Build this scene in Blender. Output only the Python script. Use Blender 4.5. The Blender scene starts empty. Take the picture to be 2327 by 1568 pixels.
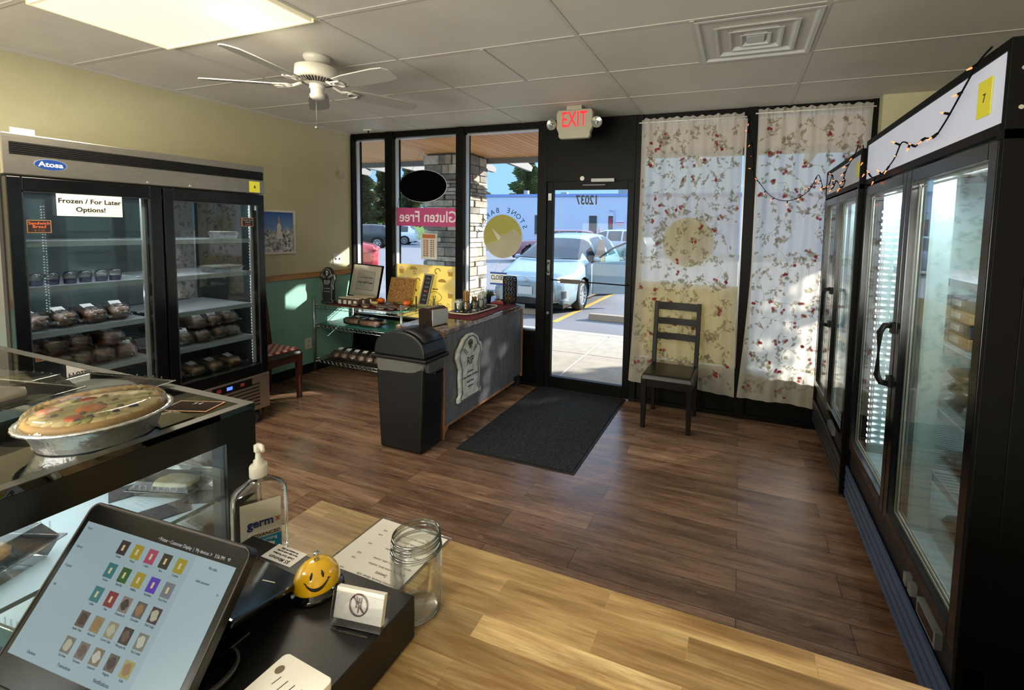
import bpy, math, random
from math import sin, cos, pi, radians, sqrt, atan2
from mathutils import Vector, Matrix
random.seed(7)
scn = bpy.context.scene
COL = scn.collection

# ---------------------------------------------------------------- camera
cam_d = bpy.data.cameras.new('camera')
cam = bpy.data.objects.new('camera', cam_d)
COL.objects.link(cam)
CR = Vector((0.93532198, 0.35311301, 0.02199999))
CU = Vector((-0.04642996, 0.06086304, 0.99706567))
CF = Vector((-0.35073787, 0.93359889, -0.07332157))
CP = Vector((4.37302, -4.24593, 1.63800))
mw = Matrix((( CR.x, CU.x, -CF.x, CP.x), (CR.y, CU.y, -CF.y, CP.y), (CR.z, CU.z, -CF.z, CP.z), (0, 0, 0, 1)))
cam.matrix_world = mw
cam_d.sensor_width = 36.0
cam_d.sensor_fit = 'HORIZONTAL'
cam_d.lens = 1034.098 / 2327 * 36
cam_d.shift_x = -(1291.86 - 1163.5) / 2327
cam_d.shift_y = (595.92 - 784) / 2327
cam_d.clip_start = 0.02
cam_d.clip_end = 500
scn.camera = cam

# ---------------------------------------------------------------- view
scn.view_settings.view_transform = 'Standard'
scn.view_settings.look = 'None'
scn.view_settings.gamma = 1
scn.view_settings.use_curve_mapping = False
scn.view_settings.exposure = 0.12
cy = scn.cycles
cy.max_bounces = 10
cy.diffuse_bounces = 4
cy.glossy_bounces = 4
cy.transmission_bounces = 6
cy.transparent_max_bounces = 24
cy.caustics_reflective = False
cy.caustics_refractive = False
cy.sample_clamp_indirect = 4.0
cy.blur_glossy = 0.5
cy.use_denoising = True
try:
    cy.denoiser = 'OPENIMAGEDENOISE'
except Exception:
    pass

# ---------------------------------------------------------------- sky and sun
SUN_PHI, SUN_EL = radians(46), radians(21.5)
SL = Vector((sin(SUN_PHI) * cos(SUN_EL), cos(SUN_PHI) * cos(SUN_EL), sin(SUN_EL)))
sd = bpy.data.lights.new('sun', 'SUN')
sd.energy = 11.5
sd.angle = radians(0.6)
sd.color = (1.0, 0.93, 0.82)
so = bpy.data.objects.new('sun', sd)
so.rotation_euler = SL.to_track_quat('Z', 'Y').to_euler()
COL.objects.link(so)
world = bpy.data.worlds.new('sky')
scn.world = world
world.use_nodes = True
wn, wl = world.node_tree.nodes, world.node_tree.links
wn.clear()
wo = wn.new('ShaderNodeOutputWorld')
wb = wn.new('ShaderNodeBackground')
wt = wn.new('ShaderNodeTexCoord')
wx = wn.new('ShaderNodeSeparateXYZ')
wr = wn.new('ShaderNodeValToRGB')
wl.new(wt.outputs['Generated'], wx.inputs[0])
wl.new(wx.outputs['Z'], wr.inputs[0])
wl.new(wr.outputs[0], wb.inputs[0])
wl.new(wb.outputs[0], wo.inputs[0])
e = wr.color_ramp.elements
e[0].position = 0.0
e[0].color = (0.15, 0.27, 0.38, 1)
e[1].position = 0.5
e[1].color = (0.46, 0.64, 0.92, 1)
el = e.new(0.2)
el.color = (0.13, 0.27, 0.43, 1)
wb.inputs[1].default_value = 2.6

def area(name, loc, sx, sy, power, col, rot=(0, 0, 0)):
    d = bpy.data.lights.new(name, 'AREA')
    d.shape = 'RECTANGLE'; d.size = sx; d.size_y = sy
    d.energy = power; d.color = col
    o = bpy.data.objects.new(name, d)
    o.location = loc; o.rotation_euler = rot
    COL.objects.link(o)
    return o
WARM = (1.0, 0.89, 0.70)
# light of the visible ceiling panel, then two unseen lamps added to brighten the room
area('panel_and_fill_light', (1.654, -2.73, 2.66), 1.1, 0.5, 36, WARM)
area('panel_and_fill_light', (1.654, -5.17, 2.66), 1.1, 0.5, 60, WARM)
area('panel_and_fill_light', (4.1, -6.4, 2.66), 1.1, 0.5, 80, WARM)
area('added_fill_light', (2.2, -7.2, 1.3), 3.6, 1.8, 310, (1.0, 0.96, 0.89), (radians(112), 0, 0))  # added fill light, standing in for the unseen rest of the shop

# ---------------------------------------------------------------- helpers
def hx(s, k=1.0):
    s = s.lstrip('#')
    c = [int(s[i:i + 2], 16) / 255 for i in (0, 2, 4)]
    return tuple(k * (v / 12.92 if v <= 0.04045 else ((v + 0.055) / 1.055) ** 2.4) for v in c) + (1,)

class NT:
    def __init__(s, name):
        s.m = bpy.data.materials.new(name); s.m.use_nodes = True
        s.t = s.m.node_tree; s.n = s.t.nodes; s.l = s.t.links
        s.p = s.n['Principled BSDF']; s.o = s.n['Material Output']
    def new(s, t, **k):
        q = s.n.new(t)
        for a, b in k.items(): setattr(q, a, b)
        return q
    def link(s, a, b): s.l.new(a, b)
    def coord(s, scale=(1, 1, 1), rot=(0, 0, 0), out='Object'):
        c = s.new('ShaderNodeTexCoord'); m = s.new('ShaderNodeMapping')
        m.inputs['Scale'].default_value = scale; m.inputs['Rotation'].default_value = rot
        s.link(c.outputs[out], m.inputs[0]); return m.outputs[0]
    def noise(s, vec, scale, detail=3, rough=0.5):
        q = s.new('ShaderNodeTexNoise'); q.inputs['Scale'].default_value = scale
        q.inputs['Detail'].default_value = detail; q.inputs['Roughness'].default_value = rough
        s.link(vec, q.inputs['Vector']); return q.outputs['Fac']
    def ramp(s, fac, stops):
        q = s.new('ShaderNodeValToRGB'); e = q.color_ramp.elements
        while len(e) < len(stops): e.new(0.5)
        for k, (p, c) in enumerate(stops): e[k].position = p; e[k].color = c
        s.link(fac, q.inputs[0]); return q.outputs[0]
    def mix(s, fac, a, b, mode='MIX'):
        q = s.new('ShaderNodeMix', data_type='RGBA', blend_type=mode)
        for i, v in ((0, fac), (6, a), (7, b)):
            if isinstance(v, (int, float, tuple)): q.inputs[i].default_value = v
            else: s.link(v, q.inputs[i])
        return q.outputs[2]
    def bump(s, h, st=0.3, dist=0.01):
        q = s.new('ShaderNodeBump'); q.inputs['Strength'].default_value = st; q.inputs['Distance'].default_value = dist
        s.link(h, q.inputs['Height']); s.link(q.outputs[0], s.p.inputs['Normal'])

MATS = {}
def mat(name, col, rough=0.5, metal=0.0, spec=0.5, var=0.0, vs=8.0, bump=0.0, bs=40.0, emit=0, ecol=None, coat=0.0, stretch=(1, 1, 1), alpha=1.0, trans=0.0, sheen=0):
    if name in MATS: return MATS[name]
    if isinstance(col, str): col = hx(col)
    t = NT(name); p = t.p
    p.inputs['Roughness'].default_value = rough; p.inputs['Metallic'].default_value = metal
    p.inputs['Specular IOR Level'].default_value = spec
    p.inputs['Coat Weight'].default_value = coat; p.inputs['Alpha'].default_value = alpha
    p.inputs['Transmission Weight'].default_value = trans
    v = t.coord(stretch)
    f = t.noise(v, vs)
    d = max(var, 0.03)
    lo = tuple(x * (1 - d) for x in col[:3]) + (1,); hi = tuple(min(1, x * (1 + d)) for x in col[:3]) + (1,)
    t.link(t.ramp(f, [(0.3, lo), (0.7, hi)]), p.inputs['Base Color'])
    if bump: t.bump(t.noise(v, bs, 4), bump, 0.005)
    if emit:
        p.inputs['Emission Color'].default_value = ecol or col; p.inputs['Emission Strength'].default_value = emit
    MATS[name] = t.m
    return t.m

def glass(name, tint=(1, 1, 1, 1), refl=0.06, rough=0.0, fres=True, maxr=0.9, bump=0, bs=60):
    if name in MATS: return MATS[name]
    t = NT(name); t.n.remove(t.p)
    tr = t.new('ShaderNodeBsdfTransparent'); tr.inputs[0].default_value = tint
    gl = t.new('ShaderNodeBsdfGlossy'); gl.inputs['Roughness'].default_value = rough; gl.inputs[0].default_value = (1, 1, 1, 1)
    if bump:
        bp_ = t.new('ShaderNodeBump'); bp_.inputs['Strength'].default_value = bump; bp_.inputs['Distance'].default_value = 0.01
        t.link(t.noise(t.coord(), bs, 3, 0.6), bp_.inputs['Height']); t.link(bp_.outputs[0], gl.inputs['Normal'])
    mx = t.new('ShaderNodeMixShader')
    fr = t.new('ShaderNodeFresnel'); fr.inputs[0].default_value = 1.45
    ma = t.new('ShaderNodeMath', operation='MULTIPLY_ADD'); ma.use_clamp = True
    ma.inputs[1].default_value = maxr; ma.inputs[2].default_value = refl
    t.link(fr.outputs[0], ma.inputs[0]); t.link(ma.outputs[0], mx.inputs[0])
    t.link(tr.outputs[0], mx.inputs[1]); t.link(gl.outputs[0], mx.inputs[2]); t.link(mx.outputs[0], t.o.inputs[0])
    MATS[name] = t.m
    return t.m

class MB:
    def __init__(s): s.v = []; s.f = []; s.mi = []; s.sm = []
    def add(s, vs, fs, m=0, smooth=False):
        b = len(s.v); s.v += [tuple(x) for x in vs]
        for f in fs: s.f.append([b + i for i in f]); s.mi.append(m); s.sm.append(smooth)
        return s
    def box(s, x0, y0, z0, x1, y1, z1, m=0):
        v = [(x, y, z) for z in (z0, z1) for y in (y0, y1) for x in (x0, x1)]
        return s.add(v, [(0, 2, 3, 1), (4, 5, 7, 6), (0, 1, 5, 4), (2, 6, 7, 3), (0, 4, 6, 2), (1, 3, 7, 5)], m)
    def frus(s, b, t, m=0):   # two rectangles (x0,y0,x1,y1,z)
        v = [(b[0], b[1], b[4]), (b[2], b[1], b[4]), (b[0], b[3], b[4]), (b[2], b[3], b[4]), (t[0], t[1], t[4]), (t[2], t[1], t[4]), (t[0], t[3], t[4]), (t[2], t[3], t[4])]
        return s.add(v, [(0, 2, 3, 1), (4, 5, 7, 6), (0, 1, 5, 4), (2, 6, 7, 3), (0, 4, 6, 2), (1, 3, 7, 5)], m)
    def obox(s, c, a, b, d, m=0):   # centre and three half-axis vectors
        c, a, b, d = map(Vector, (c, a, b, d))
        v = [c + i * a + j * b + k * d for k in (-1, 1) for j in (-1, 1) for i in (-1, 1)]
        return s.add(v, [(0, 2, 3, 1), (4, 5, 7, 6), (0, 1, 5, 4), (2, 6, 7, 3), (0, 4, 6, 2), (1, 3, 7, 5)], m)
    def beam(s, p0, p1, w, h, up=(0, 0, 1), m=0):
        p0, p1, up = Vector(p0), Vector(p1), Vector(up); d = (p1 - p0); L = d.length; d.normalize()
        a = d.cross(up)
        if a.length < 1e-4: a = d.cross(Vector((1, 0, 0)))
        a.normalize(); b = a.cross(d)
        return s.obox((p0 + p1) / 2, d * L / 2, a * w / 2, b * h / 2, m)
    def tube(s, pts, r, n=8, m=0, closed=False, smooth=True):
        pts = [Vector(p) for p in pts]; N = len(pts); rs = r if isinstance(r, (list, tuple)) else [r] * N
        V = []; ref = None
        for i, p in enumerate(pts):
            if closed: t = pts[(i + 1) % N] - pts[i - 1]
            else: t = pts[min(i + 1, N - 1)] - pts[max(i - 1, 0)]
            t.normalize()
            if ref is None:
                ref = Vector((0, 0, 1)) if abs(t.z) < 0.9 else Vector((1, 0, 0))
            a = t.cross(ref)
            if a.length < 1e-4: a = t.cross(Vector((0.3, 1, 0)))
            a.normalize(); b = t.cross(a).normalized(); ref = -b if False else ref
            for k in range(n):
                q = 2 * pi * k / n; V.append(p + (a * cos(q) + b * sin(q)) * rs[i])
        F = []
        for i in range(N if closed else N - 1):
            j = (i + 1) % N
            for k in range(n): F.append((i * n + k, i * n + (k + 1) % n, j * n + (k + 1) % n, j * n + k))
        s.add(V, F, m, smooth)
        if not closed:
            b = len(s.v) - N * n
            s.f.append([b + k for k in range(n)][::-1]); s.f.append([b + (N - 1) * n + k for k in range(n)]); s.mi += [m, m]; s.sm += [False, False]
        return s
    def cyl(s, p0, p1, r, r1=None, n=16, m=0):
        return s.tube([p0, p1], [r, r if r1 is None else r1], n, m)
    def lathe(s, prof, c=(0, 0, 0), n=24, m=0, sx=1, sy=1, smooth=True, wob=None):
        V = []; F = []
        for (r, z) in prof:
            for k in range(n):
                q = 2 * pi * k / n; rr = r * (wob(q, z) if wob else 1)
                V.append((c[0] + rr * cos(q) * sx, c[1] + rr * sin(q) * sy, c[2] + z))
        for i in range(len(prof) - 1):
            for k in range(n): F.append((i * n + k, i * n + (k + 1) % n, (i + 1) * n + (k + 1) % n, (i + 1) * n + k))
        return s.add(V, F, m, smooth)
    def prism(s, poly, o, u, v, d, m=0, m2=None):
        o, u, v, d = map(Vector, (o, u, v, d)); n = len(poly)
        A = [o + u * a + v * b for a, b in poly]; B = [p + d for p in A]
        s.add(A + B, [tuple(range(n)), tuple(range(2 * n - 1, n - 1, -1))], m if m2 is None else m2)
        b = len(s.v) - 2 * n
        for i in range(n):
            j = (i + 1) % n; s.f.append([b + i, b + i + n, b + j + n, b + j]); s.mi.append(m); s.sm.append(False)
        return s
    def grid(s, fn, nu, nv, m=0, smooth=True, skip=None, mf=None):
        V = [fn(i / nu, j / nv) for j in range(nv + 1) for i in range(nu + 1)]; b = len(s.v); s.v += [tuple(x) for x in V]
        for j in range(nv):
            for i in range(nu):
                if skip and skip(i, j): continue
                a = b + j * (nu + 1) + i
                s.f.append([a, a + 1, a + nu + 2, a + nu + 1]); s.mi.append(mf(i, j) if mf else m); s.sm.append(smooth)
        return s
    def blob(s, c, rx, ry, rz, n=10, k=6, m=0, jit=0.0, p=1.0, rot=0):
        V = []; F = []
        def sg(x): return math.copysign(abs(x) ** p, x)
        for j in range(k + 1):
            th = pi * j / k
            for i in range(n):
                q = 2 * pi * i / n; w = 1 + random.uniform(-jit, jit)
                x, y, z = rx * sg(sin(th)) * sg(cos(q)) * w, ry * sg(sin(th)) * sg(sin(q)) * w, rz * sg(cos(th)) * w
                V.append((c[0] + x * cos(rot) - y * sin(rot), c[1] + x * sin(rot) + y * cos(rot), c[2] + z))
        for j in range(k):
            for i in range(n): F.append((j * n + i, (j + 1) * n + i, (j + 1) * n + (i + 1) % n, j * n + (i + 1) % n))
        return s.add(V, F, m, True)
    def build(s, name, mats, parent=None, bevel=0, loc=None, solid=0, seg=2, sub=0):
        me = bpy.data.meshes.new(name); me.from_pydata(s.v, [], s.f)
        if not isinstance(mats, (list, tuple)): mats = [mats]
        for q in mats: me.materials.append(q)
        me.polygons.foreach_set('material_index', s.mi); me.polygons.foreach_set('use_smooth', s.sm); me.update()
        o = bpy.data.objects.new(name, me); COL.objects.link(o)
        if parent: o.parent = parent
        if loc: o.location = loc
        if solid:
            md = o.modifiers.new('solid', 'SOLIDIFY'); md.thickness = solid; md.offset = 0
        if sub:
            md = o.modifiers.new('sub', 'SUBSURF'); md.levels = sub; md.render_levels = sub
        if bevel:
            md = o.modifiers.new('bevel', 'BEVEL'); md.width = bevel; md.segments = seg; md.limit_method = 'ANGLE'; md.angle_limit = radians(40)
        return o

def thing(name, label, cat, loc=(0, 0, 0), rz=0, group=None):
    o = bpy.data.objects.new(name, None); COL.objects.link(o); o.empty_display_size = 0.05
    o.location = loc; o.rotation_euler = (0, 0, rz)
    o['label'] = label; o['category'] = cat
    if group: o['group'] = group
    return o
def tag(o, label, cat, group=None, kind=None):
    o['label'] = label; o['category'] = cat
    if group: o['group'] = group
    if kind: o['kind'] = kind
    return o
def struct(o):
    o['kind'] = 'structure'; return o
def dup(root, loc, rz=0, label=None, group=None, scale=None):
    r = root.copy(); COL.objects.link(r); r.location = loc; r.rotation_euler = (0, 0, rz)
    if scale: r.scale = scale
    if label: r['label'] = label
    if group: r['group'] = group
    for ch in root.children:
        c = ch.copy(); COL.objects.link(c); c.parent = r
        for g in ch.children:
            d = g.copy(); COL.objects.link(d); d.parent = c
    return r
DG = None
def text(s, size, m, parent, o, u=(1, 0, 0), v=(0, 0, 1), name='lettering', align='CENTER', ext=0.0004, xs=1.0, bold=0.0, sp=1.0, label=None):
    """letters as a thin mesh; u and v are the reading direction and the up direction"""
    cu = bpy.data.curves.new(name, 'FONT'); cu.body = s; cu.size = size; cu.extrude = ext; cu.align_x = align; cu.align_y = 'CENTER'
    cu.offset = bold; cu.resolution_u = 3; cu.space_character = sp
    ob = bpy.data.objects.new('t', cu); COL.objects.link(ob)
    me = bpy.data.meshes.new_from_object(ob.evaluated_get(bpy.context.evaluated_depsgraph_get()))
    bpy.data.objects.remove(ob); bpy.data.curves.remove(cu)
    u, v, o = Vector(u).normalized(), Vector(v).normalized(), Vector(o); n = u.cross(v)
    for q in me.vertices: q.co = o + u * (q.co.x * xs) + v * q.co.y + n * q.co.z
    me.materials.clear(); me.materials.append(m); me.name = name
    r = bpy.data.objects.new(name, me); COL.objects.link(r)
    if parent: r.parent = parent
    if label: r['label'] = label
    return r

ORD = ['first', 'second', 'third', 'fourth', 'fifth', 'sixth', 'seventh', 'eighth', 'ninth', 'tenth', 'eleventh', 'twelfth']
BLACK = mat('black_powder_coat', '#040404', 0.55, var=0.1, spec=0.12)
BLACKG = mat('black_gloss_plastic', '#08080a', 0.18, var=0.05)
BLACKM = mat('black_matte_plastic', '#0d0d0e', 0.5, var=0.08, bump=0.1, bs=200, spec=0.3)
FRAME = mat('black_anodised_frame', '#090807', 0.45, var=0.15, spec=0.12)
CHROME = mat('chrome_wire', '#c8ccd0', 0.2, 0.9)
ALU = mat('silver_aluminium', '#b8bcc0', 0.35, 0.7)
WHITE = mat('white_paint', '#dedbd2', 0.5)
PAPER = mat('white_paper', '#efece4', 0.7)
INK = mat('black_ink', '#101010', 0.6)
RUBBER = mat('black_rubber', '#0d0d0d', 0.7)
WINGLASS = glass('window_glass', (0.985, 0.99, 0.988, 1), 0.0, maxr=0.12)
COOLER = glass('cooler_door_glass', (0.93, 0.96, 0.95, 1), 0.025, maxr=0.8)
CLEAR = glass('clear_plastic', (0.97, 0.98, 0.97, 1), 0.04, 0.04, maxr=0.9)
# ================================================================ room materials
def floor_mat():
    t = NT('wood_plank_floor'); p = t.p
    v = t.coord((1, 1, 1))
    def brick(c1, c2, mort):
        b = t.new('ShaderNodeTexBrick'); b.offset = 0.37; b.squash = 1.0
        b.inputs['Scale'].default_value = 1.0; b.inputs['Brick Width'].default_value = 1.22; b.inputs['Row Height'].default_value = 0.152
        b.inputs['Mortar Size'].default_value = 0.0015; b.inputs['Mortar Smooth'].default_value = 0.2
        b.inputs['Color1'].default_value = c1; b.inputs['Color2'].default_value = c2; b.inputs['Mortar'].default_value = mort
        t.link(v, b.inputs['Vector']); return b
    b = brick((0, 0, 0, 1), (1, 1, 1, 1), (0.3, 0.3, 0.3, 1))
    # shift the grain from plank to plank
    sep = t.new('ShaderNodeVectorMath', operation='MULTIPLY_ADD'); sep.inputs[1].default_value = (7, 31, 3)
    t.link(b.outputs['Color'], sep.inputs[0]); t.link(v, sep.inputs[2])
    mp = t.new('ShaderNodeMapping'); mp.inputs['Scale'].default_value = (1.0, 10, 1); t.link(sep.outputs[0], mp.inputs[0])
    g = t.noise(mp.outputs[0], 1.6, 8, 0.72)
    mp2 = t.new('ShaderNodeMapping'); mp2.inputs['Scale'].default_value = (5, 60, 1); t.link(sep.outputs[0], mp2.inputs[0])
    g2 = t.noise(mp2.outputs[0], 1.5, 3, 0.6)
    base = t.ramp(g, [(0.22, hx('#3c2c24')), (0.38, hx('#644c3d')), (0.55, hx('#856854')), (0.70, hx('#a5876f')), (0.85, hx('#bda48e'))])
    fine = t.ramp(g2, [(0.3, (0.72, 0.70, 0.68, 1)), (0.7, (1.05, 1.05, 1.05, 1))])
    c = t.mix(1.0, base, fine, 'MULTIPLY')
    pl = t.ramp(b.outputs['Color'], [(0.0, (0.72, 0.70, 0.68, 1)), (0.5, (1.0, 0.97, 0.93, 1)), (1.0, (1.2, 1.2, 1.18, 1))])
    c = t.mix(1.0, c, pl, 'MULTIPLY')
    sc = t.noise(t.coord((2.2, 9, 1)), 2.2, 5, 0.7)
    c = t.mix(t.ramp(sc, [(0.62, (0, 0, 0, 1)), (0.70, (0.45, 0.45, 0.45, 1))]), c, hx('#b89c86'))
    dk = t.noise(t.coord((1.6, 22, 1)), 1.5, 6, 0.75)
    c = t.mix(t.ramp(dk, [(0.56, (0, 0, 0, 1)), (0.68, (0.8, 0.8, 0.8, 1))]), c, hx('#2a1c15'))
    mt = t.mix(b.outputs['Fac'], c, hx('#1d130f'))
    t.link(mt, p.inputs['Base Color'])
    t.link(t.ramp(g, [(0.2, (0.22, 0.22, 0.22, 1)), (0.8, (0.34, 0.34, 0.34, 1))]), p.inputs['Roughness'])
    p.inputs['Specular IOR Level'].default_value = 0.5
    t.bump(g2, 0.08, 0.002)
    return t.m
def block_mat():
    t = NT('acacia_butcher_block'); p = t.p
    v = t.coord((1, 1, 1))
    b = t.new('ShaderNodeTexBrick'); b.offset = 0.43; b.squash = 1.0
    for k, q in (('Scale', 1.0), ('Brick Width', 0.36), ('Row Height', 0.048), ('Mortar Size', 0.0004)): b.inputs[k].default_value = q
    b.inputs['Color1'].default_value = (0, 0, 0, 1); b.inputs['Color2'].default_value = (1, 1, 1, 1); b.inputs['Mortar'].default_value = (0.5, 0.5, 0.5, 1)
    t.link(v, b.inputs['Vector'])
    sep = t.new('ShaderNodeVectorMath', operation='MULTIPLY_ADD'); sep.inputs[1].default_value = (3.1, 17, 3)
    t.link(b.outputs['Color'], sep.inputs[0]); t.link(v, sep.inputs[2])
    mp = t.new('ShaderNodeMapping'); mp.inputs['Scale'].default_value = (1.6, 16, 1); t.link(sep.outputs[0], mp.inputs[0])
    g = t.noise(mp.outputs[0], 1.3, 5, 0.6)
    mp2 = t.new('ShaderNodeMapping'); mp2.inputs['Scale'].default_value = (9, 160, 1); t.link(sep.outputs[0], mp2.inputs[0])
    g2 = t.noise(mp2.outputs[0], 1.5, 3, 0.6)
    base = t.ramp(g, [(0.22, hx('#6c5236')), (0.36, hx('#9a7c52')), (0.55, hx('#c2a675')), (0.75, hx('#dcc899'))])
    pl = t.ramp(b.outputs['Color'], [(0, (0.52, 0.47, 0.42, 1)), (0.25, (0.84, 0.81, 0.75, 1)), (0.6, (1.0, 1.0, 0.98, 1)), (1, (1.18, 1.18, 1.16, 1))])
    c = t.mix(1.0, base, pl, 'MULTIPLY')
    c = t.mix(1.0, c, t.ramp(g2, [(0.3, (0.74, 0.71, 0.68, 1)), (0.7, (1.06, 1.06, 1.06, 1))]), 'MULTIPLY')
    st = t.noise(t.coord((1.1, 13, 1)), 1.7, 6, 0.7)
    c = t.mix(t.ramp(st, [(0.52, (0, 0, 0, 1)), (0.66, (0.75, 0.75, 0.75, 1))]), c, hx('#7d5930'))
    kn = t.noise(t.coord((6, 16, 1)), 1.4, 2, 0.4)
    c = t.mix(t.ramp(kn, [(0.76, (0, 0, 0, 1)), (0.80, (0.8, 0.8, 0.8, 1))]), c, hx('#4a2f18'))
    t.link(c, p.inputs['Base Color']); p.inputs['Roughness'].default_value = 0.38
    return t.m
def ceiling_mat():
    t = NT('acoustic_ceiling_tile')
    v = t.coord()
    t.link(t.ramp(t.noise(v, 2.0), [(0.3, hx('#c9c6bd')), (0.7, hx('#d3d1c9'))]), t.p.inputs['Base Color'])
    t.p.inputs['Roughness'].default_value = 0.55; t.p.inputs['Specular IOR Level'].default_value = 0.35
    t.bump(t.noise(v, 260, 2), 0.25, 0.003)
    return t.m
M_FLOOR, M_BLOCK, M_CEIL = floor_mat(), block_mat(), ceiling_mat()
M_GRID = mat('ceiling_grid_paint', '#c4c1b9', 0.5)
M_CREAM = mat('cream_wall_paint', '#c2bc98', 0.6, bump=0.12, bs=150)
M_TEAL = mat('teal_wall_paint', '#82b5a8', 0.5, bump=0.1, bs=150)
M_OAK = mat('oak_rail', '#b48a5c', 0.45, var=0.2, vs=4, stretch=(1, 1, 14))
M_BASE = mat('black_vinyl_base', '#121110', 0.45)
H = 2.696
YB, XR = -7.4, 5.95
# ---- floor, ceiling, walls
struct(MB().box(-0.15, YB, -0.1, XR + 0.15, 0.08, 0).build('floor', M_FLOOR))
m = MB(); m.box(-0.15, YB, H, XR + 0.15, 0.1, H + 0.05)
struct(m.build('ceiling', M_CEIL))
g = MB()
for k in range(-1, 5):
    x = 1.044 + 1.22 * k
    if x > 0: g.box(x - 0.012, YB, H - 0.0035, x + 0.012, 0, H + 0.001)
k = 0
while -0.598 - 0.61 * k > YB:
    y = -0.598 - 0.61 * k; g.box(0, y - 0.012, H - 0.003, XR, y + 0.012, H + 0.001); k += 1
g.box(2.874 - 0.012, -1.818, H - 0.0058, 2.874 + 0.012, -1.208, H + 0.001)
g.box(4.094 - 0.012, -1.818, H - 0.0058, 4.094 + 0.012, -1.208, H + 0.001)
g.box(0, YB, H - 0.02, 0.012, 0, H); g.box(0, -0.02, H - 0.02, XR, 0, H)
struct(g.build('trim_1', M_GRID))
struct(MB().box(-0.15, YB, 1.085, 0, 0.1, H).box(-0.149, YB, 0, -0.001, 0.1, 1.085, 1).build('wall_left', [M_CREAM, M_TEAL]))
struct(MB().box(0, YB, 1.045, 0.014, 0, 1.095).box(0, YB, 1.095, 0.022, 0, 1.105).build('trim_2', M_OAK, bevel=0.003))
struct(MB().box(0, YB, 0, 0.012, 0, 0.1).build('baseboard_left', M_BASE))
struct(MB().box(XR, YB, 0, XR + 0.15, 0.1, H).build('wall_right', M_CREAM))
struct(MB().box(-0.15, YB - 0.15, 0, XR + 0.15, YB, H).build('wall_back', M_CREAM))
struct(MB().box(5.33, -0.14, 0, XR, 0.1, H).build('wall_front', M_CREAM))

# ---- storefront: three windows, door, two curtained windows
def window(n, x0, x1, zb, ztop=2.63, sill=True):
    w = bpy.data.objects.new('window_%d' % n, None); COL.objects.link(w); struct(w)
    f = MB()
    f.box(x0, -0.03, ztop, x1, 0.08, H)                 # head
    f.box(x0, -0.03, zb - 0.05, x1, 0.08, zb)           # sill bar
    f.box(x0, -0.01, 0.03, x1, 0.07, zb - 0.05)         # bulkhead panel
    f.box(x0, -0.04, 0, x1, 0.08, 0.035)
    f.build('window_frame', FRAME, w, bevel=0.002)
    b = MB()
    for (a, c) in ((x0, x0 + 0.014), (x1 - 0.014, x1)): b.box(a, 0.006, zb, c, 0.05, ztop)
    b.box(x0, 0.006, ztop - 0.014, x1, 0.05, ztop); b.box(x0, 0.006, zb, x1, 0.05, zb + 0.014)
    b.build('glazing_bead', ALU, w)
    MB().box(x0 + 0.014, 0.026, zb + 0.014, x1 - 0.014, 0.030, ztop - 0.014).build('glass_pane', WINGLASS, w)
    return w
W = [(1, 0.035, 0.515, 0.56), (2, 0.62, 1.475, 0.56), (3, 1.57, 2.445, 0.575), (4, 3.50, 4.385, 0.42), (5, 4.47, 5.285, 0.42)]
for a in W: window(*a)
def post(n, x0, x1, z0=0.0, z1=H):
    struct(MB().box(x0, -0.045, z0, x1, 0.1, z1).build('trim_%d' % n, FRAME, bevel=0.003))
post(3, 0.0, 0.035); post(4, 0.515, 0.62); post(5, 1.475, 1.57); post(6, 2.445, 2.545); post(7, 3.435, 3.50); post(8, 4.385, 4.47); post(9, 5.285, 5.33)
d = bpy.data.objects.new('door_1', None); COL.objects.link(d); struct(d)
MB().box(2.545, -0.045, 2.10, 3.435, 0.1, H).box(2.545, -0.02, 0, 3.435, 0.1, 0.012, 1).build('transom_panel', [FRAME, ALU], d, bevel=0.002)
f = MB()
f.box(2.55, -0.035, 0.012, 2.612, 0.02, 2.095); f.box(3.368, -0.035, 0.012, 3.43, 0.02, 2.095)
f.box(2.612, -0.035, 2.02, 3.368, 0.02, 2.095); f.box(2.612, -0.035, 0.012, 3.368, 0.02, 0.13)
f.build('door_frame', FRAME, d, bevel=0.003)
MB().box(2.612, -0.008, 0.13, 3.368, -0.002, 2.02).build('glass_pane', WINGLASS, d)
pb = MB(); pb.tube([(2.60, -0.05, 1.125), (3.39, -0.05, 1.115)], 0.006)
pb.box(2.595, -0.055, 1.115, 2.60 + 0.02, -0.03, 1.135); pb.box(3.375, -0.055, 1.105, 3.395, -0.03, 1.125)
pb.build('push_bar', BLACK, d)
MB().box(2.715, -0.062, 1.098, 2.925, -0.052, 1.14).build('push_plate', mat('dark_bronze_plate', '#3a342c', 0.35, 0.5), d, bevel=0.002)
MB().cyl((2.582, -0.05, 0.785), (2.582, -0.035, 0.785), 0.015, n=16).build('lock_cylinder', CHROME, d)
tl = MB(); tl.box(2.565, -0.045, 1.17, 2.597, -0.035, 1.32); tl.tube([(2.581, -0.045, 1.30), (2.581, -0.075, 1.28), (2.581, -0.075, 1.21), (2.581, -0.045, 1.19)], 0.006)
tl.build('pull_handle', mat('satin_handle', '#5c5c5c', 0.3, 0.8), d)
MB().box(2.565, -0.05, 1.915, 2.60, -0.035, 1.985).build('alarm_contact', WHITE, d, bevel=0.003)
cl = MB(); cl.box(3.02, -0.09, 2.085, 3.25, -0.046, 2.12); cl.box(2.93, -0.07, 2.055, 3.16, -0.06, 2.065)
cl.build('door_closer', mat('grey_metal', '#77787a', 0.35, 0.6), d, bevel=0.003)
MB().cyl((2.92, -0.045, 2.125), (2.92, -0.055, 2.125), 0.022, n=20).build('round_sensor', WHITE, d)
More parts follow.
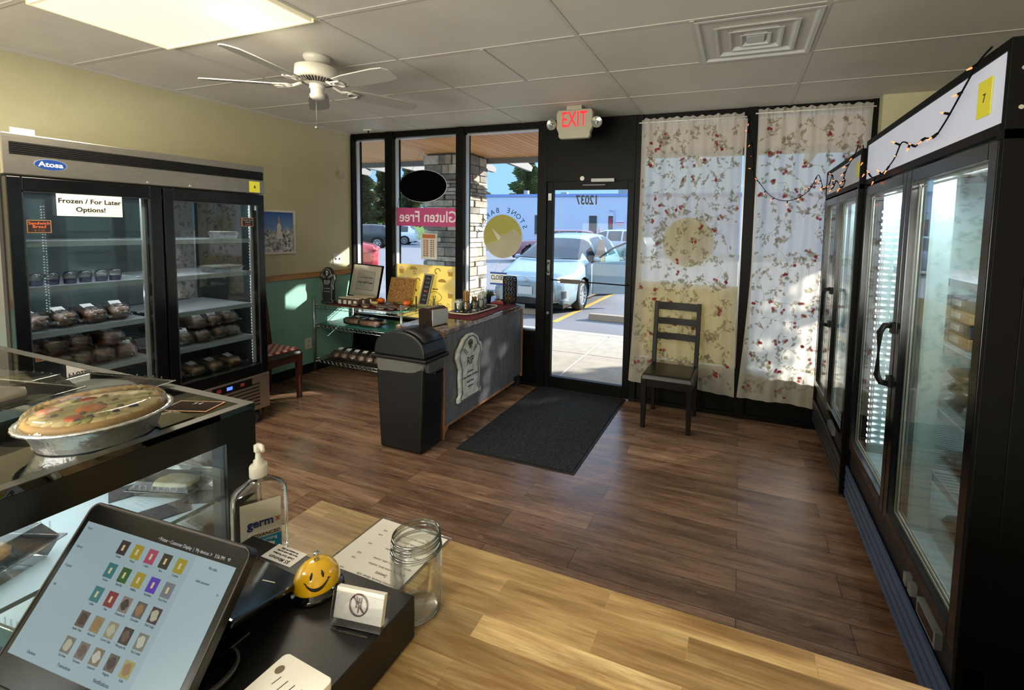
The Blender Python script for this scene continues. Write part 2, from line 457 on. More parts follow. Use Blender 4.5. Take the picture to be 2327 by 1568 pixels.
text('12037', 0.125, mat('black_vinyl_letters', '#15201c', 0.5), d, (2.957, 0.003, 1.918), u=(-1, 0, 0), name='street_number', bold=0.003, xs=0.74)
MB().box(2.55, 0.55, 0.93, 2.56, 0.56, 0.94)
# small strip of metal catches
for i, z in enumerate((2.45, )):
    pass

# ---------------------------------------------------------------- window graphics
t = thing('window_decal', 'magenta window banner reading Gluten Free backwards', 'sign', (0, 0, 0))
MB().box(0.622, 0.018, 1.63, 1.473, 0.022, 1.838).build('banner', mat('magenta_vinyl', '#b8497c', 0.5, emit=0), t)
text('Gluten Free', 0.175, mat('pale_vinyl', '#e6dfe4', 0.5), t, (1.062, 0.016, 1.733), u=(-1, 0, 0), bold=0.002, xs=0.93)
mt_y = NT('yellow_green_vinyl'); mt_y.p.inputs['Base Color'].default_value = hx('#a9a64e'); mt_y.p.inputs['Roughness'].default_value = 0.5
def vinyl(name, col, tr=0.5):
    t = NT(name); t.n.remove(t.p)
    a = t.new('ShaderNodeBsdfDiffuse'); b = t.new('ShaderNodeBsdfTranslucent'); mx = t.new('ShaderNodeMixShader'); mx.inputs[0].default_value = tr
    v = t.coord(); c = t.ramp(t.noise(v, 6), [(0.3, tuple(x * 0.93 for x in col[:3]) + (1,)), (0.7, col)])
    t.link(c, a.inputs[0]); t.link(c, b.inputs[0]); t.link(a.outputs[0], mx.inputs[1]); t.link(b.outputs[0], mx.inputs[2]); t.link(mx.outputs[0], t.o.inputs[0])
    MATS[name] = t.m
    return t.m
V_OLIVE = vinyl('olive_vinyl', hx('#cbc77c')); V_CREAM = vinyl('cream_vinyl', hx('#d9d6c0')); V_WHITE = vinyl('white_vinyl', hx('#f4f3e8'))
V_YEL = vinyl('yellow_poster_vinyl', hx('#f2e39a')); V_BLUE = vinyl('slate_vinyl', hx('#2a4560'), 0.3)
def logo(cx, cz, r, name, label, letters=True):
    t = thing(name, label, 'sign', (cx, 0, cz))
    disc = [(r * cos(2 * pi * k / 64), r * sin(2 * pi * k / 64)) for k in range(64)]
    MB().prism(disc, (0, 0.0165, 0), (1, 0, 0), (0, 0, 1), (0, 0.002, 0)).build('round_disc', V_OLIVE, t)
    ridge = [(-0.93, -0.36), (-0.72, -0.42), (-0.6, -0.3), (-0.45, -0.28), (-0.2, -0.22), (0.02, 0.1), (0.2, 0.06), (0.35, 0.22), (0.62, 0.34), (0.97, 0.0)]
    low = [(cos(a), sin(a)) for a in [radians(-2 - k * 156 / 24) for k in range(25)]]
    poly = [(-x * r * 0.99 * -1, z * r * 0.99) for x, z in ridge] + [(x * r * 0.985, z * r * 0.985) for x, z in low]
    MB().prism(poly, (0, 0.0145, 0), (1, 0, 0), (0, 0, 1), (0, 0.0015, 0)).build('mountain', V_CREAM, t)
    w = 0.03 * r
    MB().prism([(-0.58 * r, 0.38 * r), (-0.05 * r, -0.02 * r), (-0.22 * r, -0.2 * r)], (0, 0.0145, 0), (1, 0, 0), (0, 0, 1), (0, 0.0015, 0)).build('wing', V_WHITE, t)
    m = MB(); m.tube([(-x * r * -1, 0.0140, z * r) for x, z in ridge], 0.003, 6); m.tube([(r * cos(2 * pi * k / 48), 0.016, r * sin(2 * pi * k / 48)) for k in range(48)], 0.004, 6, closed=True)
    m.build('outline', V_WHITE, t)
    if letters:
        s = 'STONE BAKERY'
        for i, ch in enumerate(s):
            a = radians(22 + i * 13.5)
            if ch == ' ': continue
            R_ = r * 1.22; u = Vector((-sin(a), 0, cos(a))) * -1
            text(ch, 0.075, V_BLUE, t, (cos(a) * R_, 0.0165, sin(a) * R_), u=(-sin(a), 0, cos(a)), v=(cos(a), 0, sin(a)))
    return t
logo(2.02, 1.542, 0.228, 'window_decal', 'round olive logo decal with mountain ridge and backward lettering left of the door')
logo(3.93, 1.54, 0.222, 'window_decal', 'round logo decal seen as a shadow through the curtain right of the door')
# yellow poster with pies and fruit
def poster(x0, x1, z0, z1, label, seed, words):
    random.seed(seed)
    t = thing('window_poster', label, 'poster', (x0, 0, z0))
    w, h = x1 - x0, z1 - z0
    tan = vinyl('tan_print', hx('#dcc272')); wht = vinyl('cream_print', hx('#f6eed0')); brn = vinyl('brown_print', hx('#8f7d3e'), 0.3)
    a = MB(); a.box(0, 0.014, 0, w, 0.018, h, 3)
    for j in range(5):
        for i in range(5):
            cx, cz = (i + 0.5 + (0.25 if j % 2 else -0.1)) * w / 5, h - (j + 0.5) * h / 5
            if 0.28 < cx / w < 0.85 and cz < h * 0.6: continue
            k = (i + j * 2) % 4
            if k == 0:
                a.prism([(-0.035, 0.0), (0.035, 0.0), (0.025, -0.05), (-0.025, -0.05)], (cx, 0.011, cz), (1, 0, 0), (0, 0, 1), (0, 0.002, 0), 0)
                a.prism([(0.04 * cos(q * pi / 8), 0.035 * sin(q * pi / 8)) for q in range(9)], (cx, 0.011, cz), (1, 0, 0), (0, 0, 1), (0, 0.002, 0), 1)
            elif k == 1:
                a.prism([(0.055 * cos(q * pi / 8), 0.04 * sin(q * pi / 8)) for q in range(9)], (cx, 0.011, cz), (1, 0, 0), (0, 0, 1), (0, 0.002, 0), 0)
                for q in range(5): a.tube([(cx - 0.04 + q * 0.02, 0.010, cz + 0.004), (cx - 0.034 + q * 0.018, 0.010, cz + 0.03)], 0.0016, 4, 2)
            elif k == 2:
                a.prism([((0.045 + 0.012 * cos(5 * q)) * cos(q), (0.045 + 0.012 * cos(5 * q)) * sin(q)) for q in [2 * pi * z / 30 for z in range(30)]], (cx, 0.011, cz), (1, 0, 0), (0, 0, 1), (0, 0.002, 0), 1)
            else:
                a.tube([(cx + 0.035 * cos(q / 3), 0.011, cz + 0.03 * sin(q / 3)) for q in range(14)], 0.006, 6, 0)
    b = a; cx, cz = w * 0.63, h * 0.42
    b.tube([(cx + (0.075 + 0.012 * cos(2 * q)) * cos(q) * 1.1, 0.010, cz + 0.062 * sin(q)) for q in [2 * pi * z / 28 for z in range(28)]], 0.0028, 5, 2, closed=True)
    for dx, dz in ((-0.018, 0.0), (0.012, 0.004), (0.0, -0.03)): b.blob((cx + dx, 0.011, cz + dz), 0.006, 0.001, 0.014, 8, 4, 2)
    for s in (-1, 1): b.blob((cx + 0.01 + s * 0.02, 0.011, cz + 0.09), 0.02, 0.001, 0.007, 8, 4, 2)
    for px, pz in ((0.25, 0.55), (0.18, 0.3), (0.85, 0.28), (0.3, 0.85)):
        b.tube([(px * w + (0.028 if q % 2 else 0.012) * cos(q * pi / 5), 0.010, pz * h + (0.028 if q % 2 else 0.012) * sin(q * pi / 5)) for q in range(10)], 0.002, 4, 2, closed=True)
    b.tube([(cx + q * 0.02, 0.010, cz - 0.13 + 0.0009 * q * q) for q in range(-6, 7)], 0.002, 4, 2)
    b.build('printed_sheet', [tan, wht, brn, V_YEL], t)
    text(words, 0.075, brn, t, (cx, 0.010, cz - 0.095), u=(-1, 0, 0), xs=0.9)
    return t
poster(0.63, 1.472, 0.575, 1.19, 'yellow pie and fruit poster on the window behind the wire rack', 3, 'CREEIC')
poster(3.515, 4.37, 0.44, 1.16, 'yellow poster glowing through the curtain behind the slat-back chair', 5, 'TREATS')
t = thing('taped_notice', 'orange and white printed notice taped in a plastic sleeve on the middle window', 'notice', (0.972, 0, 1.26))
MB().box(-0.012, 0.020, -0.012, 0.24, 0.022, 0.30).build('plastic_sleeve', CLEAR, t)
MB().box(0, 0.016, 0, 0.216, 0.0185, 0.29).build('paper_sheet', V_WHITE, t)
a = MB()
orange = vinyl('orange_print', hx('#e08a62'), 0.4); V_GREY = vinyl('grey_print', hx('#8a7a6c'), 0.2)
a.box(0.02, 0.0145, 0.235, 0.196, 0.016, 0.28)
for i in range(9):
    for j in range(2): a.box(0.03 + 0.095 * j, 0.0145, 0.03 + 0.022 * i, 0.062 + 0.095 * j, 0.016, 0.042 + 0.022 * i, 1); a.box(0.07 + 0.095 * j, 0.0145, 0.028 + 0.022 * i, 0.10 + 0.08 * j, 0.016, 0.045 + 0.022 * i)
a.build('printed_table', [orange, V_GREY], t)
# oval sign
t = thing('oval_hanging_sign', 'black oval sign hanging from a cord in the middle window', 'sign', (1.022, -0.02, 2.078))
ov = [(0.317 * cos(2 * pi * k / 64), 0.175 * sin(2 * pi * k / 64)) for k in range(64)]
MB().prism(ov, (0, 0.005, 0), (1, 0, 0), (0, 0, 1), (0, -0.012, 0)).build('sign_board', mat('black_sign_board', '#030303', 0.8, spec=0.02), t, bevel=0.002)
MB().tube([(x * 1.005, 0.008, z * 1.01) for x, z in ov], 0.004, 6, closed=True).build('rim', mat('clear_acrylic_edge', '#d5dade', 0.2), t)
MB().tube([(-0.17, 0, 0.14), (0.0, 0, 0.42), (0.19, 0, 0.13)], 0.0018, 5).build('hanging_cord', mat('gold_cord', '#8b7d55', 0.6), t)
MB().tube([(-0.30, 0.0, -0.06), (-0.335, 0, -0.16), (-0.355, 0, -0.25), (-0.38, 0, -0.275), (-0.405, 0, -0.24), (-0.42, 0, -0.05), (-0.425, 0, 0.3), (-0.45, 0, 0.45), (-0.56, 0, 0.55)], 0.0025, 6).box(-0.437, -0.006, 0.04, -0.418, 0.006, 0.08).build('power_cable', BLACK, t)
# closed sign
t = thing('closed_sign', 'blue and white CLOSED sign hanging on a string beside the bronze lantern', 'sign', (1.997, -0.02, 1.03))
MB().box(-0.098, -0.002, 0, 0.098, 0.002, 0.133).build('sign_board', mat('white_plastic_sign', '#e9ecf0', 0.4), t)
bl = mat('blue_sign_ink', '#1d49a0', 0.4)
MB().box(-0.098, -0.0035, 0.115, 0.098, 0.0035, 0.133).box(-0.098, -0.0035, 0, 0.098, 0.0035, 0.018).build('blue_bands', bl, t)
text('CLOSED', 0.066, INK, t, (0, -0.003, 0.075), bold=0.0012, xs=0.72)
text('OPEN', 0.080, mat('faint_black_ink', '#23242c', 0.6), t, (0, 0.003, 0.06), u=(-1, 0, 0), bold=0.0018, xs=0.75, name='reverse_lettering')
MB().tube([(-0.055, 0, 0.13), (0.005, 0, 0.25), (0.05, 0, 0.13)], 0.0012, 4).cyl((0.005, -0.002, 0.235), (0.005, 0.02, 0.235), 0.008, n=10).build('hanging_string', WHITE, t)

# ---------------------------------------------------------------- floor mat
t = thing('door_mat', 'charcoal carpet entrance mat lying in front of the glass door', 'mat', (2.48, -1.49, 0))
def carpet():
    t = NT('charcoal_carpet'); v = t.coord()
    n = t.noise(v, 240, 3, 0.8); n2 = t.noise(v, 30, 3)
    t.link(t.ramp(n, [(0.35, hx('#101112')), (0.55, hx('#2a2c2f')), (0.66, hx('#6a6e73'))]), t.p.inputs['Base Color'])
    t.p.inputs['Roughness'].default_value = 0.95; t.p.inputs['Specular IOR Level'].default_value = 0.1; t.bump(n, 0.8, 0.004); return t.m
MB().box(0.02, 0.02, 0.001, 0.91, 1.46, 0.011).build('carpet_top', carpet(), t, bevel=0.003)
MB().box(0, 0, 0, 0.93, 1.48, 0.005).build('rubber_border', RUBBER, t, bevel=0.002)
# ================================================================ ceiling fixtures
EMW = mat('lit_diffuser', '#f6e6b6', 0.5, emit=0.86, ecol=hx('#fbefd0'))
t = thing('ceiling_light', 'lit rectangular ceiling light panel above the steel freezer', 'light', (1.654, -2.733, H - 0.03))
MB().box(-0.595, -0.29, 0.012, 0.595, 0.29, 0.02).build('diffuser', EMW, t)
fr = MB()
for a in ((-0.6, -0.297, 0.6, -0.285), (-0.6, 0.285, 0.6, 0.297), (-0.6, -0.297, -0.588, 0.297), (0.588, -0.297, 0.6, 0.297)): fr.box(a[0], a[1], 0.008, a[2], a[3], 0.029)
fr.build('frame', mat('light_frame', '#e9e4d0', 0.4, emit=0.3, ecol=hx('#fff0c0')), t)
# air vent
t = thing('ceiling_vent', 'square louvred air vent set in the ceiling right of the exit sign', 'vent', (4.399, -1.513, H))
VM = mat('vent_white_metal', '#c9cbcb', 0.45)
def ring(m, o, i, z0, z1, mi=0):
    for (ax, ay) in ((1, 0), (0, 1), (-1, 0), (0, -1)):
        tx, ty = -ay, ax
        p = [(ax * o + tx * o, ay * o + ty * o, z0), (ax * o - tx * o, ay * o - ty * o, z0), (ax * i - tx * i, ay * i - ty * i, z1), (ax * i + tx * i, ay * i + ty * i, z1)]
        q = [(a, b, c + 0.002) for a, b, c in p]
        m.add(p + q, [(0, 1, 2, 3), (7, 6, 5, 4), (0, 4, 5, 1), (3, 2, 6, 7)], mi)
m = MB(); ring(m, 0.295, 0.275, -0.012, -0.012); ring(m, 0.275, 0.235, -0.012, 0.03); m.build('frame', VM, t)
for i, (o, w) in enumerate(((0.205, 0.015), (0.135, 0.012), (0.078, 0.01))):
    m = MB(); ring(m, o, o - w, -0.016, -0.016); ring(m, o - w, o - w - 0.035, -0.016, 0.02); m.build('louvre_ring', VM, t)
MB().box(-0.045, -0.045, -0.012, 0.045, 0.045, -0.008).build('centre_plate', VM, t)
MB().box(-0.24, -0.24, 0.033, 0.24, 0.24, 0.036).build('dark_plenum', mat('dark_plenum', '#1d1a18', 0.9), t)
# exit sign
t = thing('exit_sign', 'white EXIT sign with two round emergency lamps hanging above the door', 'sign', (2.985, -0.47, 2.42))
EX = mat('almond_plastic', '#a5a08c', 0.5)
body = [(-0.145, 0.02), (-0.13, 0), (0.13, 0), (0.145, 0.02), (0.145, 0.05), (0.165, 0.09), (0.165, 0.22), (0.15, 0.245), (-0.15, 0.245), (-0.165, 0.22), (-0.165, 0.09), (-0.145, 0.05)]
MB().prism(body, (0, -0.02, 0), (1, 0, 0), (0, 0, 1), (0, 0.05, 0)).build('housing', EX, t, bevel=0.006)
MB().box(-0.07, -0.03, 0.24, 0.07, 0.04, 0.276).build('canopy', EX, t, bevel=0.004)
text('EXIT', 0.185, mat('red_exit_letters', '#e8202c', 0.5, emit=0.7, ecol=hx('#ff2233')), t, (0, -0.0205, 0.155), bold=0.002, xs=0.62, ext=0.001)
for s in (-1, 1):
    L = MB(); L.lathe([(0.0, 0), (0.03, 0.002), (0.045, 0.02), (0.048, 0.04), (0.042, 0.045)], n=20)
    o = L.build('lamp_housing', EX, t); o.location = (s * 0.2, 0.005, 0.125); o.rotation_euler = (radians(90), 0, s * radians(12))
    L = MB(); L.lathe([(0.0, 0.034), (0.02, 0.037), (0.043, 0.046)], n=20); L.blob((0, 0, 0.045), 0.012, 0.012, 0.008, 8, 5)
    q = L.build('lamp_lens', mat('lamp_reflector', '#c4c8c8', 0.12, 0.8), o)
    MB().cyl((s * 0.155, 0, 0.125), (s * 0.19, 0, 0.125), 0.012).build('lamp_arm', EX, t)
# ceiling hook
t = thing('ceiling_hook', 'small white mount with black hook at the ceiling above the left window', 'hook', (0.42, -0.19, H))
MB().box(-0.06, -0.02, -0.012, 0.06, 0.02, 0).build('mount', WHITE, t, bevel=0.003)
MB().cyl((0, 0, -0.012), (0, 0, -0.05), 0.006).box(-0.012, -0.006, -0.055, 0.012, 0.006, -0.045).build('hook', BLACK, t)
# ceiling fan
t = thing('ceiling_fan', 'white five-blade ceiling fan with pull chain', 'fan', (1.80, -2.03, H))
FW = mat('fan_white_enamel', '#d8d5cb', 0.3)
MB().lathe([(0, 0), (0.075, 0), (0.078, -0.012), (0.07, -0.03), (0.055, -0.045), (0.02, -0.05), (0, -0.05)], n=32).build('canopy', FW, t)
MB().lathe([(0.03, -0.04), (0.03, -0.06), (0.10, -0.065), (0.125, -0.075), (0.128, -0.13), (0.125, -0.145), (0.12, -0.150), (0.09, -0.165), (0.055, -0.175), (0, -0.175)], n=40).build('motor_housing', FW, t)
v = MB()
for k in range(40):
    a = 2 * pi * k / 40
    v.beam((0.118 * cos(a), 0.118 * sin(a), -0.1535), (0.078 * cos(a), 0.078 * sin(a), -0.1705), 0.007, 0.004)
v.build('vent_slots', mat('dark_slot', '#2b2a28', 0.7), t)
MB().lathe([(0.045, -0.172), (0.045, -0.2), (0.038, -0.205), (0.038, -0.235), (0.045, -0.24), (0.042, -0.258), (0.03, -0.268), (0, -0.27)], n=28).build('switch_housing', FW, t)
BL = mat('fan_blade_white', '#9fa09a', 0.5)
for k in range(5):
    a = radians(66 + 72 * k); ca, sa = cos(a), sin(a)
    def R(x, y, z): return (x * ca - y * sa, x * sa + y * ca, z)
    b = MB(); out = [(0.20, -0.05), (0.30, -0.062), (0.56, -0.068), (0.64, -0.06), (0.665, -0.03), (0.67, 0.0), (0.665, 0.03), (0.64, 0.06), (0.56, 0.068), (0.30, 0.062), (0.20, 0.05)]
    n = len(out); top = [R(x, y, -0.185 - 0.20 * y) for x, y in out]; bot = [R(x, y, -0.191 - 0.20 * y) for x, y in out]
    b.add(top + bot, [tuple(range(n)), tuple(range(2 * n - 1, n - 1, -1))] + [(i, i + n, (i + 1) % n + n, (i + 1) % n) for i in range(n)])
    bo = b.build('blade', BL, t)
    c = MB(); c.tube([R(0.09, 0, -0.168), R(0.14, 0, -0.19), R(0.19, 0, -0.197)], 0.010, 6)
    c.tube([R(0.215 + 0.03 * cos(q * pi / 6), 0.03 * sin(q * pi / 6), -0.199 - 0.20 * 0.03 * sin(q * pi / 6)) for q in range(12)], 0.006, 6, closed=True)
    for s in (-1, 1): c.tube([R(0.14, 0, -0.19), R(0.17, s * 0.035, -0.193), R(0.25, s * 0.035, -0.196)], 0.006, 6)
    c.build('blade_iron', FW, bo)
MB().tube([(0.012, -0.02, -0.26), (0.012, -0.02, -0.44)], 0.0016, 5).blob((0.012, -0.02, -0.45), 0.012, 0.012, 0.009, 12, 6).build('pull_chain', mat('chain_metal', '#8d8a80', 0.4, 0.5), t)

# ================================================================ coolers
DARKIN = mat('cooler_dark_interior', '#2a3032', 0.3, 0.35)
STEEL = NT('brushed_stainless'); STEEL.p.inputs['Base Color'].default_value = hx('#b9b4aa'); STEEL.p.inputs['Metallic'].default_value = 0.95
_v = STEEL.coord((3, 1, 1)); STEEL.link(STEEL.ramp(STEEL.noise(STEEL.coord((1, 2, 200)), 3, 3), [(0.3, (0.27, 0.27, 0.27, 1)), (0.7, (0.30, 0.30, 0.30, 1))]), STEEL.p.inputs['Roughness'])
STEEL.bump(STEEL.noise(STEEL.coord((1, 3, 1)), 1.6, 2), 0.25, 0.03); STEEL = STEEL.m
LED = mat('led_white', '#f4f8ff', 0.3, emit=9.0, ecol=(0.85, 0.93, 1, 1))
SHELF = mat('shelf_wire_white', '#c6ccd0', 0.35)
SHELFE = mat('shelf_price_rail', '#a9bccb', 0.3)
STICKY = mat('yellow_sticky_note', '#d8d23c', 0.7)
CASTER = mat('zinc_caster', '#8c8d8e', 0.35, 0.8)
def caster(par, x, y, r=0.05):
    c = MB(); c.cyl((x, y - 0.018, r), (x, y + 0.018, r), r, n=20)
    o = c.build('caster_wheel', RUBBER, par, bevel=0.004)
    k = MB(); k.box(x - 0.03, y - 0.028, r * 1.2, x + 0.03, y - 0.022, 0.13); k.box(x - 0.03, y + 0.022, r * 1.2, x + 0.03, y + 0.028, 0.13); k.box(x - 0.04, y - 0.035, 0.115, x + 0.04, y + 0.035, 0.13)
    k.box(x - 0.012, y - 0.03, r - 0.012, x + 0.012, y + 0.03, r + 0.012)
    k.build('caster_fork', CASTER, o)
def wire_shelf(par, x0, x1, y0, y1, z, ax='x', n=40, fr=None):
    """rods run along x, rail at the front edge x = fr"""
    s = MB()
    for k in range(n):
        y = y0 + (y1 - y0) * (k + 0.5) / n; s.box(x0, y - 0.002, z - 0.004, x1, y + 0.002, z)
    for x in (x0, x0 + (x1 - x0) * 0.5, x1 - 0.006): s.box(x, y0, z - 0.010, x + 0.006, y1, z - 0.004)
    o = s.build('shelf', SHELF, par)
    if fr is not None:
        MB().box(fr - 0.004, y0, z - 0.028, fr + 0.004, y1, z + 0.004).build('price_rail', SHELFE, o)
    return o
# ---- steel freezer on the left wall, facing +x
t = thing('display_freezer', 'steel-topped two-door display freezer standing against the cream left wall', 'freezer', (0.02, -3.06, 0))
Y0, Y1, XF = 0.0, 1.385, 0.78
b = MB(); b.box(0, 0, 0.13, XF - 0.07, 0.03, 2.07); b.box(0, Y1 - 0.03, 0.13, XF - 0.07, Y1, 2.07); b.box(0, 0.03, 0.13, 0.03, Y1 - 0.03, 2.07)
b.box(0.03, 0.03, 0.42, XF - 0.07, Y1 - 0.03, 0.47); b.box(0.03, 0.03, 1.84, XF - 0.07, Y1 - 0.03, 2.07)
b.box(0.03, Y1 / 2 - 0.02, 0.47, XF - 0.07, Y1 / 2 + 0.02, 1.84) if False else None
b.build('cabinet', [mat('freezer_side', '#6b6a66', 0.4, 0.3)], t)
MB().box(0.031, 0.031, 0.471, 0.04, Y1 - 0.031, 1.839).box(0.04, 0.031, 0.471, XF - 0.07, 0.036, 1.839).box(0.04, Y1 - 0.036, 0.471, XF - 0.07, Y1 - 0.031, 1.839).box(0.04, 0.036, 0.471, XF - 0.07, Y1 - 0.036, 0.476).build('inner_liner', mat('freezer_liner', '#565f61', 0.22, 0.6), t)
MB().box(XF - 0.07, 0, 1.858, XF, Y1, 2.075).build('header_panel', STEEL, t, bevel=0.006)
g = MB(); g.box(XF - 0.002, 0.03, 1.965, XF + 0.002, Y1 - 0.012, 2.03)
for k in range(6): g.box(XF, 0.03, 1.968 + k * 0.0105, XF + 0.006, Y1 - 0.012, 1.972 + k * 0.0105)
g.build('vent_grille', BLACKM, t)
lg = MB(); ell = [(0.062 * cos(2 * pi * k / 32), 0.028 * sin(2 * pi * k / 32)) for k in range(32)]
lg.prism([(a * 1.06, c * 1.1) for a, c in ell], (XF + 0.0005, 0.18, 1.925), (0, 1, 0), (0, 0, 1), (0.001, 0, 0), 1); lg.prism(ell, (XF + 0.001, 0.18, 1.925), (0, 1, 0), (0, 0, 1), (0.002, 0, 0), 0)
lgo = lg.build('maker_badge', [mat('badge_blue', '#1b3f8b', 0.3), ALU], t)
text('Atosa', 0.037, PAPER, lgo, (XF + 0.0035, 0.18, 1.925), u=(0, 1, 0), bold=0.0008, xs=1.1)
for y in (0.62, 0.86): MB().cyl((XF, y, 1.875), (XF + 0.006, y, 1.875), 0.008, n=12).build('lock', CHROME, t)
def fdoor(y0, y1, gl, gr, gb, gt):
    d = MB(); x0, x1 = XF - 0.065, XF
    d.box(x0, y0, 0.42, x1, gl, 1.85); d.box(x0, gr, 0.42, x1, y1, 1.85); d.box(x0, gl, gt, x1, gr, 1.85); d.box(x0, gl, 0.42, x1, gr, gb)
    o = d.build('door', BLACKG, t, bevel=0.004)
    MB().box(XF - 0.02, gl, gb, XF - 0.014, gr, gt).build('door_glass', COOLER, o)
    e = MB(); w = 0.005
    e.box(XF - 0.012, gl, gb, XF - 0.002, gl + w, gt); e.box(XF - 0.012, gr - w, gb, XF - 0.002, gr, gt); e.box(XF - 0.012, gl, gb, XF - 0.002, gr, gb + w); e.box(XF - 0.012, gl, gt - w, XF - 0.002, gr, gt)
    e.build('glass_trim', mat('dark_chrome_trim', '#55585a', 0.25, 0.8), o)
    l = MB(); l.box(XF - 0.09, gr - 0.012, gb, XF - 0.07, gr + 0.006, gt); l.box(XF - 0.09, gl - 0.006, gb, XF - 0.07, gl + 0.012, gt); lo = l.build('led_strip', mat('led_channel', '#c8ccd0', 0.3), o)
    q = MB(); z = gb + 0.03
    while z < gt - 0.02:
        q.box(XF - 0.094, gr - 0.010, z, XF - 0.0895, gr - 0.001, z + 0.009); q.box(XF - 0.094, gl + 0.001, z, XF - 0.0895, gl + 0.010, z + 0.009); z += 0.024
    q.build('led_dots', LED, lo)
    return o
dl = fdoor(0.01, 0.69, 0.065, 0.625, 0.50, 1.775)
dr = fdoor(0.70, 1.378, 0.755, 1.325, 0.50, 1.77)
FZ = []   # shelf heights
for (a, c) in ((0.05, 0.655), (0.725, 1.335)):
    for z in (0.725, 0.985, 1.243, 1.50): wire_shelf(t, 0.06, 0.69, a, c, z, fr=0.695)
m = MB(); m.box(XF - 0.06, 0.0, 0.13, XF, Y1, 0.415); m.build('lower_panel', STEEL, t, bevel=0.004)
m = MB()
for k in range(7):
    z = 0.17 + k * 0.028; m.box(XF, 0.72, z, XF + 0.004, 1.30, z + 0.012)
m.build('louvres', mat('dark_louvre', '#161616', 0.5), t)
dp = MB().box(XF, 0.95, 0.345, XF + 0.004, 1.24, 0.40).build('control_panel', BLACKG, t)
MB().box(XF + 0.004, 1.05, 0.36, XF + 0.006, 1.09, 0.385).build('blue_display', mat('blue_led', '#1820ff', 0.3, emit=3, ecol=(0.05, 0.1, 1, 1)), dp)
MB().box(XF + 0.004, 0.98, 0.36, XF + 0.006, 1.01, 0.385).box(XF + 0.004, 1.15, 0.36, XF + 0.006, 1.18, 0.385).build('buttons', mat('dim_button', '#7a2c28', 0.4), dp)
for x in (0.12, 0.70):
    for y in (0.09, Y1 - 0.07): caster(t, x, y)
area('freezer_light', (0.66, -2.37, 1.80), 0.1, 1.2, 3.6, (0.88, 0.95, 1.0))
area('freezer_light', (0.72, -2.37, 1.15), 0.03, 1.2, 1.6, (0.88, 0.95, 1.0), (0, radians(90), 0))
# notes on the freezer
def note(name, label, cat, x, y0, y1, z0, z1, m, lines=(), lm=INK, tilt=0, par=None):
    w, h = y1 - y0, z1 - z0
    t = thing(name, label, cat, (x, y0, z0))
    MB().box(0, 0, 0, 0.0015, w, h).build('card', m, t)
    for (s, sz, fy, fz, mm) in lines: text(s, sz, mm or lm, t, (0.0018, w * fy, h * fz), u=(0, 1, 0), bold=0.0009)
    t.rotation_euler = (radians(tilt), 0, 0)
    return t
note('paper_sign', 'white paper sign reading Frozen / For Later Options! on the freezer door', 'sign', 0.803, -2.868, -2.58, 1.648, 1.772, PAPER, [('Frozen / For Later', 0.037, 0.5, 0.68, None), ('Options!', 0.037, 0.5, 0.3, None)])
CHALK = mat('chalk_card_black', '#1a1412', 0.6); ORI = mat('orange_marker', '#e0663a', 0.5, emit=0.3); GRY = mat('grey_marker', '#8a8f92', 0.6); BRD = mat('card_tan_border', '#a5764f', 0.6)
def chalk(label, y0, y1, z0, z1, lines):
    w, h = y1 - y0, z1 - z0
    t = thing('price_card', label, 'price card', (0.789, y0, z0))
    MB().box(0, 0, 0, 0.002, w, h, 1).box(0.001, 0.004, 0.004, 0.003, w - 0.004, h - 0.004, 0).build('card', [CHALK, BRD], t)
    for (s, sz, fy, fz, mm) in lines: text(s, sz, mm, t, (0.0035, w * fy, h * fz), u=(0, 1, 0))
chalk('black price card with orange Sandwich Bread writing on the left freezer door', -2.982, -2.888, 1.552, 1.622, [('Sandwich', 0.022, 0.5, 0.74, ORI), ('Bread', 0.022, 0.5, 0.48, ORI), ('$ 9.50', 0.016, 0.5, 0.18, mat('dim_chalk', '#7c4a3a', 0.6))])
chalk('small black price card with faint purple writing on the right freezer door', -1.853, -1.765, 1.602, 1.668, [('Burger Buns', 0.014, 0.5, 0.74, GRY), ('& Rolls', 0.014, 0.5, 0.48, GRY), ('$ 10.00', 0.014, 0.5, 0.2, mat('purple_chalk', '#8a4a7a', 0.6))])
note('sticky_note', 'yellow sticky note numbered 6 on the freezer header corner', 'note', 0.802, -1.795, -1.715, 1.868, 1.952, STICKY, [('6', 0.03, 0.5, 0.5, None)])
note('energy_sticker', 'tiny blue and white sticker on the top corner of the right freezer door', 'sticker', 0.789, -1.752, -1.728, 1.728, 1.77, mat('pale_blue_sticker', '#9fb8cc', 0.5))
# blank white label on top edge of the freezer
tag(MB().box(-0.001, 0, 0, 0.001, 0.09, 0.028).build('paper_label', PAPER, loc=(0.79, -3.02, 2.076)), 'blank white strip of paper standing on top of the steel freezer', 'paper')

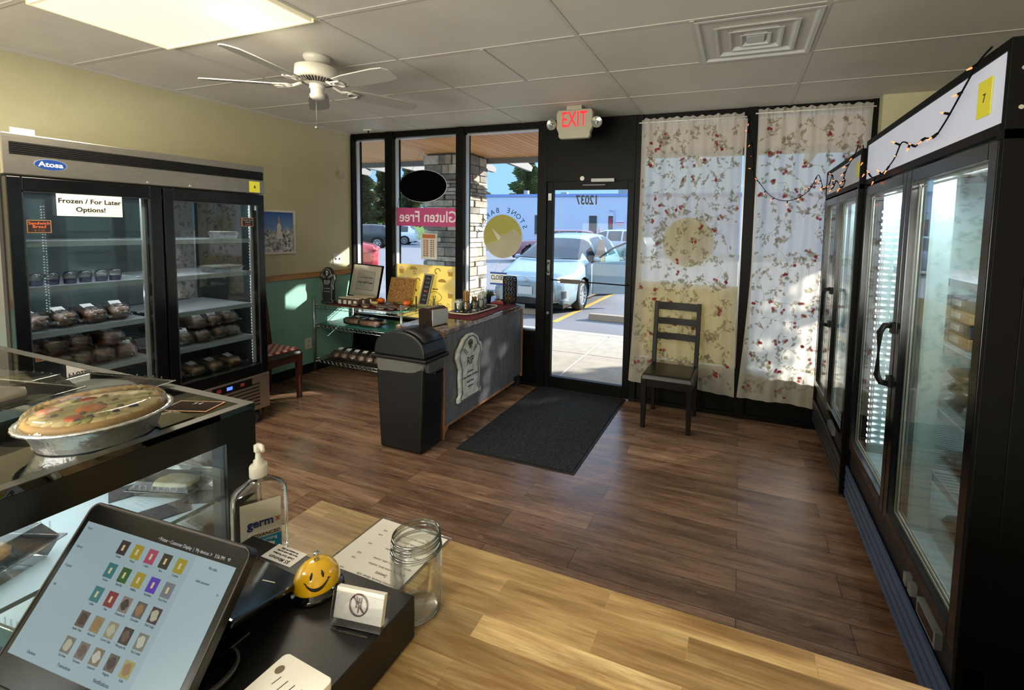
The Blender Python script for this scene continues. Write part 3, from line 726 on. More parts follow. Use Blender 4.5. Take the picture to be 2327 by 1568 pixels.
# ---- bagged loaves
CRUST = mat('brown_bread_crust', '#7d573e', 0.5, var=0.35, vs=18, bump=0.3, bs=60)
CRUSTL = mat('golden_bread_crust', '#b08452', 0.5, var=0.35, vs=18, bump=0.3, bs=60)
BAG = glass('plastic_bag', (0.90, 0.91, 0.91, 1), 0.10, 0.15, maxr=0.9, bump=1.0, bs=45)
TAGW = mat('white_bread_label', '#e3e4e1', 0.5)
def make_bag(label, crust, L=0.24, w=0.115, h=0.10):
    t = thing('bagged_bread', label, 'bread')
    random.seed(int(L * 1000))
    MB().blob((0, 0, h * 0.47), L * 0.46, w * 0.45, h * 0.46, 16, 10, 0, 0.04, 0.65).build('loaf', crust, t)
    b = MB(); b.blob((0, 0, h * 0.5), L * 0.5, w * 0.52, h * 0.5, 26, 16, 0, 0.10, 0.6)
    b.grid(lambda u, v: (L * 0.46 + u * 0.055, (v - 0.5) * (0.03 + u * 0.06) , h * 0.45 + 0.012 * sin(v * 19) * (0.3 + u)), 4, 10)
    b.build('bag', BAG, t)
    MB().obox((0.035, 0, h * 0.97), (0.040, 0, -0.018), (0, 0.027, 0), (0.0005, 0, 0.001)).build('paper_label', TAGW, t)
    return t
loaf = None
def rowlabel(kind, i, n, where):
    if i == 0: w = 'leftmost ' + kind
    elif i == n - 1: w = 'rightmost ' + kind
    else: w = kind + ', ' + ORD[i] + ' from left,'
    return w + ' ' + where
LOAF = make_bag('x', CRUST); BUN = make_bag('x', CRUSTL, 0.225, 0.125, 0.085)
used = {id(LOAF): False, id(BUN): False}
def place(src, loc, rz, label, group, scale=None):
    if not used[id(src)]:
        used[id(src)] = True; src.location = loc; src.rotation_euler = (0, 0, rz); src['label'] = label; src['group'] = group
        if scale: src.scale = scale
        return src
    return dup(src, loc, rz, label, group, scale)
random.seed(11)
shn = {0.725: 'fourth shelf', 0.985: 'third shelf', 1.243: 'second shelf', 0.476: 'freezer floor'}
def loaves(z, y0, y1, n, side, src, layers=1, skip=()):
    for L in range(layers):
        for i in range(n):
            if (L, i) in skip: continue
            y = y0 + (y1 - y0) * (i + 0.5) / n + random.uniform(-0.008, 0.008)
            hh = 0.097 if src is LOAF else 0.085
            lay = '' if layers == 1 else ('lower layer, ' if L == 0 else 'upper layer, ')
            place(src, (0.55 + random.uniform(-0.02, 0.015) - 0.03 * L, y, z + 0.001 + L * hh), random.uniform(-0.35, 0.35),
                  rowlabel('bagged loaf', i, n, '%s%s behind %s freezer door' % (lay, shn[z], side)), 'bagged loaves in the steel freezer', (1.0, 1.0, 1.0))
loaves(0.985, -3.00, -2.46, 4, 'left', LOAF)
loaves(0.725, -3.01, -2.42, 5, 'left', LOAF, 2, skip=((1, 4),))
loaves(0.476, -2.98, -2.46, 4, 'left', LOAF)
loaves(0.725, -2.32, -1.78, 5, 'right', LOAF, 2, skip=((1, 1),))
loaves(0.476, -2.31, -1.78, 4, 'right', BUN)
# jars of dip and foil tray
JAR = mat('purple_dip', '#40306a', 0.4); JARR = mat('red_dip', '#8a2a3a', 0.4)
jt = thing('dessert_cup', 'x', 'cup')
MB().lathe([(0, 0), (0.026, 0), (0.03, 0.03), (0, 0.031)], n=14).build('filling', JAR, jt)
MB().lathe([(0.027, 0), (0.033, 0.045), (0.034, 0.05), (0.026, 0.07), (0, 0.075)], n=14).build('clear_dome', CLEAR, jt)
n = 7
for i in range(n):
    lab = rowlabel('clear domed dessert cup', i, n, 'on the second shelf behind the left freezer door')
    if i == 0: jt.location = (0.60, -2.97, 1.2435); jt['label'] = lab; jt['group'] = 'dessert cups in the freezer'
    else: dup(jt, (0.60 + 0.01 * (i % 2), -2.97 + 0.072 * i, 1.2435), 0, lab, 'dessert cups in the freezer')
FOIL = mat('crinkled_foil', '#c9cdcf', 0.25, 0.9, bump=0.5, bs=60)
def foil_tray(label, loc, sx=0.09, sy=0.11, h=0.045, food=None):
    t = thing('foil_tray', label, 'tray', loc)
    m = MB(); m.frus((-sx * 0.85, -sy * 0.85, sx * 0.85, sy * 0.85, 0), (-sx, -sy, sx, sy, h)); m.box(-sx - 0.008, -sy - 0.008, h, sx + 0.008, sy + 0.008, h + 0.003)
    m.build('pan', FOIL, t)
    MB().box(-sx * 0.9, -sy * 0.9, h + 0.003, sx * 0.9, sy * 0.9, h + 0.008).build('lid', mat('foil_lid_white', '#c6c8c4', 0.4), t)
    return t
foil_tray('foil tray with a pale lid on the second shelf behind the right freezer door', (0.60, -1.89, 1.244))
foil_tray('foil tray by the door hinge on the top shelf of the steel freezer', (0.60, -1.87, 1.5015), 0.07, 0.07, 0.05)

# ---- the two black coolers along the right, facing -x
def cooler(name, label, x, y0, y1, z1, split, handle_y, lbl_num, near):
    w = y1 - y0
    t = thing(name, label, 'refrigerator', (x, y0, 0))
    D = 0.80
    b = MB(); b.box(0.07, 0, 0.10, D, 0.035, z1); b.box(0.07, w - 0.035, 0.10, D, w, z1); b.box(D - 0.03, 0.035, 0.10, D, w - 0.035, z1)
    b.box(0.07, 0.035, 0.34, D - 0.03, w - 0.035, 0.40); b.box(0.07, 0.035, 1.92, D - 0.03, w - 0.035, z1)
    b.box(0.0, 0, 0.10, 0.07, 0.02, z1 + 0.006); b.box(0, w - 0.02, 0.10, 0.07, w, z1 + 0.006); b.box(0, 0.02, z1 - 0.02, 0.07, w - 0.02, z1 + 0.006)
    b.build('cabinet', BLACK, t, bevel=0.002)
    MB().box(D - 0.036, 0.036, 0.401, D - 0.031, w - 0.036, 1.919).box(0.09, 0.0355, 0.401, D - 0.036, 0.04, 1.919).box(0.09, w - 0.04, 0.401, D - 0.036, w - 0.0355, 1.919).box(0.09, 0.04, 0.401, D - 0.036, w - 0.04, 0.406).build('inner_liner', mat('cooler_pale_liner', '#a9c4c2', 0.35), t)
    MB().box(0.004, 0.022, 1.945, 0.02, w - 0.022, z1 - 0.022).build('light_box', mat('backlit_header' if near else 'dim_header', '#a2a6b2', 0.35, emit=0.28 if near else 0.06, ecol=(0.80, 0.87, 1.0, 1)), t)
    MB().box(0.0, 0.02, 1.915, 0.07, w - 0.02, 1.945).box(-0.004, 0, 1.90, 0.07, 0.03, 1.925).build('header_rail', FRAME, t)
    for (a, c, hy) in ((0.022, split - 0.003, 0), (split + 0.003, w - 0.022, 1)):
        d = MB(); f = 0.05; z0_, z1_ = 0.42, 1.905
        d.box(0, a, z0_, 0.045, a + f, z1_); d.box(0, c - f, z0_, 0.045, c, z1_); d.box(0, a + f, z1_ - f, 0.045, c - f, z1_); d.box(0, a + f, z0_, 0.045, c - f, z0_ + f)
        o = d.build('door', BLACKG, t, bevel=0.004)
        MB().box(0.018, a + f, z0_ + f, 0.024, c - f, z1_ - f).build('door_glass', glass('cooler_double_glass', (0.95, 0.975, 0.97, 1), 0.03, maxr=0.5), o)
        e = MB(); g_ = 0.012
        for k in range(2):
            q = f + k * 0.013; x0 = 0.026 + k * 0.006
            e.box(x0, a + q, z0_ + q, x0 + 0.005, a + q + 0.008, z1_ - q); e.box(x0, c - q - 0.008, z0_ + q, x0 + 0.005, c - q, z1_ - q); e.box(x0, a + q, z0_ + q, x0 + 0.005, c - q, z0_ + q + 0.008); e.box(x0, a + q, z1_ - q - 0.008, x0 + 0.005, c - q, z1_ - q)
        e.build('glass_gasket', mat('pale_gasket', '#b9bcae', 0.4), o)
        if not hy: continue
        hh = a + 0.025 if hy else c - 0.025
        h = MB(); h.tube([(0.0, hh, 1.255), (-0.035, hh, 1.25), (-0.05, hh, 1.22), (-0.05, hh, 1.03), (-0.035, hh, 1.0), (0.0, hh, 0.995)], 0.013, 8); h.box(-0.012, hh - 0.02, 0.985, 0, hh + 0.02, 1.03); h.box(-0.012, hh - 0.02, 1.22, 0, hh + 0.02, 1.265)
        h.build('handle', BLACKM, o)
    MB().box(0.075, split - 0.05, 0.406, 0.15, split + 0.05, 1.919).build('centre_pillar', mat('cooler_pale_liner', '#a9c4c2', 0.35), t)
    # led bars
    l = MB(); q = MB()
    for yy in (w - 0.06, split + 0.065, 0.06):
        l.box(0.085, yy - 0.01, 0.45, 0.10, yy + 0.01, 1.80)
        z = 0.47
        while z < 1.78: q.box(0.082, yy - 0.007, z, 0.0845, yy + 0.007, z + 0.011); z += 0.034
    lo = l.build('led_bar', mat('led_channel', '#c8ccd0', 0.3), t); q.build('led_dots', LED, lo)
    # lamps on the back liner seen through the far door
    l2 = MB(); q2 = MB()
    for xx in (0.11, 0.155, 0.20):
        z = 0.47
        while z < 1.78: q2.box(xx, w - 0.046, z, xx + 0.012, w - 0.0405, z + 0.007); z += 0.034
    q2.build('side_led_dots', LED, lo)
    for z in (0.66, 0.93, 1.20, 1.47):
        wire_shelf(t, 0.16, 0.74, 0.05, split - 0.01, z, n=26, fr=0.158)
        wire_shelf(t, 0.16, 0.74, split + 0.01, w - 0.05, z, n=26, fr=0.158)
    kp = MB(); kp.box(0.02, 0.0, 0.30, 0.07, w, 0.41); kp.box(0.02, 0.0, 0.10, 0.03, w, 0.30); kp.build('lower_panel', mat('warm_black_panel', '#1c1917', 0.45), t)
    lv = MB()
    for k in range(4): lv.box(0.0, 0.02, 0.262 - k * 0.046, 0.010, w - 0.02, 0.295 - k * 0.046)
    lv.build('louvres', mat('slate_louvre', '#3f5372', 0.35) if near else mat('grey_louvre', '#2f3236', 0.35), t)
    for xx in (0.12, 0.68):
        for yy in (0.09, w - 0.09): caster(t, xx, yy, 0.04)
    return t
cb = cooler('glass_door_cooler', 'large black glass-door cooler nearest the camera on the right with a glowing header', 5.01, -2.70, -1.245, 2.155, 0.735, 0.78, '7', True)
ca = cooler('glass_door_cooler', 'far black glass-door cooler beside the curtained window with a dim header', 4.99, -1.235, -0.125, 2.12, 0.60, 0.6, '', False)
for yy in (0.36, 0.41): MB().box(-0.001, yy, 0.335, 0.02, yy + 0.03, 0.375).build('switch', mat('grey_switch', '#8b8f90', 0.3, 0.5), cb)
MB().box(-0.001, 0.14, 0.33, 0.021, 0.30, 0.385).box(-0.003, 0.155, 0.34, 0.02, 0.285, 0.375, 1).build('control_display', [mat('grey_switch', '#8b8f90', 0.3, 0.5), BLACKG], cb)
MB().box(0.0, 0.30, 0.33, 0.021, 0.46, 0.375).build('control_display', mat('grey_switch', '#8b8f90', 0.3, 0.5), ca)
for i, (z, y) in enumerate(((2.08, 0.0), (1.98, 0.0))):
    MB().cyl((0.03, -0.003, z), (0.03, 0.001, z), 0.006, n=10).build('screw', CHROME, cb)
area('cooler_light', (5.16, -1.55, 1.88), 0.06, 0.5, 9, (0.88, 0.95, 1.0)); area('cooler_light', (5.16, -2.3, 1.88), 0.06, 0.5, 9, (0.88, 0.95, 1.0)); area('cooler_light', (5.16, -0.65, 1.86), 0.06, 0.8, 9, (0.88, 0.95, 1.0))
t = thing('sticky_note', 'yellow sticky note numbered 7 on the glowing cooler header', 'note', (5.011, -2.575, 1.985))
MB().box(-0.0015, -0.04, 0, 0, 0.04, 0.105).build('card', STICKY, t); text('7', 0.035, INK, t, (-0.002, 0, 0.052), u=(0, -1, 0))
t = thing('sticky_note', 'yellow sticky note on the header of the far cooler', 'note', (4.991, -1.17, 1.97))
MB().box(-0.0015, -0.03, 0, 0, 0.03, 0.09).build('card', STICKY, t)
# food inside the near cooler
PIEB = mat('pie_filling_brown', '#6a4a2c', 0.5, var=0.3, vs=30); KRAFT = mat('kraft_brown', '#9a7a52', 0.6); NAVY = mat('navy_tray', '#1b2436', 0.4); SLATEF = mat('dark_container', '#22262a', 0.3)
def pie_box(label, loc, r=0.115, h=0.055, col=None):
    t = thing('pie_container', label, 'container', loc)
    MB().lathe([(0, 0), (r * 0.8, 0), (r, h * 0.55), (0, h * 0.56)], n=24).build('black_base', col or SLATEF, t)
    MB().lathe([(r * 1.03, h * 0.55), (r * 1.05, h * 0.6), (r * 0.92, h * 0.75), (r * 0.85, h), (0, h * 1.02)], n=24, wob=lambda q, z: 1 + 0.02 * cos(24 * q)).build('clear_lid', CLEAR, t)
    return t
for k in range(3): pie_box('dark round pie container, %s of the stack on the shelf behind the near cooler door' % ('bottom', 'middle', 'top')[k], (5.325, -1.99, 0.931 + 0.062 * k), 0.13)
for k in range(4):
    t = thing('pie_box', '%s tan pie box in the stack on the upper shelf of the near cooler' % ('lowest', 'second', 'third', 'topmost')[k], 'box', (5.325, -1.99, 1.201 + 0.05 * k))
    MB().box(-0.12, -0.11, 0, 0.12, 0.11, 0.046).build('carton', KRAFT if k % 2 == 0 else NAVY, t, bevel=0.004)
    MB().box(-0.121, -0.03, 0.012, -0.12, 0.05, 0.036).build('side_label', TAGW, t)
def clam(label, loc, sx=0.1, sy=0.075, h=0.05, food=None, rz=0):
    t = thing('clamshell_box', label, 'container', loc, rz)
    m = MB(); m.frus((-sx * 0.85, -sy * 0.85, sx * 0.85, sy * 0.85, 0), (-sx, -sy, sx, sy, h * 0.5)); m.box(-sx * 1.08, -sy * 1.08, h * 0.5, sx * 1.08, sy * 1.08, h * 0.56); m.frus((-sx, -sy, sx, sy, h * 0.56), (-sx * 0.82, -sy * 0.8, sx * 0.82, sy * 0.8, h * 1.1))
    for k in range(-4, 5): m.box(k * sx * 0.2 - 0.001, -sy * 1.0, h * 0.6, k * sx * 0.2 + 0.001, -sy * 0.97, h); m.box(k * sx * 0.2 - 0.001, sy * 0.97, h * 0.6, k * sx * 0.2 + 0.001, sy * 1.0, h)
    m.build('clear_shell', CLEAR, t, bevel=0.004)
    MB().blob((0, 0, h * 0.45), sx * 0.7, sy * 0.65, h * 0.35, 14, 8, 0, 0.08, 0.7).build('pastry', food or PIEB, t)
    return t
clam('clear clamshell with pale pastry low in the near cooler', (5.31, -2.06, 0.407), 0.09, 0.1, 0.07, mat('pale_pastry', '#c2b79c', 0.5))
clam('clear clamshell with dark cake on the lowest shelf of the near cooler', (5.31, -2.00, 0.661), 0.09, 0.1, 0.07, SLATEF)
clam('clear clamshell at the near end of the middle cooler shelf', (5.25, -2.22, 0.931), 0.07, 0.07, 0.07, mat('cream_pastry', '#a8a68e', 0.5))
# ---- string of orange lights
random.seed(4)
def string_lights(label, pts, group=None, nb=0):
    t = thing('string_lights', label, 'lights', (0, 0, 0))
    P = [Vector(p) for p in pts]
    # smooth
    Q = []
    for i in range(len(P) - 1):
        a, b_, c, d_ = P[max(i - 1, 0)], P[i], P[i + 1], P[min(i + 2, len(P) - 1)]
        for s in range(5):
            u = s / 5; Q.append(0.5 * ((2 * b_) + (c - a) * u + (2 * a - 5 * b_ + 4 * c - d_) * u * u + (3 * b_ - a - 3 * c + d_) * u ** 3))
    Q.append(P[-1])
    MB().tube(Q, 0.003, 6).build('wire', BLACK, t)
    L = 0; acc = 0
    G = mat('orange_bulb', '#ff7a3c', 0.3, emit=2.2, ecol=(1, 0.22, 0.07, 1))
    for i in range(1, len(Q)):
        acc += (Q[i] - Q[i - 1]).length
        if acc > 0.085 and L < 60:
            acc = 0; L += 1
            dr = Vector((random.uniform(-0.9, -0.1), random.uniform(-0.6, 0.6), random.uniform(-1, 0.5))).normalized()
            p = Q[i]
            o = MB().cyl(p, p + dr * 0.022, 0.0045, 0.004, 8).build('socket', BLACK, t)
            MB().cyl(p + dr * 0.021, p + dr * 0.040, 0.0035, 0.0015, 8).build('bulb', G, o)
    return t
string_lights('strand of orange mini lights looped across the glowing near cooler header', [(5.0, -2.62, 2.165), (5.0, -2.55, 2.15), (5.0, -2.48, 2.11), (5.0, -2.40, 2.06), (5.0, -2.33, 2.02), (5.0, -2.25, 1.99), (4.99, -2.18, 2.0), (4.99, -2.1, 1.985), (5.0, -2.0, 2.01), (4.99, -1.93, 2.03), (5.0, -1.80, 1.98), (5.0, -1.62, 1.935), (5.0, -1.45, 1.94), (5.0, -1.33, 1.99), (5.0, -1.27, 2.06), (4.99, -1.25, 2.14)])
string_lights('strand of orange mini lights bunched over the far cooler and draped along the curtain', [(4.97, -1.24, 2.145), (4.97, -1.16, 2.10), (4.96, -1.05, 2.05), (4.97, -0.9, 2.0), (4.96, -1.0, 1.97), (4.97, -0.85, 1.94), (4.96, -0.72, 2.0), (4.97, -0.55, 1.97), (4.95, -0.62, 2.05), (4.96, -0.4, 1.98), (4.95, -0.25, 2.0), (4.95, -0.1, 2.08), (4.93, -0.08, 2.11), (4.88, -0.09, 2.0), (4.80, -0.10, 1.93), (4.70, -0.10, 1.905), (4.60, -0.10, 1.94), (4.52, -0.09, 2.03), (4.455, -0.07, 2.14), (4.44, -0.06, 2.33), (4.40, -0.06, 2.48), (4.40, -0.06, 2.62)])
# ================================================================ wire rack and its goods
DIRTYCHROME = mat('chrome_rack_wire', '#a9b5b2', 0.25, 0.85)
t = thing('wire_rack', 'three-shelf chrome wire rack in front of the left windows', 'rack', (0.02, -0.59, 0))
RW, RD = 1.19, 0.53
for (x, y) in ((0, 0), (RW, 0), (0, RD), (RW, RD)):
    p = MB(); p.cyl((x, y, 0.0), (x, y, 0.83), 0.0125, n=12)
    z = 0.08
    p.cyl((x, y, 0.825), (x, y, 0.835), 0.014, 0.008, 12)
    p.build('post', DIRTYCHROME, t)
for z in (0.14, 0.53, 0.745):
    m = MB()
    for (a, b_) in (((0, 0), (RW, 0)), ((0, RD), (RW, RD)), ((0, 0), (0, RD)), ((RW, 0), (RW, RD))):
        for dz in (0, -0.032): m.tube([(a[0], a[1], z + dz - 0.003), (b_[0], b_[1], z + dz - 0.003)], 0.0035, 6)
        n = max(4, int(((a[0] - b_[0]) ** 2 + (a[1] - b_[1]) ** 2) ** 0.5 / 0.03)); pts = []
        for k in range(n + 1):
            u = k / n; pts.append((a[0] + (b_[0] - a[0]) * u, a[1] + (b_[1] - a[1]) * u, z - 0.003 - (0.032 if k % 2 else 0)))
        m.tube(pts, 0.002, 4, smooth=False)
    for k in range(40): x = RW * (k + 0.5) / 40; m.box(x - 0.0015, 0, z - 0.003, x + 0.0015, RD, z)
    for y in (RD * 0.33, RD * 0.66): m.box(0, y - 0.002, z - 0.007, RW, y + 0.002, z - 0.003)
    m.build('shelf', DIRTYCHROME, t)
liner = mat('teal_shelf_liner', '#3d8577', 0.35)
tag(MB().box(0, 0, 0, 1.12, 0.47, 0.004).build('shelf_liner', liner, loc=(0.055, -0.56, 0.7455)), 'teal plastic liner lying on the top shelf of the wire rack', 'liner', 'rack shelf liners')
tag(MB().box(0, 0, 0, 1.12, 0.47, 0.004).build('shelf_liner', liner, loc=(0.055, -0.56, 0.5305)), 'teal plastic liner lying on the middle shelf of the wire rack', 'liner', 'rack shelf liners')
BURG = mat('burgundy_cloth', '#5f1626', 0.9, bump=0.4, bs=120)
tag(MB().grid(lambda u, v: (0.13 + u * 0.92 + 0.02 * sin(v * 9), -0.56 + v * 0.40, 0.7515 + 0.0015 * sin(u * 40) * sin(v * 13)), 50, 16).build('table_runner', BURG, solid=0.002), 'crumpled burgundy cloth spread on the top shelf of the wire rack', 'cloth')
ZT = 0.754
# gravestone prop standing on the rack
def gravestone(name, label, loc, rz, w, h, th, m, sm, im, words, small=()):
    t = thing(name, label, 'decoration', loc, rz)
    pr = [(-0.5, 0), (0.5, 0), (0.5, 0.07), (0.42, 0.1), (0.45, 0.36), (0.42, 0.52), (0.5, 0.62), (0.56, 0.68), (0.52, 0.80), (0.42, 0.83), (0.33, 0.93), (0.14, 0.995), (-0.1, 1.0), (-0.3, 0.95), (-0.43, 0.85), (-0.53, 0.8), (-0.57, 0.68), (-0.5, 0.6), (-0.43, 0.5), (-0.45, 0.36), (-0.42, 0.1), (-0.5, 0.07)]
    pr = [(a * w, b_ * h) for a, b_ in pr]
    b = MB(); b.prism(pr, (0, 0, 0), (1, 0, 0), (0, 0, 1), (0, th, 0)); b.build('foam_slab', m, t, bevel=min(0.006, th * 0.2), seg=2)
    inn = [(a * 0.8, 0.02 * h + b_ * 0.94) for a, b_ in pr]
    MB().tube([(a, -0.001, b_) for a, b_ in inn], 0.0035, 5, closed=True).build('carved_border', im, t)
    text('RIP', h * 0.17, im, t, (0, -0.001, h * 0.58), bold=0.001, xs=0.8)
    k = MB(); k.blob((0, 0, h * 0.86), w * 0.11, 0.006, h * 0.055, 12, 8); k.blob((0, 0, h * 0.80), w * 0.065, 0.006, h * 0.03, 10, 6)
    so_ = k.build('skull', sm, t); e_ = MB()
    for s in (-1, 1): e_.blob((s * w * 0.045, -0.006, h * 0.855), w * 0.03, 0.002, h * 0.016, 8, 5)
    e_.build('eye_sockets', INK, so_)
    sc = MB()
    for s in (-1, 1):
        for q in range(4): sc.tube([(s * (w * 0.16 + 0.012 * q) + 0.012 * cos(z_ * 0.9), -0.001, h * (0.72 + 0.02 * q) + 0.012 * sin(z_ * 0.9)) for z_ in range(6)], 0.0022, 4)
    sc.build('carved_scrolls', sm, t)
    for (s, z, sz) in small: text(s, sz, im, t, (0, -0.001, h * z), bold=0.0006)
    return t
gravestone('gravestone_prop', 'small dark foam RIP gravestone with white skull standing on the left end of the rack', (0.115, -0.50, ZT), radians(12), 0.155, 0.40, 0.045, mat('dark_foam_stone', '#2b2b2e', 0.7, var=0.5, vs=25, bump=0.4, bs=50), mat('white_skull_paint', '#cfd2d4', 0.6), mat('pale_grey_paint', '#b9bbbd', 0.6), 'RIP', (('rest in peace', 0.42, 0.014), ('gone too soon', 0.33, 0.012)))
# four rows of cookie bags
CELLO = glass('cellophane', (0.95, 0.94, 0.9, 1), 0.10, 0.12, bump=1.0, bs=80)
COOK = mat('cookie_brown', '#8a5d38', 0.5, var=0.35, vs=40)
first = None
for r in range(3):
    for i in range(4):
        lab = 'small cellophane cookie bag with white label, %s in the %s row beside the gravestone' % (('leftmost', 'second', 'third', 'rightmost')[i], ('front', 'middle', 'back')[r])
        loc = (0.275 + 0.072 * i + 0.02 * r, -0.44 + 0.085 * r, ZT)
        if first is None:
            first = thing('cookie_bag', lab, 'cookies', loc, 0, 'cookie bags on the rack')
            b = MB()
            for k in range(4): b.cyl((0, -0.03 + 0.018 * k, 0.028), (0, -0.018 + 0.018 * k, 0.03), 0.027, n=14)
            b.build('cookies', COOK, first)
            MB().frus((-0.033, -0.038, 0.033, 0.042, 0.0), (-0.034, -0.036, 0.034, 0.04, 0.066)).build('cello_bag', CELLO, first, bevel=0.008)
            MB().box(-0.02, -0.0415, 0.008, 0.02, -0.0385, 0.05).build('label', PAPER, first)
            MB().box(-0.034, -0.02, 0.066, 0.034, 0.02, 0.076).build('folded_top', mat('cream_bag_top', '#cfc4ae', 0.6), first)
        else: dup(first, loc, random.uniform(-0.06, 0.06), lab, 'cookie bags on the rack')
t = thing('red_candle', 'small red tin behind the cookie bags under the framed sign', 'tin', (0.20, -0.14, ZT))
MB().lathe([(0, 0), (0.045, 0), (0.045, 0.04), (0.047, 0.042), (0.047, 0.05), (0, 0.05)], n=24).build('tin', mat('dark_red_tin', '#7d1c2a', 0.35), t)
# leaning frames: four corners computed in the room
def leaned(name, label, cat, TL, TR, BR, BL, th, mats, parts=None):
    TL, TR, BR, BL = map(Vector, (TL, TR, BR, BL)); o = (BL + BR) / 2
    t = thing(name, label, cat, o)
    u = (TR - TL + BR - BL).normalized(); v = ((TL + TR) / 2 - o); h = v.length; v.normalize(); u = (u - v * u.dot(v)).normalized(); w = ((TR - TL).length + (BR - BL).length) / 2
    n = u.cross(v)   # towards the room
    def bx(a0, b0, a1, b1, d0, d1, m=0, mb=None):
        mb = mb or MB(); c = u * ((a0 + a1) / 2) + v * ((b0 + b1) / 2) + n * ((d0 + d1) / 2)
        return mb.obox(c, u * (a1 - a0) / 2, v * (b1 - b0) / 2, n * (d1 - d0) / 2, m)
    return t, u, v, n, w, h, bx
t, u, v, n, w, h, bx = leaned('framed_sign', 'black framed white sign reading If You Feed Them They Will Come', 'picture', (0.0, -0.035, 1.158), (0.52, -0.035, 1.167), (0.455, -0.115, 0.775), (0.035, -0.115, 0.775), 0, 0)
w *= 0.98
m = MB()
for a in ((-w / 2, 0, w / 2, 0.014), (-w / 2, h - 0.014, w / 2, h), (-w / 2, 0.014, -w / 2 + 0.014, h - 0.014), (w / 2 - 0.014, 0.014, w / 2, h - 0.014)): bx(*a, 0, 0.02, 0, m)
m.build('frame', BLACK, t)
bx(-w / 2 + 0.014, 0.014, w / 2 - 0.014, h - 0.014, 0, 0.008).build('white_mount', mat('off_white_mount', '#cfcbbd', 0.5), t)
m = MB()
for a in ((-0.13, 0.09, 0.13, 0.093), (-0.13, 0.31, 0.13, 0.313), (-0.13, 0.09, -0.127, 0.313), (0.127, 0.09, 0.13, 0.313)): bx(*a, 0.008, 0.009, 0, m)
bx(-0.127, 0.093, 0.127, 0.31, 0.008, 0.0085, 1, m); m.build('inner_print', [mat('thin_print_line', '#4a4a4a', 0.6), mat('sign_print_grey', '#b8b7b0', 0.5)], t)
text('IF YOU FEED THEM', 0.028, INK, t, v * 0.235 + n * 0.0095, u=u, v=v, xs=0.85); text('they will Come', 0.036, INK, t, v * 0.18 + n * 0.0095, u=u, v=v, bold=0.0008)
bx(-w / 2 + 0.014, 0.014, w / 2 - 0.014, h - 0.014, 0.013, 0.015).build('glass', glass('frame_glass', (1, 1, 1, 1), 0.0, maxr=0.25), t)
tag(MB().box(0, 0, 0, 0.50, 0.09, 0.022).build('riser_board', BLACKM, loc=(0.02, -0.165, ZT - 0.003)), 'low black riser board under the framed sign', 'board')
t, u, v, n, w, h, bx = leaned('cork_board', 'square speckled cork board leaning against the window behind the pumpkins', 'board', (0.62, -0.05, 1.03), (0.96, -0.05, 1.035), (0.97, -0.13, 0.757), (0.61, -0.13, 0.757), 0, 0)
ck = NT('cork'); vv = ck.coord((1, 1, 2.5)); ck.link(ck.ramp(ck.noise(vv, 55, 3, 0.8), [(0.38, hx('#3f2c18')), (0.48, hx('#8a6230')), (0.62, hx('#a67c40')), (0.7, hx('#b88e50'))]), ck.p.inputs['Base Color']); ck.p.inputs['Roughness'].default_value = 0.9
bx(-w / 2, 0, w / 2, h, 0, 0.012).build('cork_sheet', ck.m, t)
bx(w / 2, 0, w / 2 + 0.01, h, 0.0, 0.012).build('edge_strip', mat('gold_edge', '#b8962e', 0.5), t)
t, u, v, n, w, h, bx = leaned('chalkboard_easel', 'tall narrow chalkboard sign with handwritten menu leaning on the window', 'sign', (1.075, -0.045, 1.10), (1.205, -0.045, 1.092), (1.19, -0.15, 0.757), (1.07, -0.15, 0.757), 0, 0)
m = MB(); f = 0.016
for a in ((-w / 2, 0, w / 2, f), (-w / 2, h - f, w / 2, h), (-w / 2, f, -w / 2 + f, h - f), (w / 2 - f, f, w / 2, h - f)): bx(*a, 0, 0.014, 0, m)
m.build('grey_frame', mat('weathered_wood', '#8f8b78', 0.7), t)
bx(-w / 2 + f, f, w / 2 - f, h - f, 0.0, 0.008).build('chalkboard', mat('chalkboard', '#1b1c1e', 0.7), t)
for i, (s, c) in enumerate((('Give a', GRY), ('& Gift', GRY), ('Cards', GRY), ('Here', ORI), ('Now', GRY), ('Enjoy', GRY))): text(s, 0.028, c, t, v * (h * 0.86 - 0.048 * i) + n * 0.009, u=u, v=v, xs=0.75)
# pumpkins
PUM = mat('pumpkin_orange', '#d9691c', 0.4)
def pumpkin(label, loc, r):
    t = thing('mini_pumpkin', label, 'pumpkin', loc)
    MB().lathe([(0.15 * r, 0.0), (0.6 * r, 0.02 * r), (0.95 * r, 0.3 * r), (1.0 * r, 0.62 * r), (0.85 * r, 1.0 * r), (0.5 * r, 1.22 * r), (0.15 * r, 1.18 * r), (0, 1.1 * r)], n=50, wob=lambda q, z: 1 - 0.09 * abs(cos(q * 5))).build('body', PUM, t)
    MB().tube([(0, 0, 1.08 * r), (0.03 * r, 0, 1.3 * r), (0.12 * r, 0, 1.45 * r)], [0.12 * r, 0.09 * r, 0.1 * r], 6).build('stem', mat('pumpkin_stem', '#6a5a30', 0.7), t)
pumpkin('small orange pumpkin between the framed sign and the cork board', (0.600, -0.215, ZT), 0.046)
pumpkin('small orange pumpkin in front of the right corner of the cork board', (0.975, -0.225, ZT), 0.049)
tag(MB().blob((0, 0, 0.018), 0.042, 0.022, 0.018, 14, 8, 0, 0.02, 0.5).build('wrapped_soap', mat('pale_yellow_bar', '#cdb878', 0.5), loc=(0.62, -0.33, ZT)), 'pale yellow wrapped bar lying in front of the left pumpkin', 'bar')
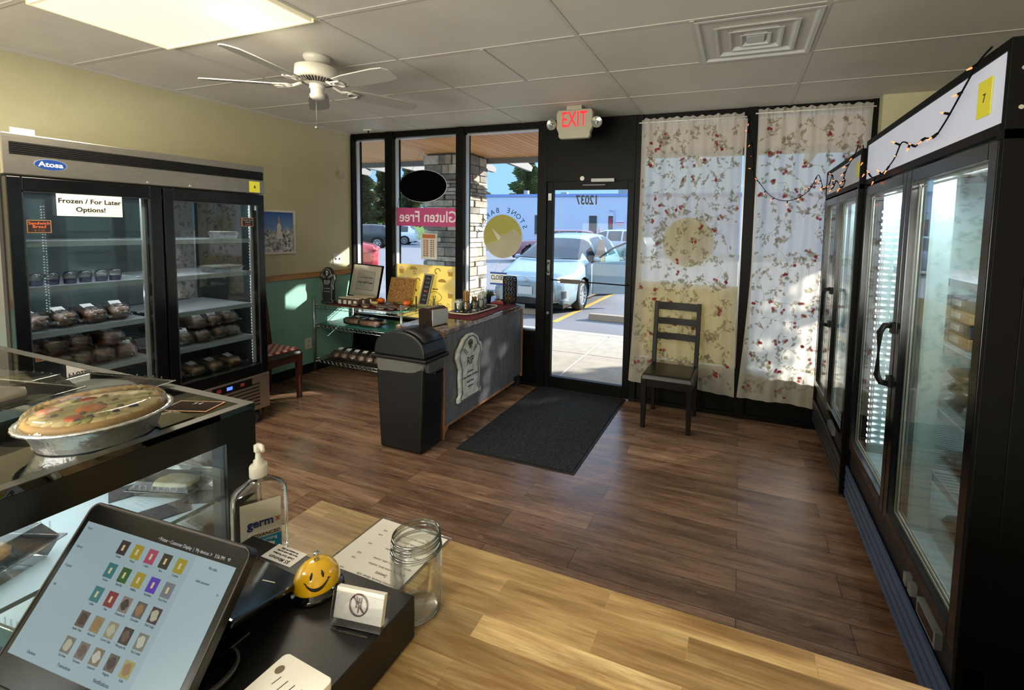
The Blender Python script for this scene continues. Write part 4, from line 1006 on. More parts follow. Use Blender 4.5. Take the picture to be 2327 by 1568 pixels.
# flat cellophane packets
random.seed(21)
pk = None; spots = [(0.50, -0.50), (0.60, -0.44), (0.68, -0.52), (0.74, -0.42), (0.82, -0.34), (0.86, -0.46), (0.94, -0.40), (1.00, -0.50), (1.05, -0.36), (1.10, -0.45), (0.90, -0.54), (0.78, -0.27)]
cols = ['golden', 'chocolate', 'cream', 'oat', 'sugar', 'pale']
for i, (x, y) in enumerate(spots):
    lab = 'flat packet of cookies, %s from the left on the red cloth of the rack' % ORD[i]
    c = [COOK, mat('dark_cookie', '#4a3226', 0.5, var=0.3, vs=30), mat('cream_cookie', '#c2a883', 0.5, var=0.2, vs=30)][i % 3]
    t = thing('cookie_packet', lab, 'cookies', (x, y, ZT), random.uniform(-0.5, 0.5), 'flat cookie packets on the rack')
    MB().blob((0, 0, 0.012), 0.048, 0.030, 0.011, 12, 6, 0, 0.05, 0.6).build('cookie', c, t)
    MB().blob((0, 0, 0.013), 0.060, 0.038, 0.013, 12, 6, 0, 0.09, 0.7).build('wrapper', CELLO, t)
tag(MB().box(-0.006, -0.006, 0, 0.006, 0.006, 0.13).build('wooden_pick', mat('dark_stick', '#4a4426', 0.6), loc=(1.16, -0.30, ZT)), 'short dark stick standing near the right end of the rack', 'stick')
# loaves on the rack
for i, (x, y, r) in enumerate(((0.46, -0.42, 0.25), (0.68, -0.44, 0.15))):
    dup(LOAF, (x, y, 0.535), r, rowlabel('brown bagged loaf', i, 2, 'on the middle shelf of the wire rack'), 'bagged bread on the wire rack', (1.15, 1.2, 0.85))
for i in range(8):
    dup(LOAF, (0.22 + 0.118 * i, -0.41, 0.146), radians(-80), rowlabel('brown bagged loaf', i, 8, 'on the bottom shelf of the wire rack'), 'bagged bread on the wire rack', (1.1, 1.0, 0.85))

# ================================================================ grey counter
gp = NT('grey_washed_plywood'); vv = gp.coord((1, 9, 1.2))
gp.link(gp.mix(0.5, gp.ramp(gp.noise(vv, 3, 5, 0.6), [(0.3, hx('#4c4c50')), (0.7, hx('#7b7c80'))]), gp.ramp(gp.noise(gp.coord((1, 3, 3)), 5, 5, 0.7), [(0.3, hx('#55565a')), (0.7, hx('#7a7b7f'))])), gp.p.inputs['Base Color']); gp.p.inputs['Roughness'].default_value = 0.55; gp.p.inputs['Specular IOR Level'].default_value = 0.3
RAWW = mat('raw_pine_edge', '#a8744c', 0.6, var=0.2, vs=6, stretch=(1, 1, 8))
tm = NT('mottled_brown_laminate'); vv = tm.coord()
tm.link(tm.ramp(tm.noise(vv, 14, 6, 0.75), [(0.34, hx('#2c211c')), (0.46, hx('#5a473a')), (0.56, hx('#7d6656')), (0.68, hx('#9c8878'))]), tm.p.inputs['Base Color']); tm.p.inputs['Roughness'].default_value = 0.12; tm = tm.m
t = thing('display_counter', 'grey plywood counter with mottled brown top beside the door', 'counter', (1.88, -1.41, 0))
MB().box(-0.01, -0.004, 0.815, 0.445, 1.365, 0.852).build('countertop', tm, t, bevel=0.004)
m = MB(); m.box(0.41, 0.012, 0.10, 0.43, 1.165, 0.815, 0); m.box(0.41, 1.165, 0.13, 0.422, 1.36, 0.815, 0); m.build('side_panel', gp.m, t, bevel=0.001)
m = MB(); m.box(0.408, 0, 0.0, 0.436, 0.014, 0.815); m.box(0.405, 0.014, 0.085, 0.433, 1.17, 0.102); m.box(0.40, 1.34, 0.1, 0.428, 1.362, 0.815); m.prism([(0.014, 0.085), (0.10, 0.085), (0.014, 0.0)], (0.40, 0, 0), (0, 1, 0), (0, 0, 1), (0.02, 0, 0)); m.build('edge_trim', RAWW, t)
MB().box(0, 0, 0.1, 0.41, 0.012, 0.815).box(0, 0.012, 0.1, 0.012, 1.36, 0.815).box(0.012, 0.012, 0.1, 0.41, 1.36, 0.115).box(0, 1.348, 0.1, 0.41, 1.36, 0.815).box(0.0, 1.3, 0.0, 0.41, 1.355, 0.1).box(0, 0.01, 0, 0.03, 0.04, 0.1).build('carcass', mat('dark_counter_carcass', '#2a2422', 0.6), t)
for y in (0.03, 1.16): MB().cyl((0.43, y, 0.79), (0.432, y, 0.79), 0.006, n=8).build('screw', BLACK, t)
# gravestone hung on the counter
t = gravestone('gravestone_prop', 'large pale foam RIP gravestone leaning on the side of the grey counter', (2.345, -1.088, 0.232), radians(90), 0.335, 0.535, 0.026, mat('pale_foam_stone', '#d2d4ca', 0.7, var=0.3, vs=18, bump=0.4, bs=40), mat('dark_stone_paint', '#55564f', 0.7), mat('dark_carving_paint', '#26282a', 0.7), 'RIP', (('ask about', 0.42, 0.022), ('HALLOWEEN COOKIES', 0.345, 0.0195), ('made fresh', 0.265, 0.022), ('until gone', 0.19, 0.02)))  # skull and scrolls are a darker grey than the slab
# things on the counter
Z = 0.8525
tag(MB().grid(lambda u, v: (1.93 + u * 0.37 + 0.01 * sin(v * 8), -1.0 + v * 0.86, Z + 0.002 + 0.0008 * sin(u * 22) * sin(v * 30)), 20, 40).build('table_runner', BURG, solid=0.002), 'burgundy table runner lying on the grey counter under the tray', 'cloth')
t = thing('napkin_dispenser', 'chrome and brown tabletop napkin dispenser on the near end of the counter', 'dispenser', (2.105, -1.255, Z), radians(-8))
pf = [(-0.068, 0), (0.068, 0), (0.072, 0.125), (0.03, 0.142), (-0.03, 0.142), (-0.072, 0.125)]
MB().prism(pf, (0, -0.09, 0), (1, 0, 0), (0, 0, 1), (0, 0.18, 0)).build('housing', mat('brown_chrome', '#4b423b', 0.15, 0.7), t, bevel=0.004)
MB().prism([(-0.085, 0.006), (0.085, 0.006), (0.085, 0.125), (-0.085, 0.135)], (0.0715, 0, 0), (0, 1, 0), (0, 0, 1), (0.006, 0, 0)).build('face_plate', mat('brushed_face', '#c4c7c9', 0.35, 0.5), t, bevel=0.002)
t = thing('serving_tray', 'dark tray with pale rim holding condiment jars on the counter', 'tray', (2.07, -0.60, Z + 0.003))
rr = [(0.11 * cos(a) * 1.0, 0.27 * sin(a)) for a in [2 * pi * k / 40 for k in range(40)]]
def sq(a, p): return math.copysign(abs(a) ** p, a)
o1 = [(0.13 * sq(cos(2 * pi * k / 40), 0.45), 0.27 * sq(sin(2 * pi * k / 40), 0.45)) for k in range(40)]
MB().prism([(a * 0.9, b_ * 0.95) for a, b_ in o1], (0, 0, 0), (1, 0, 0), (0, 1, 0), (0, 0, 0.006)).build('tray_base', mat('dark_tray', '#1b1a1a', 0.25), t)
MB().tube([(a, b_, 0.014) for a, b_ in o1], 0.007, 8, closed=True).build('pale_rim', mat('pale_rim', '#cfc3ae', 0.35), t)
ZJ = Z + 0.0095
def jar(name, label, loc, r, h, fill=None, fh=0, sticks=None, cat='jar'):
    t = thing(name, label, cat, loc)
    MB().lathe([(0, 0), (r * 0.95, 0), (r, 0.01), (r, h * 0.72), (r * 0.8, h * 0.82), (r * 0.8, h), (r * 0.76, h), (r * 0.76, h * 0.82), (r * 0.93, h * 0.7), (r * 0.93, 0.012), (0, 0.008)], n=20).build('glass_jar', CLEAR, t)
    if fill:
        MB().lathe([(0, 0.009), (r * 0.9, 0.012), (r * 0.9, fh), (0, fh + 0.004)], n=16).build('contents', fill, t)
    return t
KW = mat('wood_sticks', '#a27b45', 0.5, var=0.3, vs=30, stretch=(8, 8, 1)); WP = mat('white_plastic_utensil', '#d5d8d3', 0.3)
def sticks(t, n, r, h0, h1, w, m, name):
    for k in range(n):
        a = random.uniform(0, 2 * pi); q = r * sqrt(random.random()); x, y = q * cos(a), q * sin(a)
        MB().beam((x * 0.7, y * 0.7, h0), (x * 1.25, y * 1.25, h1 * random.uniform(0.9, 1.0)), w, w * 0.4, (cos(a * 3), sin(a * 3), 0)).build(name, m, t)
jar('lidded_jar', 'squat pale jar with a speckled front on the near end of the tray', (2.01, -0.755, ZJ), 0.042, 0.115, mat('pale_napkins', '#a9b3ac', 0.6, var=0.3, vs=60), 0.10)
t = jar('stirrer_jar', 'glass jar packed with tall brown wooden stirrers', (2.065, -0.72, ZJ), 0.036, 0.10)
sticks(t, 26, 0.026, 0.01, 0.20, 0.007, KW, 'wooden_stirrer')
t = jar('stirrer_jar', 'smaller glass jar with short wooden spoons beside the tall stirrers', (2.085, -0.625, ZJ), 0.034, 0.095)
sticks(t, 16, 0.024, 0.01, 0.135, 0.009, KW, 'wooden_spoon')
t = jar('fork_jar', 'glass jar with clear plastic forks in the middle of the tray', (2.095, -0.53, ZJ), 0.034, 0.10)
sticks(t, 14, 0.024, 0.01, 0.15, 0.009, WP, 'plastic_fork')
t = jar('spoon_jar', 'glass jar with white plastic spoons at the far end of the tray', (2.07, -0.435, ZJ), 0.033, 0.10)
sticks(t, 12, 0.024, 0.01, 0.16, 0.009, WP, 'plastic_spoon')
tag(MB().lathe([(0, 0), (0.012, 0), (0.014, 0.08), (0.006, 0.09), (0.006, 0.12), (0, 0.12)], n=12).build('glue_bottle', mat('pale_teal_plastic', '#7fb8b0', 0.3), loc=(2.02, -0.66, ZJ)), 'slim teal bottle standing between the squat jar and the stirrers', 'bottle')
# plant
t = thing('potted_plant', 'small green spiky plant in a navy pot on the counter by the window', 'plant', (1.985, -0.235, Z + 0.003))
MB().lathe([(0, 0), (0.04, 0), (0.048, 0.09), (0.05, 0.095), (0.044, 0.095), (0.042, 0.08), (0, 0.08)], n=24).build('pot', mat('navy_pot', '#1a2140', 0.3), t)
lf = MB(); random.seed(5)
for k in range(150):
    a = random.uniform(0, 2 * pi); el_ = random.uniform(0.1, 1.4); L = random.uniform(0.04, 0.085); 
    d0 = Vector((cos(a) * cos(el_), sin(a) * cos(el_), sin(el_))); p = Vector((0.03 * cos(a), 0.03 * sin(a), 0.08)) * 1
    lf.tube([p, p + d0 * L * 0.5, p + d0 * L + Vector((0, 0, -0.012 * cos(el_)))], [0.003, 0.0035, 0.0006], 4)
lf.build('leaves', mat('dark_leaf_green', '#2f4a25', 0.5, var=0.4, vs=40), t)
# small easel with red cloth and wire wine-glass shape
t = thing('mini_easel', 'tiny pale wooden easel standing on pink cloth beside the lantern', 'easel', (2.05, -0.12, Z + 0.006))
MB().beam((-0.03, 0, 0.0), (0, 0.01, 0.13), 0.006, 0.006).beam((0.03, 0, 0.0), (0, 0.01, 0.13), 0.006, 0.006).beam((0, 0.05, 0.0), (0, 0.01, 0.13), 0.006, 0.006).beam((-0.03, -0.005, 0.02), (0.03, -0.005, 0.02), 0.006, 0.008).build('easel_frame', mat('pale_pine', '#d8b48c', 0.6), t)
tag(MB().grid(lambda u, v: (1.99 + u * 0.16, -0.19 + v * 0.13, Z + 0.006 + 0.012 * (abs(sin(u * 5 + v * 3))) * v), 14, 8).build('pink_cloth', mat('pink_red_cloth', '#c8384c', 0.8), solid=0.002), 'small pink-red folded cloth under the tiny easel', 'cloth')
# lantern
t = thing('pierced_lantern', 'tall bronze pierced-metal lantern on the far corner of the counter', 'lantern', (2.185, -0.115, Z))
BRZ = mat('dark_bronze', '#2b221c', 0.35, 0.6)
R0, HL, NA, NZ = 0.068, 0.285, 14, 9
m = MB(); m.lathe([(0, 0), (R0, 0), (R0 + 0.003, 0.004), (R0, 0.018), (R0 - 0.004, 0.018)], n=32); m.lathe([(R0 - 0.004, HL - 0.01), (R0 + 0.003, HL - 0.01), (R0 + 0.004, HL), (R0 - 0.004, HL)], n=32)
m.build('rims', BRZ, t)
m = MB()
dz = (HL - 0.03) / NZ
for k in range(NA):
    for s in (-1, 1):
        pts = []
        for j in range(NZ * 3 + 1):
            a = 2 * pi * (k + s * j / 6) / NA; pts.append((R0 * cos(a), R0 * sin(a), 0.018 + dz * j / 3))
        m.tube(pts, 0.0042, 4)
for j in range(NZ * 2 + 1):
    for k in range(NA):
        a = 2 * pi * (k + 0.5 * (j % 2)) / NA; 
        if 0 < j < NZ * 2: m.blob((R0 * cos(a), R0 * sin(a), 0.018 + dz * j / 2), 0.006, 0.006, 0.008, 5, 3)
m.build('lattice', BRZ, t)
MB().cyl((0, 0, 0.004), (0, 0, 0.10), 0.03, n=16).build('candle', mat('amber_candle', '#b88a4a', 0.5), t)

# ================================================================ trash bin
t = thing('trash_bin', 'black slim trash bin with domed lid and clear liner beside the counter', 'trash bin', (2.13, -1.555, 0))
BIN = mat('bin_black_plastic', '#08080a', 0.45, bump=0.15, bs=300, spec=0.35)
MB().frus((-0.185, -0.115, 0.185, 0.115, 0), (-0.215, -0.122, 0.215, 0.122, 0.66)).build('bin_body', BIN, t, bevel=0.018, seg=3)
def film():
    t = NT('bin_liner_film'); t.p.inputs['Base Color'].default_value = hx('#72736f'); t.p.inputs['Roughness'].default_value = 0.3; t.p.inputs['Alpha'].default_value = 0.55; t.bump(t.noise(t.coord((1, 1, 0.3)), 30, 3), 0.8, 0.01); return t.m
LINER = film()
ln = MB()
def bag(u, v):
    a = 2 * pi * u; x, y = 0.232 * sq(cos(a), 0.3), 0.137 * sq(sin(a), 0.3); k = 1 + 0.01 * sin(a * 23) * v + 0.012 * sin(a * 9 + 2) * v
    return (x * k * (1 - 0.045 * v), y * k * (1 - 0.045 * v), 0.688 - v * (0.085 + 0.02 * sin(a * 3 + 1)))
ln.grid(bag, 90, 6); ln.build('bin_liner', LINER, t)
LID = mat('bin_lid_plastic', '#0d0d10', 0.42, bump=0.1, bs=300, spec=0.4)
l = MB(); l.frus((-0.24, -0.138, 0.24, 0.138, 0.672), (-0.245, -0.142, 0.245, 0.142, 0.70))
l.build('lid_rim', LID, t, bevel=0.008)
d_ = MB(); npf = 24
prof = [(-0.225 + 0.45 * k / npf, 0.70 + 0.045 + 0.145 * sqrt(max(0, 1 - ((k / npf - 0.5) * 2.0) ** 2)) * 0.95) for k in range(npf + 1)]
prof = [(-0.225, 0.70)] + prof + [(0.225, 0.70)]
d_.prism([(a, b_) for a, b_ in prof], (0, -0.128, 0), (1, 0, 0), (0, 0, 1), (0, 0.256, 0)); d_.build('domed_lid', LID, t, bevel=0.012, seg=3)
fl = MB()
fp = [(0.02 + 0.185 * k / 10, 0.7525 + 0.138 * sqrt(max(0, 1 - ((0.02 + 0.185 * k / 10) / 0.225) ** 2))) for k in range(11)]
fl.grid(lambda u, v: (lambda k: (fp[min(10, int(round(k)))][0], -0.105 + 0.21 * v, fp[min(10, int(round(k)))][1]))(u * 10), 10, 2); fl.build('swing_flap', LID, t, solid=0.006)
text('BRUTE', 0.03, PAPER, t, (0.2135, -0.01, 0.57), u=(0, 1, 0), xs=0.8, bold=0.0006) if False else None
lg = MB(); lg.box(0.208, 0.02, 0.56, 0.2145, 0.10, 0.60); lg.build('handle_recess', BLACKG, t)
text('Slim', 0.028, WHITE, t, (0.2105, 0.015, 0.575), u=(0, 1, 0), v=(0, 0, 1), name='lettering')

# ================================================================ chairs
DW = mat('espresso_wood', '#0d0705', 0.42, var=0.3, vs=5, spec=0.2)
RW_ = mat('mahogany_wood', '#42211a', 0.35, var=0.3, vs=5)
def chair(label, loc, rz, wood, seat_m, cushion=None):
    """faces -y locally"""
    t = thing('dining_chair', label, 'chair', loc, rz)
    w, dp, hs, hb = 0.42, 0.43, 0.45, 1.0
    for s in (-1, 1):
        MB().frus((s * 0.185 - 0.017, -dp / 2 + 0.005, s * 0.185 + 0.017, -dp / 2 + 0.039, 0), (s * 0.185 - 0.024, -dp / 2, s * 0.185 + 0.024, -dp / 2 + 0.048, hs - 0.035)).build('leg', wood, t, bevel=0.003)
        m = MB(); m.frus((s * 0.185 - 0.016, dp / 2 - 0.01, s * 0.185 + 0.016, dp / 2 + 0.025, 0), (s * 0.185 - 0.019, dp / 2 - 0.04, s * 0.185 + 0.019, dp / 2, hs)); m.frus((s * 0.185 - 0.019, dp / 2 - 0.04, s * 0.185 + 0.019, dp / 2, hs), (s * 0.187 - 0.018, dp / 2 + 0.035, s * 0.187 + 0.018, dp / 2 + 0.06, hb))
        m.build('leg', wood, t, bevel=0.003)
    m = MB(); m.box(-0.17, -dp / 2 + 0.008, hs - 0.095, 0.17, -dp / 2 + 0.03, hs - 0.035); m.box(-0.17, dp / 2 - 0.03, hs - 0.095, 0.17, dp / 2 - 0.008, hs - 0.035)
    for s in (-1, 1): m.box(s * 0.195 - 0.01, -dp / 2 + 0.04, hs - 0.095, s * 0.195 + 0.01, dp / 2 - 0.03, hs - 0.035)
    m.build('seat_apron', wood, t)
    MB().frus((-w / 2 - 0.005, -dp / 2 - 0.012, w / 2 + 0.005, dp / 2 - 0.03, hs - 0.035), (-w / 2 + 0.012, -dp / 2 + 0.008, w / 2 - 0.012, dp / 2 - 0.045, hs + 0.012)).build('seat', seat_m, t, bevel=0.014, seg=3)
    for (z0, z1) in ((0.93, 0.995), (0.80, 0.855), (0.665, 0.72)):
        y0 = dp / 2 - 0.03 + (z0 - hs) * 0.11
        sl = MB()
        for q in range(8): u0, u1 = q / 8, (q + 1) / 8; sl.add([(-0.172 + 0.344 * uu, y0 + 0.016 * sin(pi * uu) + (zz - z0) * 0.11 + dd, zz) for dd in (0, 0.018) for zz in (z0, z1) for uu in (u0, u1)], [(0, 1, 3, 2), (4, 6, 7, 5), (0, 4, 5, 1), (2, 3, 7, 6)])
        sl.build('back_slat', wood, t)
    if cushion: MB().frus((-0.19, -0.2, 0.19, 0.14, hs + 0.013), (-0.175, -0.185, 0.175, 0.125, hs + 0.032)).build('seat_cushion', cushion, t, bevel=0.006)
    return t
chair('dark espresso ladder-back chair with black leather seat in front of the floral curtain', (3.870, -0.365, 0), radians(-1.5), DW, mat('black_leather', '#161211', 0.32, bump=0.2, bs=60))
cu = NT('red_plaid_fabric'); vv = cu.coord((1, 1, 1)); cw = cu.new('ShaderNodeTexChecker'); cw.inputs['Scale'].default_value = 28; cw.inputs[1].default_value = hx('#8a1f2c'); cw.inputs[2].default_value = hx('#c9aba6'); cu.link(vv, cw.inputs[0]); cu.link(cw.outputs[0], cu.p.inputs['Base Color']); cu.p.inputs['Roughness'].default_value = 0.8
chair('reddish wooden chair with a red checked cushion behind the steel freezer', (0.365, -1.40, 0), radians(90), RW_, mat('dark_leather', '#241c1a', 0.3), cu.m)

# ================================================================ wall things
t = thing('framed_photo', 'white framed picture of a white mountain temple on the cream wall', 'picture', (0.0, -1.0, 1.32))
pw, ph = 0.40, 0.44
m = MB()
for a in ((-0.21, 0, 0.21, 0.02), (-0.21, ph - 0.02, 0.21, ph), (-0.21, 0.02, -0.19, ph - 0.02), (0.19, 0.02, 0.21, ph - 0.02)): m.box(0.001, a[0], a[1], 0.02, a[2], a[3])
m.build('frame', WHITE, t)
ph_m = NT('printed_photo'); vv = ph_m.coord(); xz = ph_m.new('ShaderNodeSeparateXYZ'); ph_m.link(vv, xz.inputs[0])
ad = ph_m.new('ShaderNodeMath', operation='MULTIPLY_ADD'); ad.inputs[1].default_value = 0.22; ph_m.link(ph_m.noise(vv, 9, 4, 0.6), ad.inputs[0]); ph_m.link(xz.outputs['Z'], ad.inputs[2])
sky_ = ph_m.ramp(xz.outputs['Z'], [(0.2, hx('#7fa8d8')), (0.4, hx('#2c5fb0'))]); rock = ph_m.ramp(ph_m.noise(vv, 26, 4, 0.8), [(0.40, hx('#3a3c40')), (0.5, hx('#a9acae')), (0.6, hx('#e2e2e0'))])
ph_m.link(ph_m.mix(ph_m.ramp(ad.outputs[0], [(0.335, (0, 0, 0, 1)), (0.36, (1, 1, 1, 1))]), rock, sky_), ph_m.p.inputs['Base Color']); ph_m.p.inputs['Roughness'].default_value = 0.3
MB().box(0.001, -0.19, 0.02, 0.006, 0.19, ph - 0.02).build('photo_print', ph_m.m, t)
m = MB(); m.lathe([(0.035, 0), (0.035, 0.05), (0.02, 0.09), (0.026, 0.12), (0.01, 0.16), (0.003, 0.22), (0, 0.23)], (0.008, 0.035, 0.15), n=16, sx=0.06); m.build('temple_print', mat('temple_white', '#e8e6e2', 0.5), t)
MB().lathe([(0.012, 0), (0.008, 0.03), (0, 0.06)], (0.0095, 0.035, 0.31), n=12, sx=0.06).build('gold_spire', mat('gold_print', '#c9a040', 0.4), t)
def plate(label, loc, kind, cat='outlet', h=0.12, w=0.075):
    t = thing('wall_plate', label, cat, loc)
    MB().box(0, -w / 2, 0, 0.006, w / 2, h).build('cover_plate', WHITE, t, bevel=0.002)
    m = MB()
    if kind == 'switch':
        for y in (-w * 0.22, w * 0.22): m.box(0.006, y - 0.005, h / 2 - 0.01, 0.014, y + 0.005, h / 2 + 0.01)
        m.build('toggle_switches', INK, t)
    else:
        for z in (0.28, 0.72): m.box(0.006, -0.012, h * z - 0.012, 0.007, 0.012, h * z + 0.012)
        m.build('sockets', mat('socket_grey', '#b9b6ad', 0.5), t)
plate('white double switch plate on the cream wall near the corner window', (0.001, -0.255, 1.165), 'switch', 'switch', 0.13, 0.115)
plate('white outlet plate on the teal wall low beside the wire rack', (0.001, -0.655, 0.265), 'outlet')
tag(MB().box(0.0, -0.025, 0, 0.03, 0.025, 0.06).build('motion_sensor', mat('beige_plastic', '#b9ad94', 0.5), bevel=0.004, loc=(0.001, -0.21, 2.17)), 'small beige box mounted high on the cream wall corner', 'sensor')
# ================================================================ curtains
def fabric(name, col, thin=0.16, tl=0.5):
    t = NT(name); t.n.remove(t.p)
    v = t.coord(); c = t.ramp(t.noise(v, 9, 3), [(0.3, tuple(x * 0.94 for x in col[:3]) + (1,)), (0.7, col)])
    d = t.new('ShaderNodeBsdfDiffuse'); l = t.new('ShaderNodeBsdfTranslucent'); tr = t.new('ShaderNodeBsdfTransparent')
    a = t.new('ShaderNodeMixShader'); a.inputs[0].default_value = tl; b = t.new('ShaderNodeMixShader'); b.inputs[0].default_value = thin
    t.link(c, d.inputs[0]); t.link(c, l.inputs[0]); t.link(d.outputs[0], a.inputs[1]); t.link(l.outputs[0], a.inputs[2])
    t.link(a.outputs[0], b.inputs[1]); t.link(tr.outputs[0], b.inputs[2]); t.link(b.outputs[0], t.o.inputs[0])
    MATS[name] = t.m
    return t.m
CF_ = fabric('ivory_curtain_cotton', hx('#f3eee0'), 0.20, 0.6)
CP_ = [fabric('print_brown_stem', hx('#b5a88c'), 0.4), fabric('print_sage_leaf', hx('#a8a88c'), 0.35), fabric('print_red_petal', hx('#b0424c'), 0.2), fabric('print_dusty_leaf', hx('#b5aa94'), 0.35)]
def curtain(label, x0t, x1t, x0b, x1b, zt, zb, seed, wave):
    rnd = random.Random(seed)
    t = thing('curtain', label, 'curtain', (0, 0, 0))
    ph = [rnd.uniform(0, 6.3) for _ in range(6)]
    def S(u, v, off=0.0):
        # v: 0 top .. 1 bottom
        pinch = 0.02 * sin(pi * v)
        xl = x0t + (x0b - x0t) * v ** 1.6 + wave * pinch; xr = x1t + (x1b - x1t) * v ** 1.6 - pinch * 0.3
        x = xl + (xr - xl) * u
        amp = 0.014 * (1 - 0.55 * v)
        y = -0.068 + amp * sin(u * 46 + ph[0] + 1.6 * v) + 0.010 * sin(u * 17 + ph[1]) * (0.5 + 0.6 * v) + 0.010 * v * sin(u * 6.5 + ph[2])
        if v < 0.035: y += 0.006 * sin(u * 130)
        z = zt + (zb - zt) * v + 0.012 * sin(u * 6 + ph[3]) * v + 0.006 * sin(u * 80 + ph[4]) * max(0, 1 - v * 30) + (0.03 * (0.5 - u) * v if wave > 0 else 0.0)
        return Vector((x, y - off, z))
    MB().grid(lambda u, v: S(u, v), 190, 70).build('fabric_panel', CF_, t)
    W_, H_ = x1b - x0b, zt - zb
    m = MB()
    def P(cx, cz, dx, dz):
        u = (cx + dx) / W_; v = (cz + dz) / H_
        return None if not (0.01 < u < 0.99 and 0.03 < v < 0.985) else S(u, v, 0.0014)
    def leaf(cx, cz, a, L, w, mi):
        pts = []
        for q in range(8):
            b = 2 * pi * q / 8; lx, lz = (cos(b) * 0.5 + 0.5) * L, sin(b) * w * (1 - 0.35 * cos(b))
            p = P(cx, cz, lx * cos(a) - lz * sin(a), lx * sin(a) + lz * cos(a))
            if p is None: return
            pts.append(p)
        m.add(pts, [tuple(range(8))], mi)
    def stem(cx, cz, a, L, bend, mi=0, w=0.0013):
        L_ = []; R_ = []; x, z = cx, cz; n = 7; path = []
        for q in range(n + 1):
            path.append((x, z, a)); x += cos(a) * L / n; z += sin(a) * L / n; a += bend / n
        for (x, z, b) in path:
            p = P(x, z, -sin(b) * w, cos(b) * w); r = P(x, z, sin(b) * w, -cos(b) * w)
            if p is None or r is None: return path
            L_.append(p); R_.append(r)
        m.add(L_ + R_, [(i, i + 1, i + 2 + n, i + 1 + n) for i in range(n)], mi)
        return path
    z = 0.06; row = 0
    while z < H_:
        x = 0.05 + (0.09 if row % 2 else 0)
        while x < W_:
            cx, cz = x + rnd.uniform(-0.02, 0.02), z + rnd.uniform(-0.02, 0.02)
            for br in range(3):
                a = rnd.uniform(0, 2 * pi); pth = stem(cx, cz, a, rnd.uniform(0.07, 0.13), rnd.uniform(-1.4, 1.4))
                for k in range(2, 8):
                    if rnd.random() < 0.6:
                        px, pz, b = pth[k]; s = rnd.choice((-1, 1)); leaf(px, pz, b + s * rnd.uniform(0.5, 1.1), rnd.uniform(0.018, 0.046), rnd.uniform(0.005, 0.012), rnd.choice((1, 1, 3, 3)))
                px, pz, b = pth[-1]
                if rnd.random() < 0.22:
                    for f in range(rnd.choice((2, 3))):
                        fx, fz = px + rnd.uniform(-0.018, 0.018), pz + rnd.uniform(-0.018, 0.018); a0 = rnd.uniform(0, 6)
                        for q in range(5): leaf(fx, fz, a0 + q * 1.257, 0.0155, 0.0055, 2)
                elif rnd.random() < 0.5: leaf(px, pz, b, 0.04, 0.011, rnd.choice((1, 3)))
                else:
                    leaf(px, pz, b, 0.03, 0.008, 3)
            x += 0.165
        z += 0.14; row += 1
    m.build('floral_print', CP_, t)
    MB().tube([(x0t - 0.02, -0.078, zt - 0.035), (x1t + 0.02, -0.078, zt - 0.035)], 0.006, 8).build('curtain_rod', WHITE, t)
    for x in (x0t + 0.2, x1t - 0.2): MB().tube([(x, -0.045, zt + 0.01), (x, -0.078, zt + 0.005), (x, -0.085, zt - 0.02)], 0.004, 6).build('rod_hook', mat('brass_hook', '#8f8468', 0.4, 0.6), t)
    return t
curtain('ivory floral curtain just right of the glass door, behind the ladder-back chair', 3.485, 4.36, 3.435, 4.385, 2.645, 0.205, 3, 0.6)
curtain('ivory floral curtain at the far right window beside the black coolers', 4.465, 5.285, 4.405, 5.23, 2.665, 0.19, 8, 1.4)

# ================================================================ service counter and display case
ZC = 0.92
t = thing('service_counter', 'butcher-block service counter across the bottom of the view', 'counter', (0, 0, 0))
MB().box(3.385, -4.12, ZC - 0.038, 5.75, -3.405, ZC).build('countertop', M_BLOCK, t, bevel=0.003)
MB().box(3.45, -4.08, 0.0, 5.7, -3.47, ZC - 0.038).build('cabinet', BLACKM, t)
# knots in the wood are in the material
XS, YF, ZTc = 3.37, -3.56, 1.233
t = thing('display_case', 'black-framed glass bakery display case beside the register', 'display case', (0, 0, 0))
GR = mat('grey_case_trim', '#4d4e49', 0.3, 0.4)
X0, Y1c = 1.75, -4.36
m = MB()
m.box(X0, YF - 0.03, 0, XS, YF, 0.40); m.box(X0, Y1c, 0, XS, YF - 0.03, 0.36)
m.box(XS - 0.05, YF - 0.062, 0.40, XS, YF, ZTc - 0.013)             # far post
m.box(XS - 0.05, Y1c, 0.40, XS, Y1c + 0.05, ZTc - 0.013)
m.box(X0, YF - 0.05, 0.40, X0 + 0.05, YF, ZTc - 0.013)
m.box(XS - 0.03, Y1c + 0.05, 1.165, XS, YF - 0.062, ZTc - 0.013)     # band over the side glass
m.box(X0 + 0.05, YF - 0.03, ZTc - 0.06, XS - 0.05, YF, ZTc - 0.013)
m.box(XS - 0.03, Y1c + 0.05, 0.36, XS, YF - 0.062, 0.50)
m.build('case_frame', mat('case_black', '#131312', 0.3), t)
MB().box(X0, Y1c, ZTc - 0.012, XS, YF, ZTc).build('top_glass', glass('case_top_glass', (0.80, 0.86, 0.84, 1), 0.07, maxr=0.95), t)
m = MB(); m.box(XS - 0.022, Y1c, ZTc, XS, YF, ZTc + 0.0015); m.box(X0, YF - 0.02, ZTc, XS - 0.022, YF, ZTc + 0.0012)
m.build('top_edge_trim', GR, t)
MB().box(XS - 0.012, Y1c + 0.05, 0.50, XS - 0.006, YF - 0.062, 1.165).build('side_glass', glass('case_side_glass', (0.93, 0.97, 0.97, 1), 0.03, maxr=0.7), t)
MB().box(X0 + 0.05, YF - 0.012, 0.40, XS - 0.05, YF - 0.006, ZTc - 0.06).build('front_glass', COOLER, t)
